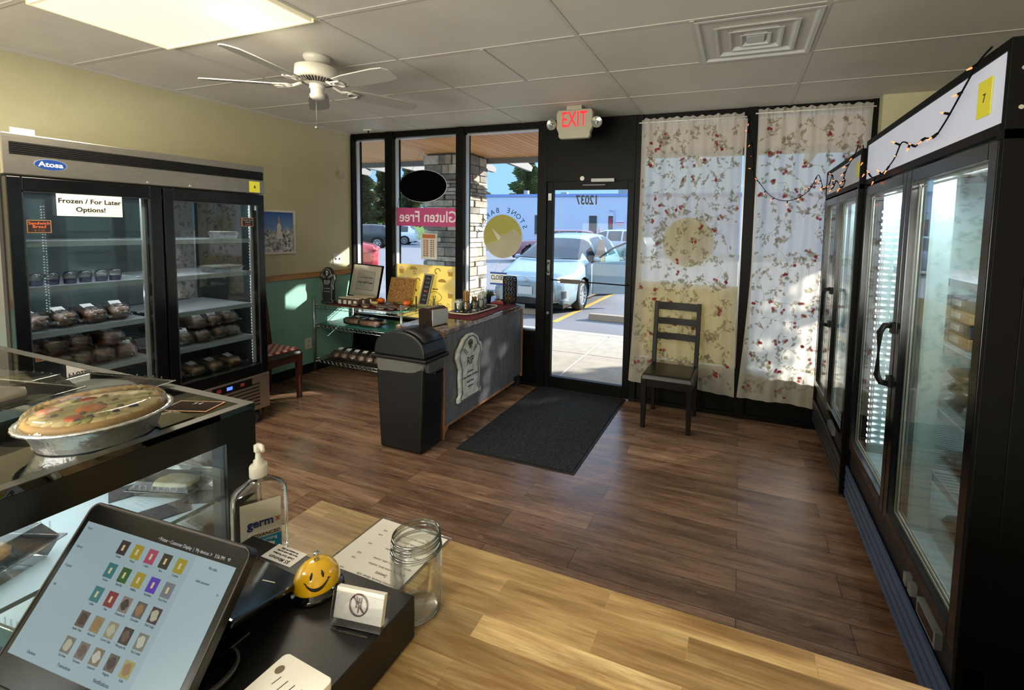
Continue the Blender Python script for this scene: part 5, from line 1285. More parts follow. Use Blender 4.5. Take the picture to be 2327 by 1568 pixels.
MB().box(X0 + 0.06, Y1c + 0.06, 1.022, XS - 0.045, YF - 0.03, 1.030).build('upper_shelf', mat('white_case_shelf', '#c8d3d5', 0.35), t)
MB().box(X0 + 0.06, Y1c + 0.06, 0.62, XS - 0.04, YF - 0.07, 0.628).build('lower_shelf', mat('white_case_shelf', '#c8d3d5', 0.35), t)
m = MB(); m.box(X0 + 0.1, YF - 0.085, ZTc - 0.055, XS - 0.12, YF - 0.06, ZTc - 0.035); m.build('case_lamp', mat('case_lamp', '#eef6ff', 0.4, emit=1.2, ecol=(0.85, 0.95, 1, 1)), t)
area('case_light', (2.6, -3.95, 1.19), 1.5, 0.5, 5, (0.86, 0.96, 1.0)); area('case_light', (2.6, -3.95, 1.01), 1.5, 0.5, 3.5, (0.86, 0.96, 1.0))
# price cards and goods inside the case
CARD = mat('brown_price_card', '#4a423f', 0.6, var=0.35, vs=60)
random.seed(9)
def icard(lab, x, y, z, rz, w=0.085, d=0.06, m=CARD):
    o = MB().box(-w / 2, -d / 2, 0, w / 2, d / 2, 0.002).build('price_card', m, loc=(x, y, z)); o.rotation_euler = (0, 0, rz); tag(o, lab, 'price card'); return o
PEC = mat('pecan_pastry', '#a5763f', 0.5, var=0.45, vs=40)
ZS = 1.0305
icard('brown price card standing out beside the top edge of the tablet in the display case', 3.125, -3.665, ZS, 1.15)
icard('brown price card in the display case nearest the black corner post', 3.275, -3.69, ZS, 1.15)
icard('half-hidden brown price card left of the corner post behind the sanitizer bottle', 3.30, -3.62, ZS, 0.5, 0.07, 0.05)
icard('brown price card far back at the left of the lit shelf', 2.93, -3.66, ZS, 0.9, 0.08, 0.055)
icard('small brown price card lying behind the pastry clamshells', 2.98, -3.75, ZS, 0.3, 0.06, 0.05)
clam('clear clamshell of pale pie slices near the corner post inside the display case', (3.20, -3.625, ZS), 0.07, 0.045, 0.03, mat('pale_pie_crust', '#cdbd90', 0.5, var=0.2, vs=40), 0.3)
clam('clear clamshell with a golden pecan pastry beside the left edge of the tablet', (3.19, -3.93, ZS), 0.085, 0.075, 0.06, PEC, 0.35)
clam('clear clamshell with cream pastry at the left edge inside the display case', (3.00, -3.90, ZS), 0.085, 0.075, 0.06, mat('cream_case_pastry', '#b5a070', 0.5), 0.2)
clam('dark brownie clamshell deep inside the display case', (2.80, -3.75, ZS), 0.08, 0.07, 0.045, mat('brownie', '#3a2a22', 0.5))
clam('clear clamshell with small tarts in the middle of the display case', (2.62, -3.90, ZS), 0.08, 0.07, 0.045, PEC)
clam('clear clamshell on the lower shelf of the display case with golden rolls', (3.15, -3.85, 0.629), 0.11, 0.09, 0.07, PEC, 0.2)
clam('clear clamshell on the lower shelf farther left with dark cake', (2.85, -3.85, 0.629), 0.11, 0.09, 0.07, mat('brownie', '#3a2a22', 0.5), 0.1)
tag(MB().grid(lambda u, v: (2.95 + u * 0.36, -4.28 + v * 0.26, ZS + 0.002 + 0.001 * sin(u * 9)), 8, 4).build('paper_liner', PAPER, solid=0.001), 'white paper liner on the display case shelf', 'paper')
# ---- on top of the case
t = thing('fruit_pie', 'fruit-topped pie in a foil pan under a clear fluted lid on the glass case', 'pie', (3.268, -3.780, ZTc + 0.0015))
RP = 0.100
MB().lathe([(0, 0), (RP * 0.80, 0), (RP * 0.80, 0.001), (RP * 0.94, 0.038), (RP * 1.02, 0.041), (RP * 1.06, 0.040), (RP * 1.06, 0.044), (RP * 1.0, 0.045), (RP * 0.92, 0.041), (RP * 0.78, 0.006), (0, 0.006)], n=120, wob=lambda q, z: 1 + (0.012 * sin(q * 60) if z < 0.040 else 0.006 * sin(q * 37))).build('foil_pan', FOIL, t)
cr = MB(); cr.lathe([(0, 0.030), (RP * 0.84, 0.032), (RP * 0.90, 0.036), (RP * 0.94, 0.047), (RP * 0.88, 0.053), (RP * 0.80, 0.047), (0, 0.046)], n=72, wob=lambda q, z: 1 + 0.015 * sin(q * 30))
cr.build('crust', mat('golden_pie_crust', '#c39a55', 0.5, var=0.25, vs=30), t)
fm = [mat('peach_slice', '#d8601f', 0.3, var=0.2, vs=30), mat('green_apple', '#9a9a52', 0.35), mat('dark_berry', '#2c1f33', 0.3), mat('cream_topping', '#d8c792', 0.5, var=0.2, vs=20)]
random.seed(31)
fr_ = MB()
for k in range(120):
    a = random.uniform(0, 2 * pi); r = RP * 0.74 * sqrt(random.random()); mi = random.choice((1, 2, 3, 3, 3, 3))
    if mi == 2: fr_.blob((r * cos(a), r * sin(a), 0.052), 0.006, 0.006, 0.006, 7, 5, 2)
    elif mi == 0: fr_.blob((r * cos(a), r * sin(a), 0.051), 0.017, 0.012, 0.005, 10, 5, 0, 0.05, 1, a)
    elif mi == 1: fr_.blob((r * cos(a), r * sin(a), 0.051), 0.02, 0.008, 0.005, 9, 5, 1, 0.05, 1, a)
    else: fr_.blob((r * cos(a), r * sin(a), 0.049), 0.022, 0.015, 0.005, 9, 5, 3, 0.08, 1, a)
for (x, y, r) in ((0.0, -0.01, 0.026), (-0.048, -0.045, 0.020), (-0.055, 0.01, 0.016), (0.03, -0.045, 0.016)): fr_.blob((x, y, 0.053), r, r * 0.8, 0.006, 14, 6, 0)
fr_.build('fruit_topping', fm, t)
MB().lathe([(RP * 1.03, 0.041), (RP * 0.985, 0.043), (RP * 0.93, 0.060), (RP * 0.86, 0.067), (RP * 0.80, 0.067), (RP * 0.3, 0.069), (0, 0.069)], n=144, wob=lambda q, z: 1 + (0.014 * sin(q * 48) if 0.045 < z < 0.0665 else 0)).build('clear_lid', CLEAR, t)
def topcard(label, c, w, d, rz, m, border, txt=None, tm=None, z=ZTc + 0.0005):
    t = thing('price_card', label, 'price card', (c[0], c[1], z), rz)
    MB().box(-w / 2, -d / 2, 0, w / 2, d / 2, 0.0015, 1).box(-w / 2 + 0.003, -d / 2 + 0.003, 0.0015, w / 2 - 0.003, d / 2 - 0.003, 0.002, 0).build('card', [m, border], t)
    for i, s in enumerate(txt or []): text(s, d * 0.26, tm, t, (0, d * (0.22 - 0.3 * i), 0.0022), u=(1, 0, 0), v=(0, 1, 0), bold=0.0005)
    return t
topcard('black card with tan border on the glass right of the fruit pie', (3.275, -3.628), 0.10, 0.055, 0.35, mat('dark_brown_card', '#2b211e', 0.85, spec=0.05), mat('card_orange_border', '#c98f5a', 0.5), ['$ 4'], GRY)
topcard('black card with yellow green handwriting at the left end of the glass case', (2.70, -3.70), 0.16, 0.07, 0.25, mat('dark_brown_card', '#2b211e', 0.85, spec=0.05), mat('card_yellow_border', '#b9a83c', 0.5), ['Lemon Bars', 'GF $ 3.50'], mat('yellow_green_marker', '#b5c23c', 0.5))
t = clam('empty clear square clamshell at the left edge on top of the glass case', (2.93, -3.83, ZTc + 0.0015), 0.12, 0.10, 0.06, mat('cream_slice', '#b7b09a', 0.5), 0.2)
t = clam('low clear container behind the fruit pie on top of the glass case', (2.98, -3.66, ZTc + 0.0015), 0.12, 0.07, 0.02, mat('pale_film', '#aab4b0', 0.4), 0.2)
tag(MB().box(-0.04, -0.03, 0, 0.04, 0.03, 0.001).build('plastic_sheet', CLEAR, loc=(3.30, -3.69, ZTc + 0.002)), 'small clear plastic sheet lying by the brown card on the glass case', 'plastic')

# ================================================================ register
t = thing('cash_drawer', 'black steel cash drawer on the butcher-block counter', 'cash drawer', (3.47, -4.043, ZC))
CD = mat('textured_black_steel', '#0b0b0b', 0.45, bump=0.05, bs=500, spec=0.5)
MB().box(0, 0, 0.004, 0.405, 0.403, 0.0795).build('drawer_body', CD, t, bevel=0.002)
MB().box(0.01, -0.004, 0.008, 0.395, 0.0, 0.07).build('drawer_front', CD, t, bevel=0.002)
for (x, y) in ((0.03, 0.03), (0.375, 0.03), (0.03, 0.37), (0.375, 0.37)): MB().cyl((x, y, 0), (x, y, 0.005), 0.012).build('rubber_foot', RUBBER, t)
ZD = ZC + 0.0795
st = thing('minimum_sticker', 'white sticker reading $5 Minimum upside down on the far edge of the cash drawer', 'sticker', (3.58, -3.655, ZD + 0.0002))
MB().box(-0.037, -0.020, 0, 0.040, 0.017, 0.0008).build('label', PAPER, st)
for (s, sz, y) in (('$5 Minimum', 0.0105, -0.0125 + 0.0), ('Credit Card Purchase', 0.0062, -0.003), ('due to high credit card fees', 0.0048, 0.0045), ('No minimum for debit', 0.0048, 0.0105)):
    text(s, sz, INK, st, (0.0015, -y - 0.001 if False else y * 1.0, 0.001), u=(-1, 0, 0), v=(0, -1, 0), bold=0.0001, ext=0.0002)
# register
O_ = Vector((3.4473, -3.8732, 1.1687)); A_ = Vector((0.99409, 0.10118, -0.03934)).normalized(); B_ = Vector((-0.02529, 0.56823, 0.82248)); B_ = (B_ - A_ * B_.dot(A_)).normalized(); N_ = A_.cross(B_)
WS, HS = 0.293, 0.1605
t = thing('point_of_sale_tablet', 'black point-of-sale tablet showing a grid of bakery item pictures', 'tablet', (0, 0, 0))
def sp(x, y, d): return O_ + A_ * x - B_ * y + N_ * d
def srect(m, x0, y0, x1, y1, d0, d1, mi=0):
    c = sp((x0 + x1) / 2, (y0 + y1) / 2, (d0 + d1) / 2); return m.obox(c, A_ * (x1 - x0) / 2, B_ * (y1 - y0) / 2, N_ * (d1 - d0) / 2, mi)
def rrect(x0, y0, x1, y1, r, n=6):
    P = []
    for (cx, cz, a0) in ((x1 - r, y1 - r, 0), (x0 + r, y1 - r, 90), (x0 + r, y0 + r, 180), (x1 - r, y0 + r, 270)):
        for k in range(n + 1): a = radians(a0 + 90 * k / n); P.append((cx + r * cos(a), cz + r * sin(a)))
    return P
bz = rrect(-0.0105, -HS - 0.032, WS + 0.012, 0.0245, 0.013)
MB().prism(bz, O_ - N_ * 0.016, A_, B_, N_ * 0.0155).build('tablet_body', mat('tablet_black_case', '#0c0c0d', 0.3), t, bevel=0.0015)
MB().tube([O_ + A_ * a + B_ * b for a, b in bz], 0.0018, 6, closed=True).build('edge_band', mat('bronze_edge', '#241f1b', 0.4, 0.3), t)
MB().prism(rrect(-0.0085, -HS - 0.03, WS + 0.010, 0.0225, 0.012), O_ - N_ * 0.0005, A_, B_, N_ * 0.001).build('front_glass', mat('tablet_front_glass', '#040404', 0.2, spec=0.25), t)
def scr(c, k=1.0): 
    return mat('screen_' + c, '#000000', 0.3, emit=k * 0.68, spec=0.2, ecol=hx('#' + c))
so_ = MB(); srect(so_, 0, 0, WS, HS, 0.0005, 0.0009); SCR = so_.build('screen', scr('97adb3'), t)
m = MB(); srect(m, 0.222, 0.0, WS, HS, 0.0009, 0.0011); m.build('side_panel', scr('9fb6bb'), SCR)
rows = [['2f2226', '9a8a18', 'a03a5a', '2c241c', '9a8a18'], ['2c6d72', '255522', '9a8a26', '4f2ba6', '6b7275'], ['2c7074', '7a2228', '7c6f64', '5a5450', '3c2a2e'], ['55463f', '877850', '8a8468', '2f2422', '6f7768'], ['6d6a60', '6e645c', '77664d', '5c5246', '9a9150']]
caps = [['Drinks', 'Bread', 'Cakes', 'Bars', 'Cookies'], ['Frozen', 'Specialty', 'Muffins', 'Breakfast', 'Party Food'], ['Coffee', 'Pies', 'Cinnamon R', 'Chocolate', 'Dark Fudge'], ['Apple Crisp', 'Almond B', 'Carrot Cake', 'Whoopie Pie', 'Tea Cookie'], ['Tart Fruit', 'Turnover', 'Lemon B', 'Nuggets', 'Rolls']]
TX = scr('3b474b')
tl = {}
for j in range(5):
    for i in range(5):
        x = 0.0825 + 0.0279 * i; y = 0.0085 + 0.0286 * j; w_ = 0.0172
        m = MB(); srect(m, x, y, x + w_, y + w_, 0.0009, 0.0012)
        o = m.build('item_tile', scr(rows[j][i]), SCR)
        g = MB(); c = sp(x + w_ / 2, y + w_ / 2, 0.0013)
        if j < 2 or i < 2 and j == 2:
            g.prism([(0.003 * cos(q * 0.785) * (1 if q % 2 else 0.6), 0.0045 * sin(q * 0.785) * (1 if q % 2 else 0.8)) for q in range(8)], c, A_, B_, N_ * 0.0002); mc = scr('c8bb8c')
        else:
            g.prism([(0.0062 * cos(q * 0.45) * (1 + 0.2 * sin(q * 1.7 + i)), 0.0064 * sin(q * 0.45)) for q in range(14)], c, A_, B_, N_ * 0.0002); mc = scr(('b5b5a5', '3a2a25', '8d6a45', 'a8a890', '5a4a3a')[(i + j * 2) % 5])
        g.build('icon', mc, SCR)
        text(caps[j][i], 0.0036, TX, SCR, sp(x + w_ / 2, y + w_ + 0.0028, 0.0011), u=A_, v=B_, ext=0.0001, bold=0.00004)
for i, s in enumerate(('Food', 'Library', 'Keypad', 'All')): text(s, 0.0045, TX, SCR, sp(0.006, 0.0075 + 0.024 * i, 0.0011), u=A_, v=B_, ext=0.0001, align='LEFT')
for (s, x, y, z) in (('No sale', 0.258, 0.009, 0.0048), ('Add customer', 0.252, 0.026, 0.0042), ('>', 0.284, 0.034, 0.006), ('Charge $0.00', 0.258, 0.146, 0.006), ('Checkout', 0.04, 0.152, 0.0042), ('Transactions', 0.105, 0.152, 0.0048), ('Notifications', 0.175, 0.152, 0.0055)):
    text(s, z, TX, SCR, sp(x, y, 0.0013), u=A_, v=B_, ext=0.0001, bold=0.00005)
LW = scr('b9bdbd')
text('• Printer • Customer Display  |  My devices ↗   3:56 PM', 0.0062, LW, t, sp(0.205, -0.0055, 0.0007), u=A_, v=B_, ext=0.0001, xs=0.9)
m = MB()
for k, r in enumerate((0.0012, 0.0026, 0.004)): m.tube([sp(0.276 + r * cos(a), -0.0035 - r * sin(a), 0.0008) for a in [radians(50 + q * 16) for q in range(6)]], 0.0004, 4)
m.build('wifi_icon', LW, t)
# stand of the tablet
m = MB()
b0 = sp(0.12, HS + 0.02, -0.018); 
m.obox(sp(0.15, 0.09, -0.03), A_ * 0.10, B_ * 0.07, N_ * 0.013)
m.box(3.52, -3.965, ZD + 0.001, 3.70, -3.80, ZD + 0.014)
m.beam((3.60, -3.92, ZD + 0.01), tuple(sp(0.15, 0.10, -0.035)), 0.16, 0.03, (0, 1, 0.3))
m.build('stand', BLACKG, t, bevel=0.003)
m = MB(); m.lathe([(0, 0), (0.042, 0), (0.042, 0.008), (0.036, 0.012), (0.0, 0.012)], (3.700, -3.868, ZD + 0.001), n=40); m.build('round_foot', BLACKG, t)
MB().tube([(3.700 + 0.040 * cos(a), -3.868 + 0.040 * sin(a), ZD + 0.010) for a in [2 * pi * k / 40 for k in range(40)]], 0.0022, 6, closed=True).build('foot_ring', mat('grey_ring', '#4a4a4c', 0.3), t)
# customer display
t = thing('customer_display', 'flat black customer-facing display sloping down behind the tablet', 'display', (0, 0, 0))
c4 = [Vector(p) for p in ((3.545, -3.690, 1.016), (3.688, -3.697, 1.016), (3.740, -3.852, 1.085), (3.53, -3.852, 1.09))]
nn = (c4[1] - c4[0]).cross(c4[3] - c4[0]).normalized()
if nn.z < 0: nn = -nn
m = MB(); lo = [p - nn * 0.012 for p in c4]; m.add(c4 + lo, [(0, 1, 2, 3), (7, 6, 5, 4), (0, 4, 5, 1), (1, 5, 6, 2), (2, 6, 7, 3), (3, 7, 4, 0)])
m.build('display_slab', mat('display_gloss', '#0d0d0f', 0.12), t, bevel=0.004)
MB().beam(tuple(c4[1] * 0.62 + c4[0] * 0.38 + nn * 0.0005 + (c4[2] - c4[1]) * 0.35), tuple(c4[1] * 0.78 + c4[0] * 0.22 + nn * 0.0005 + (c4[2] - c4[1]) * 0.30), 0.0016, 0.0012).build('mark', PAPER, t)
MB().box(3.50, -3.84, ZD + 0.001, 3.66, -3.72, ZD + 0.012).beam((3.58, -3.80, ZD + 0.006), (3.60, -3.83, 1.07), 0.12, 0.02, (0, 1, 0)).build('base', BLACKG, t)
# bell
t = thing('desk_bell', 'yellow smiley-face desk bell on the cash drawer', 'bell', (3.708, -3.692, ZD))
MB().lathe([(0, 0), (0.040, 0), (0.0425, 0.003), (0.040, 0.008), (0.034, 0.011), (0.033, 0.016), (0, 0.016)], n=48).build('black_base', mat('glossy_black_enamel', '#09090b', 0.12, coat=0.6), t)
YEL = mat('bell_yellow_enamel', '#f4c01a', 0.2, coat=0.8)
RB = 0.0365
def domez(r): return 0.018 + 0.036 * sqrt(max(0, 1 - (r / RB) ** 2)) ** 0.95
MB().lathe([(RB, 0.014), (RB + 0.0012, 0.015), (RB, 0.018)] + [(RB * cos(radians(a)), 0.018 + 0.036 * sin(radians(a))) for a in range(8, 90, 8)] + [(0, 0.054)], n=48).build('bell_dome', YEL, t)
MB().lathe([(0, 0.053), (0.005, 0.053), (0.0035, 0.057), (0.003, 0.062), (0.0048, 0.064), (0.0045, 0.067), (0, 0.0685)], n=16).build('plunger', CHROME, t)
# face on the side towards the camera
fa = atan2(-4.246 + 3.692, 4.373 - 3.708); fd = Vector((cos(fa), sin(fa), 0)); fs = Vector((-sin(fa), cos(fa), 0))
def onb(s, h, off=0.0005):   # s sideways, h height angle on the dome
    el_ = radians(h); R = RB * cos(el_); az = s / max(RB * 0.8, R)
    d = fd * cos(az) + fs * sin(az); p = d * (R + off) + Vector((0, 0, 0.018 + 0.036 * sin(el_) + off)); return p
m = MB()
for s in (-1, 1): m.tube([onb(s * 0.0095, h) for h in (34, 40, 46, 53)], [0.0006, 0.0018, 0.0018, 0.0005], 6)
m.tube([onb(-0.0185 + 0.037 * k / 12, 27 - 17 * (1 - ((k / 12 - 0.5) * 2) ** 2)) for k in range(13)], [0.0006, 0.0011, 0.0015, 0.0019, 0.0023, 0.0025, 0.0026, 0.0025, 0.0023, 0.0019, 0.0015, 0.0011, 0.0006], 6)
for s in (-1, 1): m.tube([onb(s * 0.0185 - 0.002, 28.5), onb(s * 0.0185 + 0.002, 26)], 0.0008, 5)
m.build('smiley_face', INK, t)
# card holder
t = thing('card_holder', 'clear acrylic holder with a stack of white cards bearing a crossed-wheat circle', 'card holder', (3.833, -3.722, ZD), radians(9))
ACR = glass('acrylic', (0.93, 0.95, 0.97, 1), 0.05, maxr=0.9)
lean = radians(14)
vU = Vector((0, sin(lean), cos(lean))); vN = Vector((0, -cos(lean), sin(lean)))
m = MB()
m.obox(Vector((0, -0.005, 0.028)) , (0.045, 0, 0), vU * 0.024, vN * 0.001); m.obox(Vector((0, 0.014, 0.024)), (0.045, 0, 0), vU * 0.020, vN * 0.001)
m.box(-0.032, -0.016, 0, 0.026, 0.02, 0.002); m.obox((0, 0.003, 0.0065), (0.045, 0, 0), (0, 0.011, 0.002), (0, 0, 0.001))
m.build('acrylic_holder', ACR, t, bevel=0.0006)
m = MB(); m.obox(Vector((0, 0.0045, 0.032)), (0.0425, 0, 0), vU * 0.0225, vN * 0.0042); CS = m.build('white_cards', mat('cream_cards', '#ddd8cc', 0.7), t)
m = MB(); cc = Vector((0.0, 0.0045, 0.034)) + vN * 0.0052
MAR = mat('maroon_print', '#5a1f36', 0.6)
m.tube([cc + Vector((1, 0, 0)) * 0.0155 * cos(a) + vU * 0.0155 * sin(a) for a in [2 * pi * k / 36 for k in range(36)]], 0.0011, 6, closed=True)
m.tube([cc + Vector((-0.0105, 0, 0)) + vU * 0.0105, cc + Vector((0.0105, 0, 0)) - vU * 0.0105], 0.0009, 5)
m.tube([cc - vU * 0.011, cc + vU * 0.010], 0.0006, 5)
for k in range(4):
    for s in (-1, 1): p = cc + vU * (-0.004 + 0.004 * k) + Vector((s * 0.003, 0, 0)); m.tube([p, p + Vector((s * 0.002, 0, 0)) + vU * 0.004], [0.0012, 0.0004], 5)
m.build('crossed_wheat_emblem', MAR, CS)
# stack of business cards at the very front
t = thing('paper_stack', 'stack of white cards with a small round emblem at the bottom edge of the view', 'paper', (3.828, -3.865, ZD), radians(-3))
MB().prism(rrect(-0.050, -0.075, 0.046, 0.058, 0.008), (0, 0, 0), (1, 0, 0), (0, 1, 0), (0, 0, 0.012)).build('cards', PAPER, t, bevel=0.0005)
m = MB(); m.prism([(0.0062 * cos(2 * pi * k / 24), 0.0062 * sin(2 * pi * k / 24)) for k in range(24)], (-0.034, 0.036, 0.0121), (1, 0, 0), (0, 1, 0), (0, 0, 0.0003)); m.build('round_emblem', mat('olive_brown_print', '#6b5d48', 0.6), t)
for k in range(4): MB().tube([(-0.022 + 0.014 * k, 0.03, 0.0123), (-0.024 + 0.014 * k, 0.018 - 0.004 * (k % 2), 0.0123)], 0.0006, 4).build('written_stroke', INK, t)
# mason jar
t = thing('mason_jar', 'open clear glass mason jar standing on the butcher block beside the cash drawer', 'jar', (3.838, -3.590, ZC))
rj = 0.0465
outp = [(0, 0.001), (0.034, 0.0), (0.041, 0.003), (rj - 0.001, 0.012), (rj, 0.03), (rj, 0.115), (rj - 0.001, 0.125), (rj - 0.004, 0.134), (0.0425, 0.138), (0.0435, 0.140), (0.0435, 0.144), (0.041, 0.147), (0.041, 0.151), (0.0425, 0.153), (0.041, 0.156), (0.0425, 0.159), (0.041, 0.162), (0.0405, 0.168), (0.0400, 0.170)]
inn = [(0.0375, 0.169), (0.0375, 0.14), (rj - 0.004, 0.125), (rj - 0.003, 0.03), (rj - 0.005, 0.014), (0.034, 0.006), (0, 0.005)]
MB().lathe([(a, z * 0.89) for a, z in outp + inn], n=64).build('glass_body', glass('jar_glass', (0.95, 0.965, 0.96, 1), 0.0, maxr=0.55), t)
m = MB()
for (rr_, zz_, tt_) in ((0.0415, 0.150, 0.0016), (0.0430, 0.1435, 0.0014), (0.0430, 0.1375, 0.0014), (0.0435, 0.1265, 0.002), (0.045, 0.122, 0.0012), (0.0400, 0.004, 0.0022)): m.tube([(rr_ * cos(2 * pi * k / 48), rr_ * sin(2 * pi * k / 48), zz_) for k in range(48)], tt_, 8, closed=True); m.build('thread_ring' if zz_ > 0.1 else 'base_ring', glass('jar_ring_glass', (0.80, 0.83, 0.82, 1), 0.12, maxr=0.95), t); m = MB()
m = MB()
for k in range(5): m.tube([(0.035 * cos(a + k * 1.3), 0.035 * sin(a + k * 1.3), 0.045 + 0.012 * sin(a * 3 + k)) for a in (0, 0.25, 0.5)], 0.0012, 5)
# menu sheet
t = thing('menu_sheet', 'laminated white menu sheet lying upside down on the counter behind the jar', 'menu', (3.68, -3.515, ZC + 0.0005), radians(-1))
MB().box(-0.10, -0.12, 0, 0.102, 0.116, 0.0008).build('laminate', glass('laminate_film', (0.97, 0.98, 0.98, 1), 0.06, maxr=0.6), t)
MB().box(-0.094, -0.118, 0.0009, 0.096, 0.108, 0.0012).build('paper', PAPER, t)
GI = mat('grey_ink', '#55585c', 0.7)
random.seed(14)
m = MB()
words = ['Gluten Free Menu', 'Breads', 'sandwich loaf, cinnamon raisin', 'rosemary focaccia, dinner rolls', 'Sweets', 'brownies, lemon bars, cookies', 'carrot cake, coffee cake, scones', 'Pies', 'apple, cherry, pumpkin, pecan', 'Savory', 'quiche, pot pie, pizza crust', 'ask us about special orders']
for i, s in enumerate(words):
    big = i in (0, 1, 4, 7, 9); text(s, 0.0105 if big else 0.0078, INK if big else GI, t, (0.035, -0.100 + 0.0 + (0.185 - 0.0155 * i) * -1 + 0.19, 0.0014), u=(-1, 0, 0), v=(0, -1, 0), ext=0.0001, align='CENTER')
    if not big: text(['4.50', '6.00', '9.00'][i % 3], 0.0062, GI, t, (-0.055, -0.100 + (0.185 - 0.0155 * i) * -1 + 0.19, 0.0014), u=(-1, 0, 0), v=(0, -1, 0), ext=0.0001)
# sanitizer bottle
t = thing('sanitizer_bottle', 'clear pump bottle of hand sanitizer beside the display case', 'bottle', (3.452, -3.612, ZC), radians(57))
t.scale = (1.0, 1.0, 1.07)
def rsec(w, d, z, n=32, p=0.45): return [(w * sq(cos(2 * pi * k / n), p), d * sq(sin(2 * pi * k / n), p), z) for k in range(n)]
secs = [(0.046, 0.026, 0.0), (0.050, 0.029, 0.006), (0.050, 0.029, 0.13), (0.049, 0.028, 0.142), (0.040, 0.023, 0.156), (0.020, 0.017, 0.170), (0.0145, 0.0145, 0.176), (0.0145, 0.0145, 0.182)]
V = []; F = []
for i, (a, b_, z) in enumerate(secs): V += rsec(a, b_, z, p=0.35 if i < 4 else (0.6 if i == 4 else 1.0))
for i in range(len(secs) - 1):
    for k in range(32): F.append((i * 32 + k, i * 32 + (k + 1) % 32, (i + 1) * 32 + (k + 1) % 32, (i + 1) * 32 + k))
F.append(tuple(range(31, -1, -1)))
BG = glass('clear_bottle', (0.93, 0.95, 0.94, 1), 0.05, maxr=0.85)
m = MB(); m.add(V, F, 0, True); m.build('clear_bottle', BG, t)
MB().box(-0.034, -0.0315, 0.02, 0.036, -0.0305, 0.138).build('pale_label', mat('bottle_label_film', '#bdb9aa', 0.5), t)
m = MB(); m.box(-0.022, -0.0322, 0.022, 0.036, -0.0316, 0.066, 0); m.box(-0.022, -0.0322, 0.066, 0.036, -0.0316, 0.078, 1); m.box(-0.022, -0.0322, 0.068, -0.01, -0.0316, 0.072, 2) if False else None
m.build('blue_band', [mat('sanitizer_blue', '#2489b8', 0.4), mat('label_cream', '#cfcac0', 0.5), INK], t)
NB = mat('navy_ink', '#20265a', 0.5)
text('germ', 0.023, NB, t, (0.0, -0.0325, 0.096), bold=0.0006, xs=0.95); text('x', 0.018, mat('red_print', '#b03040', 0.5), t, (0.030, -0.0325, 0.097)); text('ADVANCED', 0.0095, INK, t, (0.008, -0.0328, 0.0715), xs=1.0); text('moisturizing', 0.0088, mat('white_print', '#dfe8ea', 0.5), t, (0.007, -0.0328, 0.060), xs=0.95)
MB().prism([(-0.012, 0.012), (0, 0.016), (0.012, 0.012), (0.009, 0.0), (0, -0.008), (-0.009, 0.0)], (0.012, -0.0328, 0.038), (1, 0, 0), (0, 0, 1), (0, 0.0004, 0)).build('shield_emblem', PAPER, t)
PW = mat('white_pump_plastic', '#dcdacf', 0.35)
m = MB(); m.lathe([(0.0155, 0.176), (0.0165, 0.178), (0.0165, 0.196), (0.015, 0.199), (0.009, 0.201), (0.009, 0.208), (0.0055, 0.210), (0.0045, 0.224), (0, 0.224)], n=28); m.build('pump_collar', PW, t)
m = MB(); m.lathe([(0.004, 0.222), (0.0075, 0.226), (0.0075, 0.238), (0, 0.241)], n=20); m.tube([(0, 0, 0.236), (0.006, -0.016, 0.238), (0.008, -0.026, 0.233)], [0.006, 0.005, 0.0035], 10); m.build('pump_head', PW, t)
MB().tube([(0, 0, 0.178), (0.002, 0, 0.10), (0.012, 0, 0.008)], 0.0028, 8).build('dip_tube', CLEAR, t)
tag(MB().box(-0.06, -0.05, 0, 0.06, 0.05, 0.012).build('blue_packet', mat('blue_packet', '#2f5fae', 0.4), loc=(3.42, -4.055, ZC + 0.001)) if False else MB().box(-0.03, -0.05, 0, 0.045, 0.05, 0.02).build('blue_packet', mat('blue_packet', '#2f5fae', 0.4), loc=(3.42, -3.955, ZC + 0.001)), 'blue packet under the lower left corner of the tablet', 'packet')
# ================================================================ outside
GZ = -0.10
conc = NT('sidewalk_concrete'); vv = conc.coord()
conc.link(conc.ramp(conc.noise(vv, 5, 6, 0.75), [(0.3, hx('#a39d92')), (0.6, hx('#b8b2a6')), (0.75, hx('#c4beb2'))]), conc.p.inputs['Base Color']); conc.p.inputs['Roughness'].default_value = 0.9; conc.bump(conc.noise(vv, 120, 3), 0.3, 0.004); conc = conc.m
asph = NT('grey_asphalt'); vv = asph.coord()
asph.link(asph.mix(0.5, asph.ramp(asph.noise(vv, 1.2, 4, 0.6), [(0.3, hx('#68696f')), (0.7, hx('#7d7e85'))]), asph.ramp(asph.noise(vv, 60, 3, 0.8), [(0.35, hx('#5b5c60')), (0.65, hx('#94959a'))])), asph.p.inputs['Base Color']); asph.p.inputs['Roughness'].default_value = 0.85; asph = asph.m
m = MB()
# slabs of the walk with joints
xs = [-9, -6.2, -4.5, -2.8, -1.0, 0.8, 2.53, 4.3, 6.1, 9, 12]; ys = [0.08, 1.40, 2.5]
for i in range(len(xs) - 1):
    for j in range(2): m.box(xs[i] + 0.012, ys[j] + 0.006, GZ - 0.1, xs[i + 1] - 0.012, ys[j + 1] - 0.006, -0.02)
m.box(-9, 0.08, GZ - 0.12, 12, 2.5, -0.028, 1)
struct(m.build('floor', [conc, mat('joint_filler', '#d8d4ca', 0.9)], bevel=0.003))
struct(MB().box(-9, 2.5, GZ - 0.1, 12, 2.65, -0.02).build('trim_10', mat('curb_concrete', '#b5afa4', 0.85, bump=0.3, bs=80)))
struct(MB().add([(-160, 0.0, GZ), (90, 0.0, GZ), (90, 47, GZ), (-160, 47, GZ)], [(0, 1, 2, 3)]).build('ground_asphalt', asph))
yl = mat('yellow_road_paint', '#d8a84a', 0.8, var=0.15, vs=20)
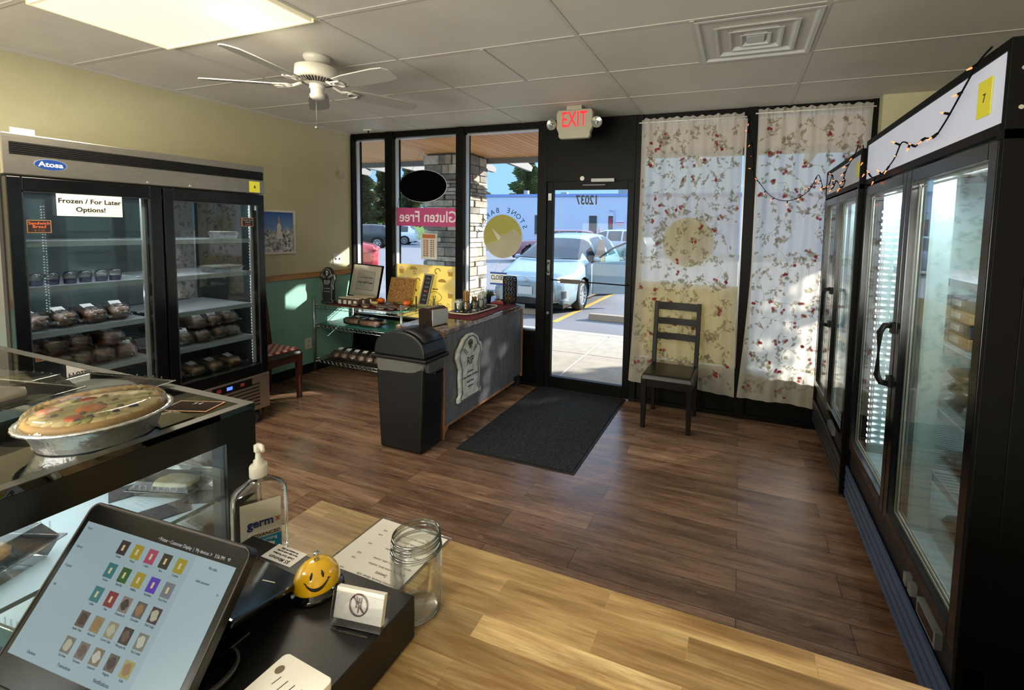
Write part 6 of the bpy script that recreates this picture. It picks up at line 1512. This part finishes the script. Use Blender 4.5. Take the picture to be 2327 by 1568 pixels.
for i, x in enumerate((-1.55, 1.2, 4.0)):
    tag(MB().box(x - 0.05, 3.5, GZ, x + 0.05, 9.0, GZ + 0.004).build('parking_line', yl), 'yellow parking line painted on the asphalt %s' % ('left of the silver-blue hatchback', 'under the front wheel of the silver-blue hatchback', 'beyond the open car door')[i], 'road marking')
t = thing('wheel_stop', 'tan concrete wheel stop on the asphalt seen through the glass door', 'wheel stop', (2.62, 4.05, GZ))
MB().frus((-0.92, -0.08, 0.92, 0.08, 0), (-0.90, -0.05, 0.90, 0.05, 0.12)).build('concrete_block', mat('tan_concrete', '#a89a86', 0.85, bump=0.4, bs=40), t, bevel=0.01)
t = thing('wheel_stop', 'concrete wheel stop under the nose of the silver-blue hatchback', 'wheel stop', (0.0, 4.05, GZ))
MB().frus((-0.92, -0.08, 0.92, 0.08, 0), (-0.90, -0.05, 0.90, 0.05, 0.11)).build('concrete_block', mat('tan_concrete', '#a89a86', 0.85, bump=0.4, bs=40), t, bevel=0.01)
# soffit, beam and rafters
PINE = NT('pine_soffit_boards'); vv = PINE.coord()
bk = PINE.new('ShaderNodeTexBrick'); bk.offset = 0.5
for k, q in (('Scale', 1.0), ('Brick Width', 4.0), ('Row Height', 0.09), ('Mortar Size', 0.006)): bk.inputs[k].default_value = q
bk.inputs['Color1'].default_value = hx('#c98f58'); bk.inputs['Color2'].default_value = hx('#dba76e'); bk.inputs['Mortar'].default_value = hx('#7a4f2a')
mp = PINE.new('ShaderNodeMapping'); mp.inputs['Rotation'].default_value = (0, 0, radians(90)); PINE.link(vv, mp.inputs[0]); PINE.link(mp.outputs[0], bk.inputs['Vector'])
PINE.link(bk.outputs['Color'], PINE.p.inputs['Base Color']); PINE.p.inputs['Roughness'].default_value = 0.6
struct(MB().box(-8, 0.1, 2.72, 10, 2.11, 2.79).build('ceiling', PINE.m))
GB = mat('grey_painted_beam', '#6a6c6c', 0.6)
struct(MB().box(-8, 2.11, 2.64, 10, 2.19, 2.9).build('trim_11', GB))
k = 0
for i in range(24):
    x = -7.8 + 0.72 * i
    t = MB().prism([(0, 0), (0.85, -0.03), (0.90, 0.05), (0.2, 0.24), (0, 0.24)], (x, 2.19, 2.65), (0, 1, 0), (0, 0, 1), (0.07, 0, 0)).build('canopy_rafter', GB)
    tag(t, 'grey rafter tail of the entrance canopy outside the windows', 'rafter', 'canopy rafters')
# stone piers
def stone_pier(label, x0, x1, y0, y1, z1):
    t = thing('stone_pier', label, 'column', ((x0 + x1) / 2, (y0 + y1) / 2, -0.02))
    cx, cy_ = (x1 - x0) / 2, (y1 - y0) / 2
    MB().box(-cx + 0.03, -cy_ + 0.03, 0, cx - 0.03, cy_ - 0.03, z1).build('mortar_core', mat('dark_mortar', '#55524d', 0.9), t)
    m = MB(); rnd = random.Random(3); z = 0.05
    m.box(-cx - 0.03, -cy_ - 0.03, 0, cx + 0.03, cy_ + 0.03, 0.05)
    while z < z1 - 0.02:
        h = min(rnd.choice((0.045, 0.06, 0.075, 0.10, 0.14)), z1 - z)
        for (ax, L, off) in ((0, 2 * cx, -cy_), (1, 2 * cy_, cx), (0, 2 * cx, cy_), (1, 2 * cy_, -cx)):
            a = -L / 2
            while a < L / 2 - 0.01:
                w = min(rnd.uniform(0.09, 0.42), L / 2 - a)
                if L / 2 - a - w < 0.08: w = L / 2 - a
                p = rnd.uniform(-0.008, 0.032); mi = rnd.choice((0, 0, 1, 2))
                s = 1 if off > 0 else -1; o0, o1 = sorted((off - s * 0.05, off + s * p))
                if ax == 0: m.box(a + 0.004, o0, z + 0.004, a + w - 0.004, o1, z + h - 0.004, mi)
                else: m.box(o0, a + 0.004, z + 0.004, o1, a + w - 0.004, z + h - 0.004, mi)
                a += w
        z += h
    m.build('ledge_stones', [mat('light_ledge_stone', '#b5b0a6', 0.85, var=0.3, vs=9, bump=1.0, bs=30), mat('mid_ledge_stone', '#7d7a75', 0.85, var=0.35, vs=9, bump=1.0, bs=30), mat('warm_ledge_stone', '#a0968a', 0.85, var=0.25, vs=12, bump=0.8, bs=30)], t, bevel=0.006, seg=1)
stone_pier('stacked grey ledge-stone pier outside the middle window', -0.16, 0.60, 1.52, 2.05, 2.735)
# ---- vehicles
def lerp(tab, s):
    if s <= tab[0][0]: return tab[0][1]
    for (a, x), (b, y) in zip(tab, tab[1:]):
        if s <= b:
            u = (s - a) / (b - a); return x + (y - x) * u
    return tab[-1][1]
TIRE = mat('tire_rubber', '#191919', 0.75); RIM = mat('alloy_rim', '#c2c6c9', 0.3, 0.8)
CGL = mat('car_window_glass', '#222c38', 0.06, spec=0.8)
def wheel(par, x, y, z, r, s, spokes=7):
    m = MB()
    prof = [(r * 0.66, -0.10), (r * 0.92, -0.105), (r, -0.07), (r, 0.07), (r * 0.92, 0.105), (r * 0.66, 0.10)]
    n = 36; V = []; F = []
    for (rr, d) in prof:
        for k in range(n): a = 2 * pi * k / n; V.append((x + d, y + rr * cos(a), z + rr * sin(a)))
    for i in range(len(prof) - 1):
        for k in range(n): F.append((i * n + k, i * n + (k + 1) % n, (i + 1) * n + (k + 1) % n, (i + 1) * n + k))
    m.add(V, F, 0, True); w = m.build('wheel', TIRE, par)
    m = MB(); m.tube([(x + s * 0.085, y + r * 0.64 * cos(2 * pi * k / 28), z + r * 0.64 * sin(2 * pi * k / 28)) for k in range(28)], 0.022, 6, closed=True)
    for k in range(spokes):
        a = 2 * pi * k / spokes + 0.3
        for da in (-0.13, 0.13): m.beam((x + s * 0.075, y + 0.05 * cos(a), z + 0.05 * sin(a)), (x + s * 0.085, y + r * 0.62 * cos(a + da), z + r * 0.62 * sin(a + da)), 0.03, 0.03, (1, 0, 0))
    m.cyl((x + s * 0.05, y, z), (x + s * 0.095, y, z), 0.06)
    m.build('rim', RIM, w)
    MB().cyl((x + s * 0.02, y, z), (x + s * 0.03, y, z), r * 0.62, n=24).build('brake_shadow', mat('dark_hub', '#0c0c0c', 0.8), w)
def car(label, cat, loc, rz, W, top, belt, wroof, paint, wy, wr=0.33, zb=0.2, win=None, hood_end=1.3, roof_end=4.0, wbelt=None, wins=(), spokes=7, name='parked_car'):
    """local frame: nose at y=0, tail at +y, centred in x"""
    t = thing(name, label, cat, loc, rz)
    L = top[-1][0]; N = 110; hw = W / 2
    wb = wbelt or [(0, hw * 0.70), (0.15, hw * 0.86), (0.5, hw * 0.96), (1.0, hw), (L - 0.6, hw), (L - 0.15, hw * 0.92), (L, hw * 0.80)]
    def section(s):
        zt = lerp(top, s); w = lerp(wb, s); bt = min(lerp(belt, s), zt - 0.03); wrf = min(lerp(wroof, s), w * 0.96)
        zlow = zb + (0.08 if s < 0.15 or s > L - 0.15 else 0)
        mid = (zlow + bt) / 2
        return [(w * 0.90, zlow), (w * 0.985, zlow + 0.08), (w, mid - 0.08), (w, mid + 0.06), (w * 0.985, bt - 0.05), (w * 0.955, bt), (w * 0.955 + (wrf - w * 0.955) * 0.34, bt + (zt - bt) * 0.34), (w * 0.955 + (wrf - w * 0.955) * 0.7, bt + (zt - bt) * 0.70), (wrf, zt - (zt - bt) * 0.13), (wrf * 0.86, zt - (zt - bt) * 0.035), (wrf * 0.5, zt), (0, zt + 0.004)]
    secs = [section(L * i / N) for i in range(N + 1)]; J = len(secs[0])
    ymap = [L * i / N for i in range(N + 1)]
    body = MB(); gl = MB()
    def vert(i, j, side):
        y = ymap[i]; x, z = secs[i][j]
        if j <= 4:
            for c in wy:
                dy, dz = y - c, z - wr; R = wr * 1.13; d = sqrt(dy * dy + dz * dz)
                if d < R:
                    if abs(dy) < 1e-3: dy = 1e-3
                    # push straight onto the arch
                    if dz < -0.02: return (side * x, c + math.copysign(sqrt(max(R * R - dz * dz, 0)), dy), z)
                    return (side * x, c + dy * R / d, wr + dz * R / d)
        return (side * x, y, z)
    for side in (-1, 1):
        for i in range(N):
            for j in range(J - 1):
                y = (ymap[i] + ymap[i + 1]) / 2; zt = lerp(top, y); bt = min(lerp(belt, y), zt - 0.03)
                ins = False
                if j < 4:
                    zc = (secs[i][j][1] + secs[i][j + 1][1]) / 2
                    for c in wy:
                        if (y - c) ** 2 + (zc - wr) ** 2 < (wr * 1.10) ** 2: ins = True
                if ins: continue
                q = [vert(i, j, side), vert(i + 1, j, side), vert(i + 1, j + 1, side), vert(i, j + 1, side)]
                if side > 0: q = q[::-1]
                g = False
                if j in (5, 6, 7) and zt - bt > 0.2 and any(a < y < b for a, b in wins): g = True
                if j >= 8 and ((hood_end + 0.04 < y < win[0]) or (win[1] < y < roof_end)) and j >= 8: g = True
                (gl if g else body).add(q, [(0, 1, 2, 3)], 0, True)
    # caps
    for (i, rev) in ((0, False), (N, True)):
        pts = [(-x, ymap[i], z) for x, z in secs[i]] + [(x, ymap[i], z) for x, z in secs[i][::-1][1:]]
        body.add(pts, [tuple(range(len(pts)))[::(-1 if rev else 1)]])
    def weld(o):
        md = o.modifiers.new('weld', 'WELD'); md.merge_threshold = 0.0015; return o
    bo = weld(body.build('body', paint, t)); go = weld(gl.build('windows', CGL, t))
    # underbody
    MB().box(-hw * 0.86, 0.12, zb - 0.03, hw * 0.86, L - 0.12, zb + 0.05).box(-hw * 0.80, 0.2, zb, hw * 0.80, L - 0.2, wr * 2 + 0.04).build('underbody', mat('dark_underbody', '#0b0b0c', 0.9), t)
    for c in wy:
        for s in (-1, 1): wheel(t, s * (hw - 0.115), c, wr, wr, s, spokes)
    return t, bo, section
PB = mat('silver_blue_car_paint', '#8fa4ae', 0.28, 0.3, coat=0.6)
# hatchback in front of the door
LW_ = 4.5
t, bo, sec = car('silver-blue hatchback parked nose-in outside the door with its driver door open', 'car', (0.40, 3.92, GZ), 0, 1.78,
    [(0, 0.62), (0.06, 0.72), (0.25, 0.84), (0.6, 0.93), (1.0, 1.02), (1.18, 1.08), (1.6, 1.33), (2.0, 1.53), (2.3, 1.60), (2.9, 1.64), (3.5, 1.62), (4.0, 1.53), (4.25, 1.30), (4.42, 1.05), (4.5, 0.8)],
    [(0, 0.50), (0.3, 0.72), (1.0, 0.93), (1.25, 1.0), (4.0, 1.12), (4.5, 1.0)],
    [(0, 0.60), (0.5, 0.66), (1.1, 0.74), (1.6, 0.66), (2.2, 0.60), (4.0, 0.58), (4.5, 0.60)], PB, (1.02, 3.72), 0.335, 0.19, (1.98, 3.98), 1.14, 4.3, wins=((1.45, 2.02), (2.12, 2.95), (3.05, 3.75)), spokes=10)
def bx_(y, z):
    P = sec(y)
    for (x0, z0), (x1, z1) in zip(P, P[1:]):
        if z <= z1: return x0 + (x1 - x0) * max(0, (z - z0) / (z1 - z0)) if z1 > z0 else x1
    return P[-1][0]
blk = mat('grille_black', '#121416', 0.4)
m = MB()
m.tube([(-0.62 + 1.24 * k / 14, 0.02 + 0.30 * abs(k / 7 - 1) ** 2.4, 0.665 - 0.055 * (1 - abs(k / 7 - 1) ** 2)) for k in range(15)], 0.012, 6)
m.tube([(-0.60 + 1.2 * k / 14, 0.0 + 0.28 * abs(k / 7 - 1) ** 2.4, 0.625 - 0.045 * (1 - abs(k / 7 - 1) ** 2)) for k in range(15)], 0.006, 6)
m.grid(lambda u, v: (-0.62 + 1.24 * u, -0.012 + 0.22 * abs(2 * u - 1) ** 3, 0.235 + 0.13 * v * (1 - 0.2 * abs(2 * u - 1))), 16, 2)
m.build('grille', blk, t)
m = MB()
for (rx, rz_, c) in ((0.062, 0.042, 0.72), (0.022, 0.036, 0.728), (0.048, 0.016, 0.742)): m.tube([(rx * cos(2 * pi * k / 28), 0.012, c + rz_ * sin(2 * pi * k / 28)) for k in range(28)], 0.006, 6, closed=True)
m.build('front_emblem', CHROME, t)
pl = MB().box(-0.155, -0.03, 0.42, 0.155, -0.02, 0.575).build('licence_plate', mat('pale_plate', '#d5dde0', 0.5), t)
for s in (-1, 1):
    hl = MB(); hl.grid(lambda u, v: (s * (bx_(0.10 + 0.62 * u, 0.665 + 0.12 * u + 0.10 * v * (1 - 0.55 * u)) + 0.008), 0.10 + 0.62 * u, 0.665 + 0.12 * u + 0.10 * v * (1 - 0.55 * u)), 12, 5); hl.build('headlight', mat('headlight_lens', '#e9dfbe', 0.12, coat=0.8), t)
    MB().grid(lambda u, v: (s * (bx_(0.02 + 0.30 * u, 0.33 + 0.22 * v) + 0.006), 0.02 + 0.30 * u, 0.33 + 0.22 * v - 0.05 * u), 6, 4).build('fog_light_bezel', mat('pale_bezel', '#8d9aa0', 0.3), t)
    MB().grid(lambda u, v: (s * (bx_(0.10 + 0.12 * u, 0.36 + 0.14 * v) + 0.013), 0.10 + 0.12 * u, 0.36 + 0.14 * v), 4, 3).build('fog_light', mat('fog_light_lens', '#4a4f52', 0.2), t)
    mm = MB(); mm.blob((s * 0.99, 1.60, 1.05), 0.085, 0.05, 0.068, 14, 8); mm.build('side_mirror', PB, t)
    MB().tube([(s * 0.86, 1.60, 1.0), (s * 0.93, 1.6, 1.02)], 0.025, 8).build('mirror_arm', BLACKM, t)
MB().tube([(-0.72, 1.13, 1.085), (0.0, 1.06, 1.07), (0.72, 1.13, 1.085)], 0.012, 6).build('wiper_cowl', blk, t)
# dark opening and open driver door
do = MB(); x_ = 0.895
do.prism([(1.62, 0.27), (2.50, 0.27), (2.56, 1.02), (2.50, 1.50), (2.05, 1.50), (1.62, 1.06)], (x_ + 0.0, 0, 0), (0, 1, 0), (0, 0, 1), (0.006, 0, 0)); do.build('door_opening', mat('dark_car_interior', '#14161a', 0.8), t)
ang = radians(62); du = Vector((sin(ang), cos(ang), 0)); dn = Vector((cos(ang), -sin(ang), 0)); h0 = Vector((0.90, 1.55, 0))
do = MB(); do.prism([(0, 0.29), (0.98, 0.29), (1.04, 0.6), (1.05, 1.06), (0.0, 1.00)], h0, du, (0, 0, 1), dn * 0.06, 0); o = do.build('driver_door', PB, t, bevel=0.015)
fr_ = MB(); fr_.tube([h0 + du * 0.02 + Vector((0, 0, 1.0)), h0 + du * 0.45 + Vector((0, 0, 1.32)), h0 + du * 0.78 + Vector((0, 0, 1.46)), h0 + du * 1.0 + Vector((0, 0, 1.44)), h0 + du * 1.05 + Vector((0, 0, 1.06))], 0.022, 8)
fr_.build('window_frame', mat('dark_trim', '#2a2f33', 0.4), o)
MB().prism([(0.05, 1.0), (0.45, 1.30), (0.78, 1.44), (0.99, 1.43), (1.03, 1.06)], h0 + dn * 0.03, du, (0, 0, 1), dn * 0.004).build('door_window', glass('green_tint_glass', (0.75, 0.88, 0.82, 1), 0.12, maxr=0.9), o)
MB().prism([(0.02, 0.30), (0.98, 0.30), (1.0, 0.40), (0.02, 0.38)], h0 - dn * 0.004, du, (0, 0, 1), dn * 0.002).build('lower_trim', mat('grey_lower_trim', '#6f8088', 0.5), o)
# SUVs across the lot
def suv(label, loc, rz, col, paint=None, name='parked_suv', hgt=1.0):
    k = hgt
    return car(label, 'car', loc, rz, 1.94, [(0, 0.85 * k), (0.08, 1.02 * k), (0.5, 1.10 * k), (1.35, 1.16 * k), (1.9, 1.62 * k), (2.3, 1.74 * k), (3.6, 1.76 * k), (4.25, 1.70 * k), (4.6, 1.35 * k), (4.75, 1.05 * k), (4.8, 0.8 * k)],
        [(0, 0.8 * k), (1.35, 1.08 * k), (4.8, 1.14 * k)], [(0, 0.74), (1.35, 0.80), (2.2, 0.70), (4.2, 0.70), (4.8, 0.8)], paint or mat('paint_' + col.strip('#'), col, 0.25, 0.1, coat=0.6), (0.95, 3.85), 0.38, 0.25, (1.95, 4.28), 1.4, 4.58, wins=((1.75, 2.45), (2.55, 3.35), (3.45, 4.15)), name=name)
suv('black SUV parked across the lot seen through the left window', (-24.3, 20.9, GZ), radians(-60), '#15191c')
suv('white SUV parked beyond the black SUV across the lot', (-27.2, 27.2, GZ), radians(-60), '#dfe3e6')
def sedan(label, loc, rz, col, cat='car', h=1.45):
    return car(label, cat, loc, rz, 1.8, [(0, 0.62), (0.1, 0.75), (0.9, 0.90), (1.25, 0.96), (1.9, 1.32), (2.3, 1.43), (3.0, 1.45), (3.6, 1.32), (4.0, 1.10), (4.35, 1.04), (4.5, 0.82)],
        [(0, 0.55), (1.25, 0.90), (4.5, 0.98)], [(0, 0.7), (1.25, 0.72), (2.2, 0.58), (3.4, 0.58), (4.2, 0.7), (4.5, 0.7)], mat('paint_' + col.strip('#'), col, 0.25, 0.15, coat=0.6), (0.9, 3.6), 0.33, 0.19, (1.85, 3.15), 1.3, 3.95, wins=((1.6, 2.3), (2.4, 3.2)))
t, _, _ = sedan('red sedan with its tail lamp showing at the lower left window corner', (-11.02, 5.55, GZ), radians(-49), '#a3303a')
MB().blob((0.72, 4.42, 0.88), 0.16, 0.10, 0.06, 10, 6).blob((-0.72, 4.42, 0.88), 0.16, 0.10, 0.06, 10, 6).build('tail_lamp', mat('red_tail_lamp', '#e23b3a', 0.2, coat=0.6), t)
suv('maroon minivan with a silver roof parked beyond the hatchback on the left', (-6.9, 17.0, GZ), radians(-60), '#7a4a58', name='parked_minivan', hgt=0.97)
suv('silver SUV with roof rails showing above the hatchback roof', (-4.9, 21.6, GZ), radians(-100), '#a9b7c4', hgt=1.0)
# raised bank of grass and far cars
GRASS = mat('lawn_green', '#5f7f33', 0.9, var=0.35, vs=3, bump=0.6, bs=60)
struct(MB().add([(-160, 44, GZ), (60, 44, GZ), (60, 58, 1.75), (-160, 58, 1.75), (60, 150, 2.4), (-160, 150, 2.4)], [(0, 1, 2, 3), (3, 2, 4, 5)]).build('grass_bank', GRASS))
suv('white SUV parked on the higher lot beyond the grass bank', (-58.5, 61.5, 1.85), radians(-50), '#e9edf2')
sedan('white sedan parked farther right on the higher lot beyond the grass', (-52.6, 63.0, 1.85), radians(-50), '#e4e6e8')
sedan('dark sedan parked left of the white SUV on the higher lot', (-63.5, 58.5, 1.85), radians(-50), '#3a2a38')
# blue building
t = thing('blue_building', 'long low pale blue building across the lot with dark windows', 'building', (-12, 33.3, GZ))
BLU = mat('pale_blue_stucco', '#c3cee0', 0.85, bump=0.2, bs=8)
MB().box(-8.2, 0, 0, 26, 12, 4.62).box(-8.25, -0.08, 4.55, 26, 0.3, 4.78, 1).build('walls', [BLU, mat('parapet_blue', '#7f97cc', 0.8)], t)
DKW = mat('dark_building_window', '#3a4048', 0.15)
def bwin(x0, x1, z0, z1):
    m = MB(); m.box(x0 - 0.07, -0.05, z0 - 0.07, x1 + 0.07, 0, z1 + 0.07); o = m.build('window', mat('window_surround_cream', '#c9cdd2', 0.6), t)
    MB().box(x0, -0.07, z0, x1, -0.05, z1).build('pane', DKW, o)
bwin(-1.05, -0.35, 1.2, 2.9); bwin(4.10, 4.80, 1.3, 2.9); bwin(5.82, 6.22, 1.2, 2.9)
m = MB(); m.box(5.9, -0.09, 2.1, 6.15, -0.07, 2.7); m.build('red_window_sign', mat('red_sign', '#a8324a', 0.6), t)
m = MB(); m.box(6.5, -0.1, 2.05, 7.15, -0.02, 2.45, 0); m.box(6.5, -0.11, 2.12, 7.15, -0.1, 2.20, 1); m.box(6.5, -0.11, 2.30, 7.15, -0.1, 2.38, 1); m.build('wall_sign', [mat('white_sign', '#dcdfe6', 0.6), mat('pink_sign_print', '#b05a72', 0.6)], t)
m = MB(); m.tube([(6.35, -0.1, 0.3), (6.35, -0.1, 3.35), (5.9, -0.1, 3.35)], 0.04, 6); m.tube([(7.4, -0.1, 0.3), (7.4, -0.1, 3.0)], 0.04, 6); m.build('conduit', mat('pale_conduit', '#a9b6d8', 0.6), t)
m = MB(); m.box(6.3, 1.2, 4.62, 7.4, 2.2, 5.2); m.box(-3.2, 2, 4.62, -2.8, 2.4, 5.3); m.box(0.6, 2, 4.62, 1.2, 2.5, 5.1); m.build('rooftop_unit', mat('rooftop_grey', '#7c8890', 0.6), t)
# person by the building
t = thing('person', 'distant person in a pink top standing by the blue building', 'person', (-4.9, 26.5, GZ))
bm_v = [((0, 0, 0.95), 0.16), ((0, 0, 1.2), 0.15), ((0, 0, 1.42), 0.19), ((0, 0, 1.52), 0.07), ((0, 0, 1.68), 0.11)]
m = MB(); m.lathe([(0, 0.80), (0.17, 0.82), (0.155, 1.0), (0.15, 1.15), (0.185, 1.38), (0.12, 1.48), (0.055, 1.52), (0.055, 1.56), (0.09, 1.60), (0.105, 1.68), (0.085, 1.78), (0, 1.81)], n=18, sy=0.7)
for s in (-1, 1):
    m.tube([(s * 0.09, 0, 0.86), (s * 0.10, 0.02, 0.46), (s * 0.10, 0, 0.06)], [0.085, 0.058, 0.042], 8); m.tube([(s * 0.17, 0, 1.42), (s * 0.23, 0.02, 1.15), (s * 0.2, -0.08, 0.92)], [0.05, 0.04, 0.03], 8); m.blob((s * 0.2, -0.1, 0.87), 0.035, 0.03, 0.05, 8, 5); m.blob((s * 0.1, -0.06, 0.035), 0.045, 0.12, 0.035, 8, 5)
m.build('body', mat('skin_tone', '#c89a80', 0.6), t)
m = MB(); m.lathe([(0.175, 0.80), (0.185, 1.0), (0.175, 1.15), (0.205, 1.38), (0.13, 1.49), (0.06, 1.52)], n=18, sy=0.75)
for s in (-1, 1): m.tube([(s * 0.17, 0, 1.43), (s * 0.23, 0.02, 1.15)], [0.062, 0.055], 8)
m.build('pink_top', mat('pink_cloth', '#c8547c', 0.8), t)
m = MB()
for s in (-1, 1): m.tube([(s * 0.09, 0, 0.9), (s * 0.10, 0.02, 0.46), (s * 0.10, 0, 0.1)], [0.098, 0.07, 0.055], 8)
m.build('trousers', mat('dark_trousers', '#2a2c36', 0.8), t)
MB().blob((0, 0.03, 1.72), 0.115, 0.10, 0.11, 12, 8).build('hair', mat('grey_hair', '#8a8480', 0.8), t)
# ---- trees
random.seed(77)
def tree_mesh(h, r, n, seed, mats, conif=True, trunk=0.25, base=0.12):
    rnd = random.Random(seed); m = MB()
    for k in range(n):
        v = rnd.random() ** 0.8; z = h * (base + (1 - base) * v)
        prof = (1 - v) ** 0.75 * (0.72 + 0.28 * sin(v * 30 + seed)) if conif else sqrt(max(0, 1 - (2 * v - 0.9) ** 2 / 1.25))
        a = rnd.uniform(0, 2 * pi); lob = 1 + 0.22 * sin(3 * a + seed + v * 5) + 0.12 * sin(7 * a)
        R = r * prof * lob * (rnd.uniform(0.35, 1.05) ** 0.5) + 0.05
        c = Vector((R * cos(a), R * sin(a), z + rnd.uniform(-0.1, 0.1) - (0.06 * R if conif else 0)))
        s = rnd.uniform(0.5, 1.1) * r * 0.13
        d = Vector((cos(a), sin(a), rnd.uniform(-0.2, 0.5))).normalized(); e_ = d.cross(Vector((rnd.uniform(-1, 1), rnd.uniform(-1, 1), 1))).normalized()
        for q in range(4):
            e2 = (Matrix.Rotation(q * 0.8, 3, d) @ e_)
            p0 = c - d * s * 0.6; mi = rnd.choice((0, 0, 1, 2))
            m.add([p0 - e2 * s * 0.35, c + e2 * s * 0.1 - e2 * s * 0.6 * (q % 2), p0 + d * s * 1.8 + e2 * s * 0.1, c + e2 * s * 0.5], [(0, 1, 2, 3)], mi)
    return m
LG = [mat('needle_green_dark', '#34482c', 0.8, var=0.3, vs=1.5), mat('needle_green_mid', '#52683c', 0.8, var=0.3, vs=1.5), mat('needle_green_light', '#7a8658', 0.8, var=0.3, vs=1.5)]
LA = [mat('autumn_olive', '#8a8350', 0.8), mat('autumn_tan', '#a8905a', 0.8), mat('autumn_grey', '#8f8f70', 0.8)]
BARK = mat('grey_bark', '#5a4a3e', 0.9)
def tree(name, label, loc, h, r, n, seed, mats, conif=True, group=None, base=0.12):
    t = thing(name, label, 'tree', loc, 0, group)
    tree_mesh(h, r, n, seed, mats, conif, base=base).build('foliage', mats, t)
    m = MB(); m.tube([(0, 0, 0), (0.02 * h, 0, h * 0.5), (0.0, 0, h * 0.93)], [0.028 * h, 0.018 * h, 0.004 * h], 8)
    rnd = random.Random(seed)
    for k in range(14):
        a = rnd.uniform(0, 6.3); z = h * rnd.uniform(base, 0.8); q = r * (1 - z / h) * 0.8; m.tube([(0.01 * h, 0, z), (q * cos(a), q * sin(a), z + 0.1 * q)], [0.007 * h, 0.002 * h], 5)
    m.build('trunk', BARK, t)
tree('pine_tree', 'tall dark pine beyond the lot filling the left window', (-42.9, 43.0, -0.1), 10.6, 2.7, 6500, 1, LG)
tree('pine_tree', 'dark pine just right of the tallest one in the left window', (-46.2, 50.5, 0.75), 10.0, 2.7, 6500, 2, LG)
tree('pine_tree', 'pale pine behind the oval black sign', (-38.0, 46.6, 0.25), 11.5, 2.6, 6500, 3, [LG[1], LG[2], LA[2]])
tree('pine_tree', 'pine at the far left edge of the left window', (-50.8, 47.5, 0.35), 10.5, 2.6, 5500, 4, LG)
tree('pine_tree', 'bushy pine rising above the blue building', (-22.9, 52, 1.0), 10.9, 3.5, 6500, 5, [LG[1], LG[1], LG[2]])
for i, (x, y, h) in enumerate(((-70, 66, 6.0), (-65, 68, 6.5), (-60, 69, 6.0), (-55, 71, 6.8), (-50, 69, 6.0), (-45, 71, 6.6), (-40, 69, 6.2), (-35, 71, 6.0))):
    tree('autumn_tree', 'olive and tan autumn tree, %s from the left in the row behind the higher lot' % ORD[i], (x, y, 1.85), h, 1.9, 1500, 20 + i, LA, False, 'autumn trees behind the higher lot', 0.15)
# dense columnar evergreen added out of view to keep sun off the door
tree('added_shade_evergreen', 'unseen narrow dense evergreen added right of the entrance to block the sun', (9.35, 5.9, GZ), 8.5, 0.85, 12000, 40, [LG[0], LG[0], LG[1]], False, None, 0.0)

# ================================================================ groups of repeats
GR_ = {'pie_container': 'dark pie containers in the near cooler', 'pie_box': 'pie boxes stacked in the near cooler', 'parking_line': 'yellow parking lines', 'mini_pumpkin': 'mini pumpkins on the rack',
       'curtain': 'ivory floral curtains', 'glass_door_cooler': 'black glass-door coolers', 'string_lights': 'orange mini light strands', 'wheel_stop': 'concrete wheel stops', 'pine_tree': 'pines beyond the lot',
       'dining_chair': 'wooden dining chairs', 'gravestone_prop': 'foam gravestones', 'stirrer_jar': 'jars on the condiment tray', 'fork_jar': 'jars on the condiment tray', 'spoon_jar': 'jars on the condiment tray', 'lidded_jar': 'jars on the condiment tray',
       'sticky_note': 'yellow sticky notes', 'foil_tray': 'foil trays in the steel freezer', 'wall_plate': 'wall plates on the left wall', 'table_runner': 'burgundy cloths', 'parked_suv': 'cars parked across the lot', 'parked_car': 'parked cars'}
for o in list(COL.objects):
    if o.parent is None and o.get('category') and not o.get('group'):
        k = o.name.split('.')[0]
        if k in ('clamshell_box',): o['group'] = 'clamshells in the near cooler' if o.location.x > 5 else ('clamshells on top of the glass case' if o.location.z > 1.2 else 'clamshells inside the display case')
        elif k == 'price_card': o['group'] = 'price cards on the steel freezer' if o.location.x < 1.5 else ('price cards on top of the glass case' if o.location.z > 1.2 else 'price cards inside the display case')
        elif k in GR_: o['group'] = GR_[k]
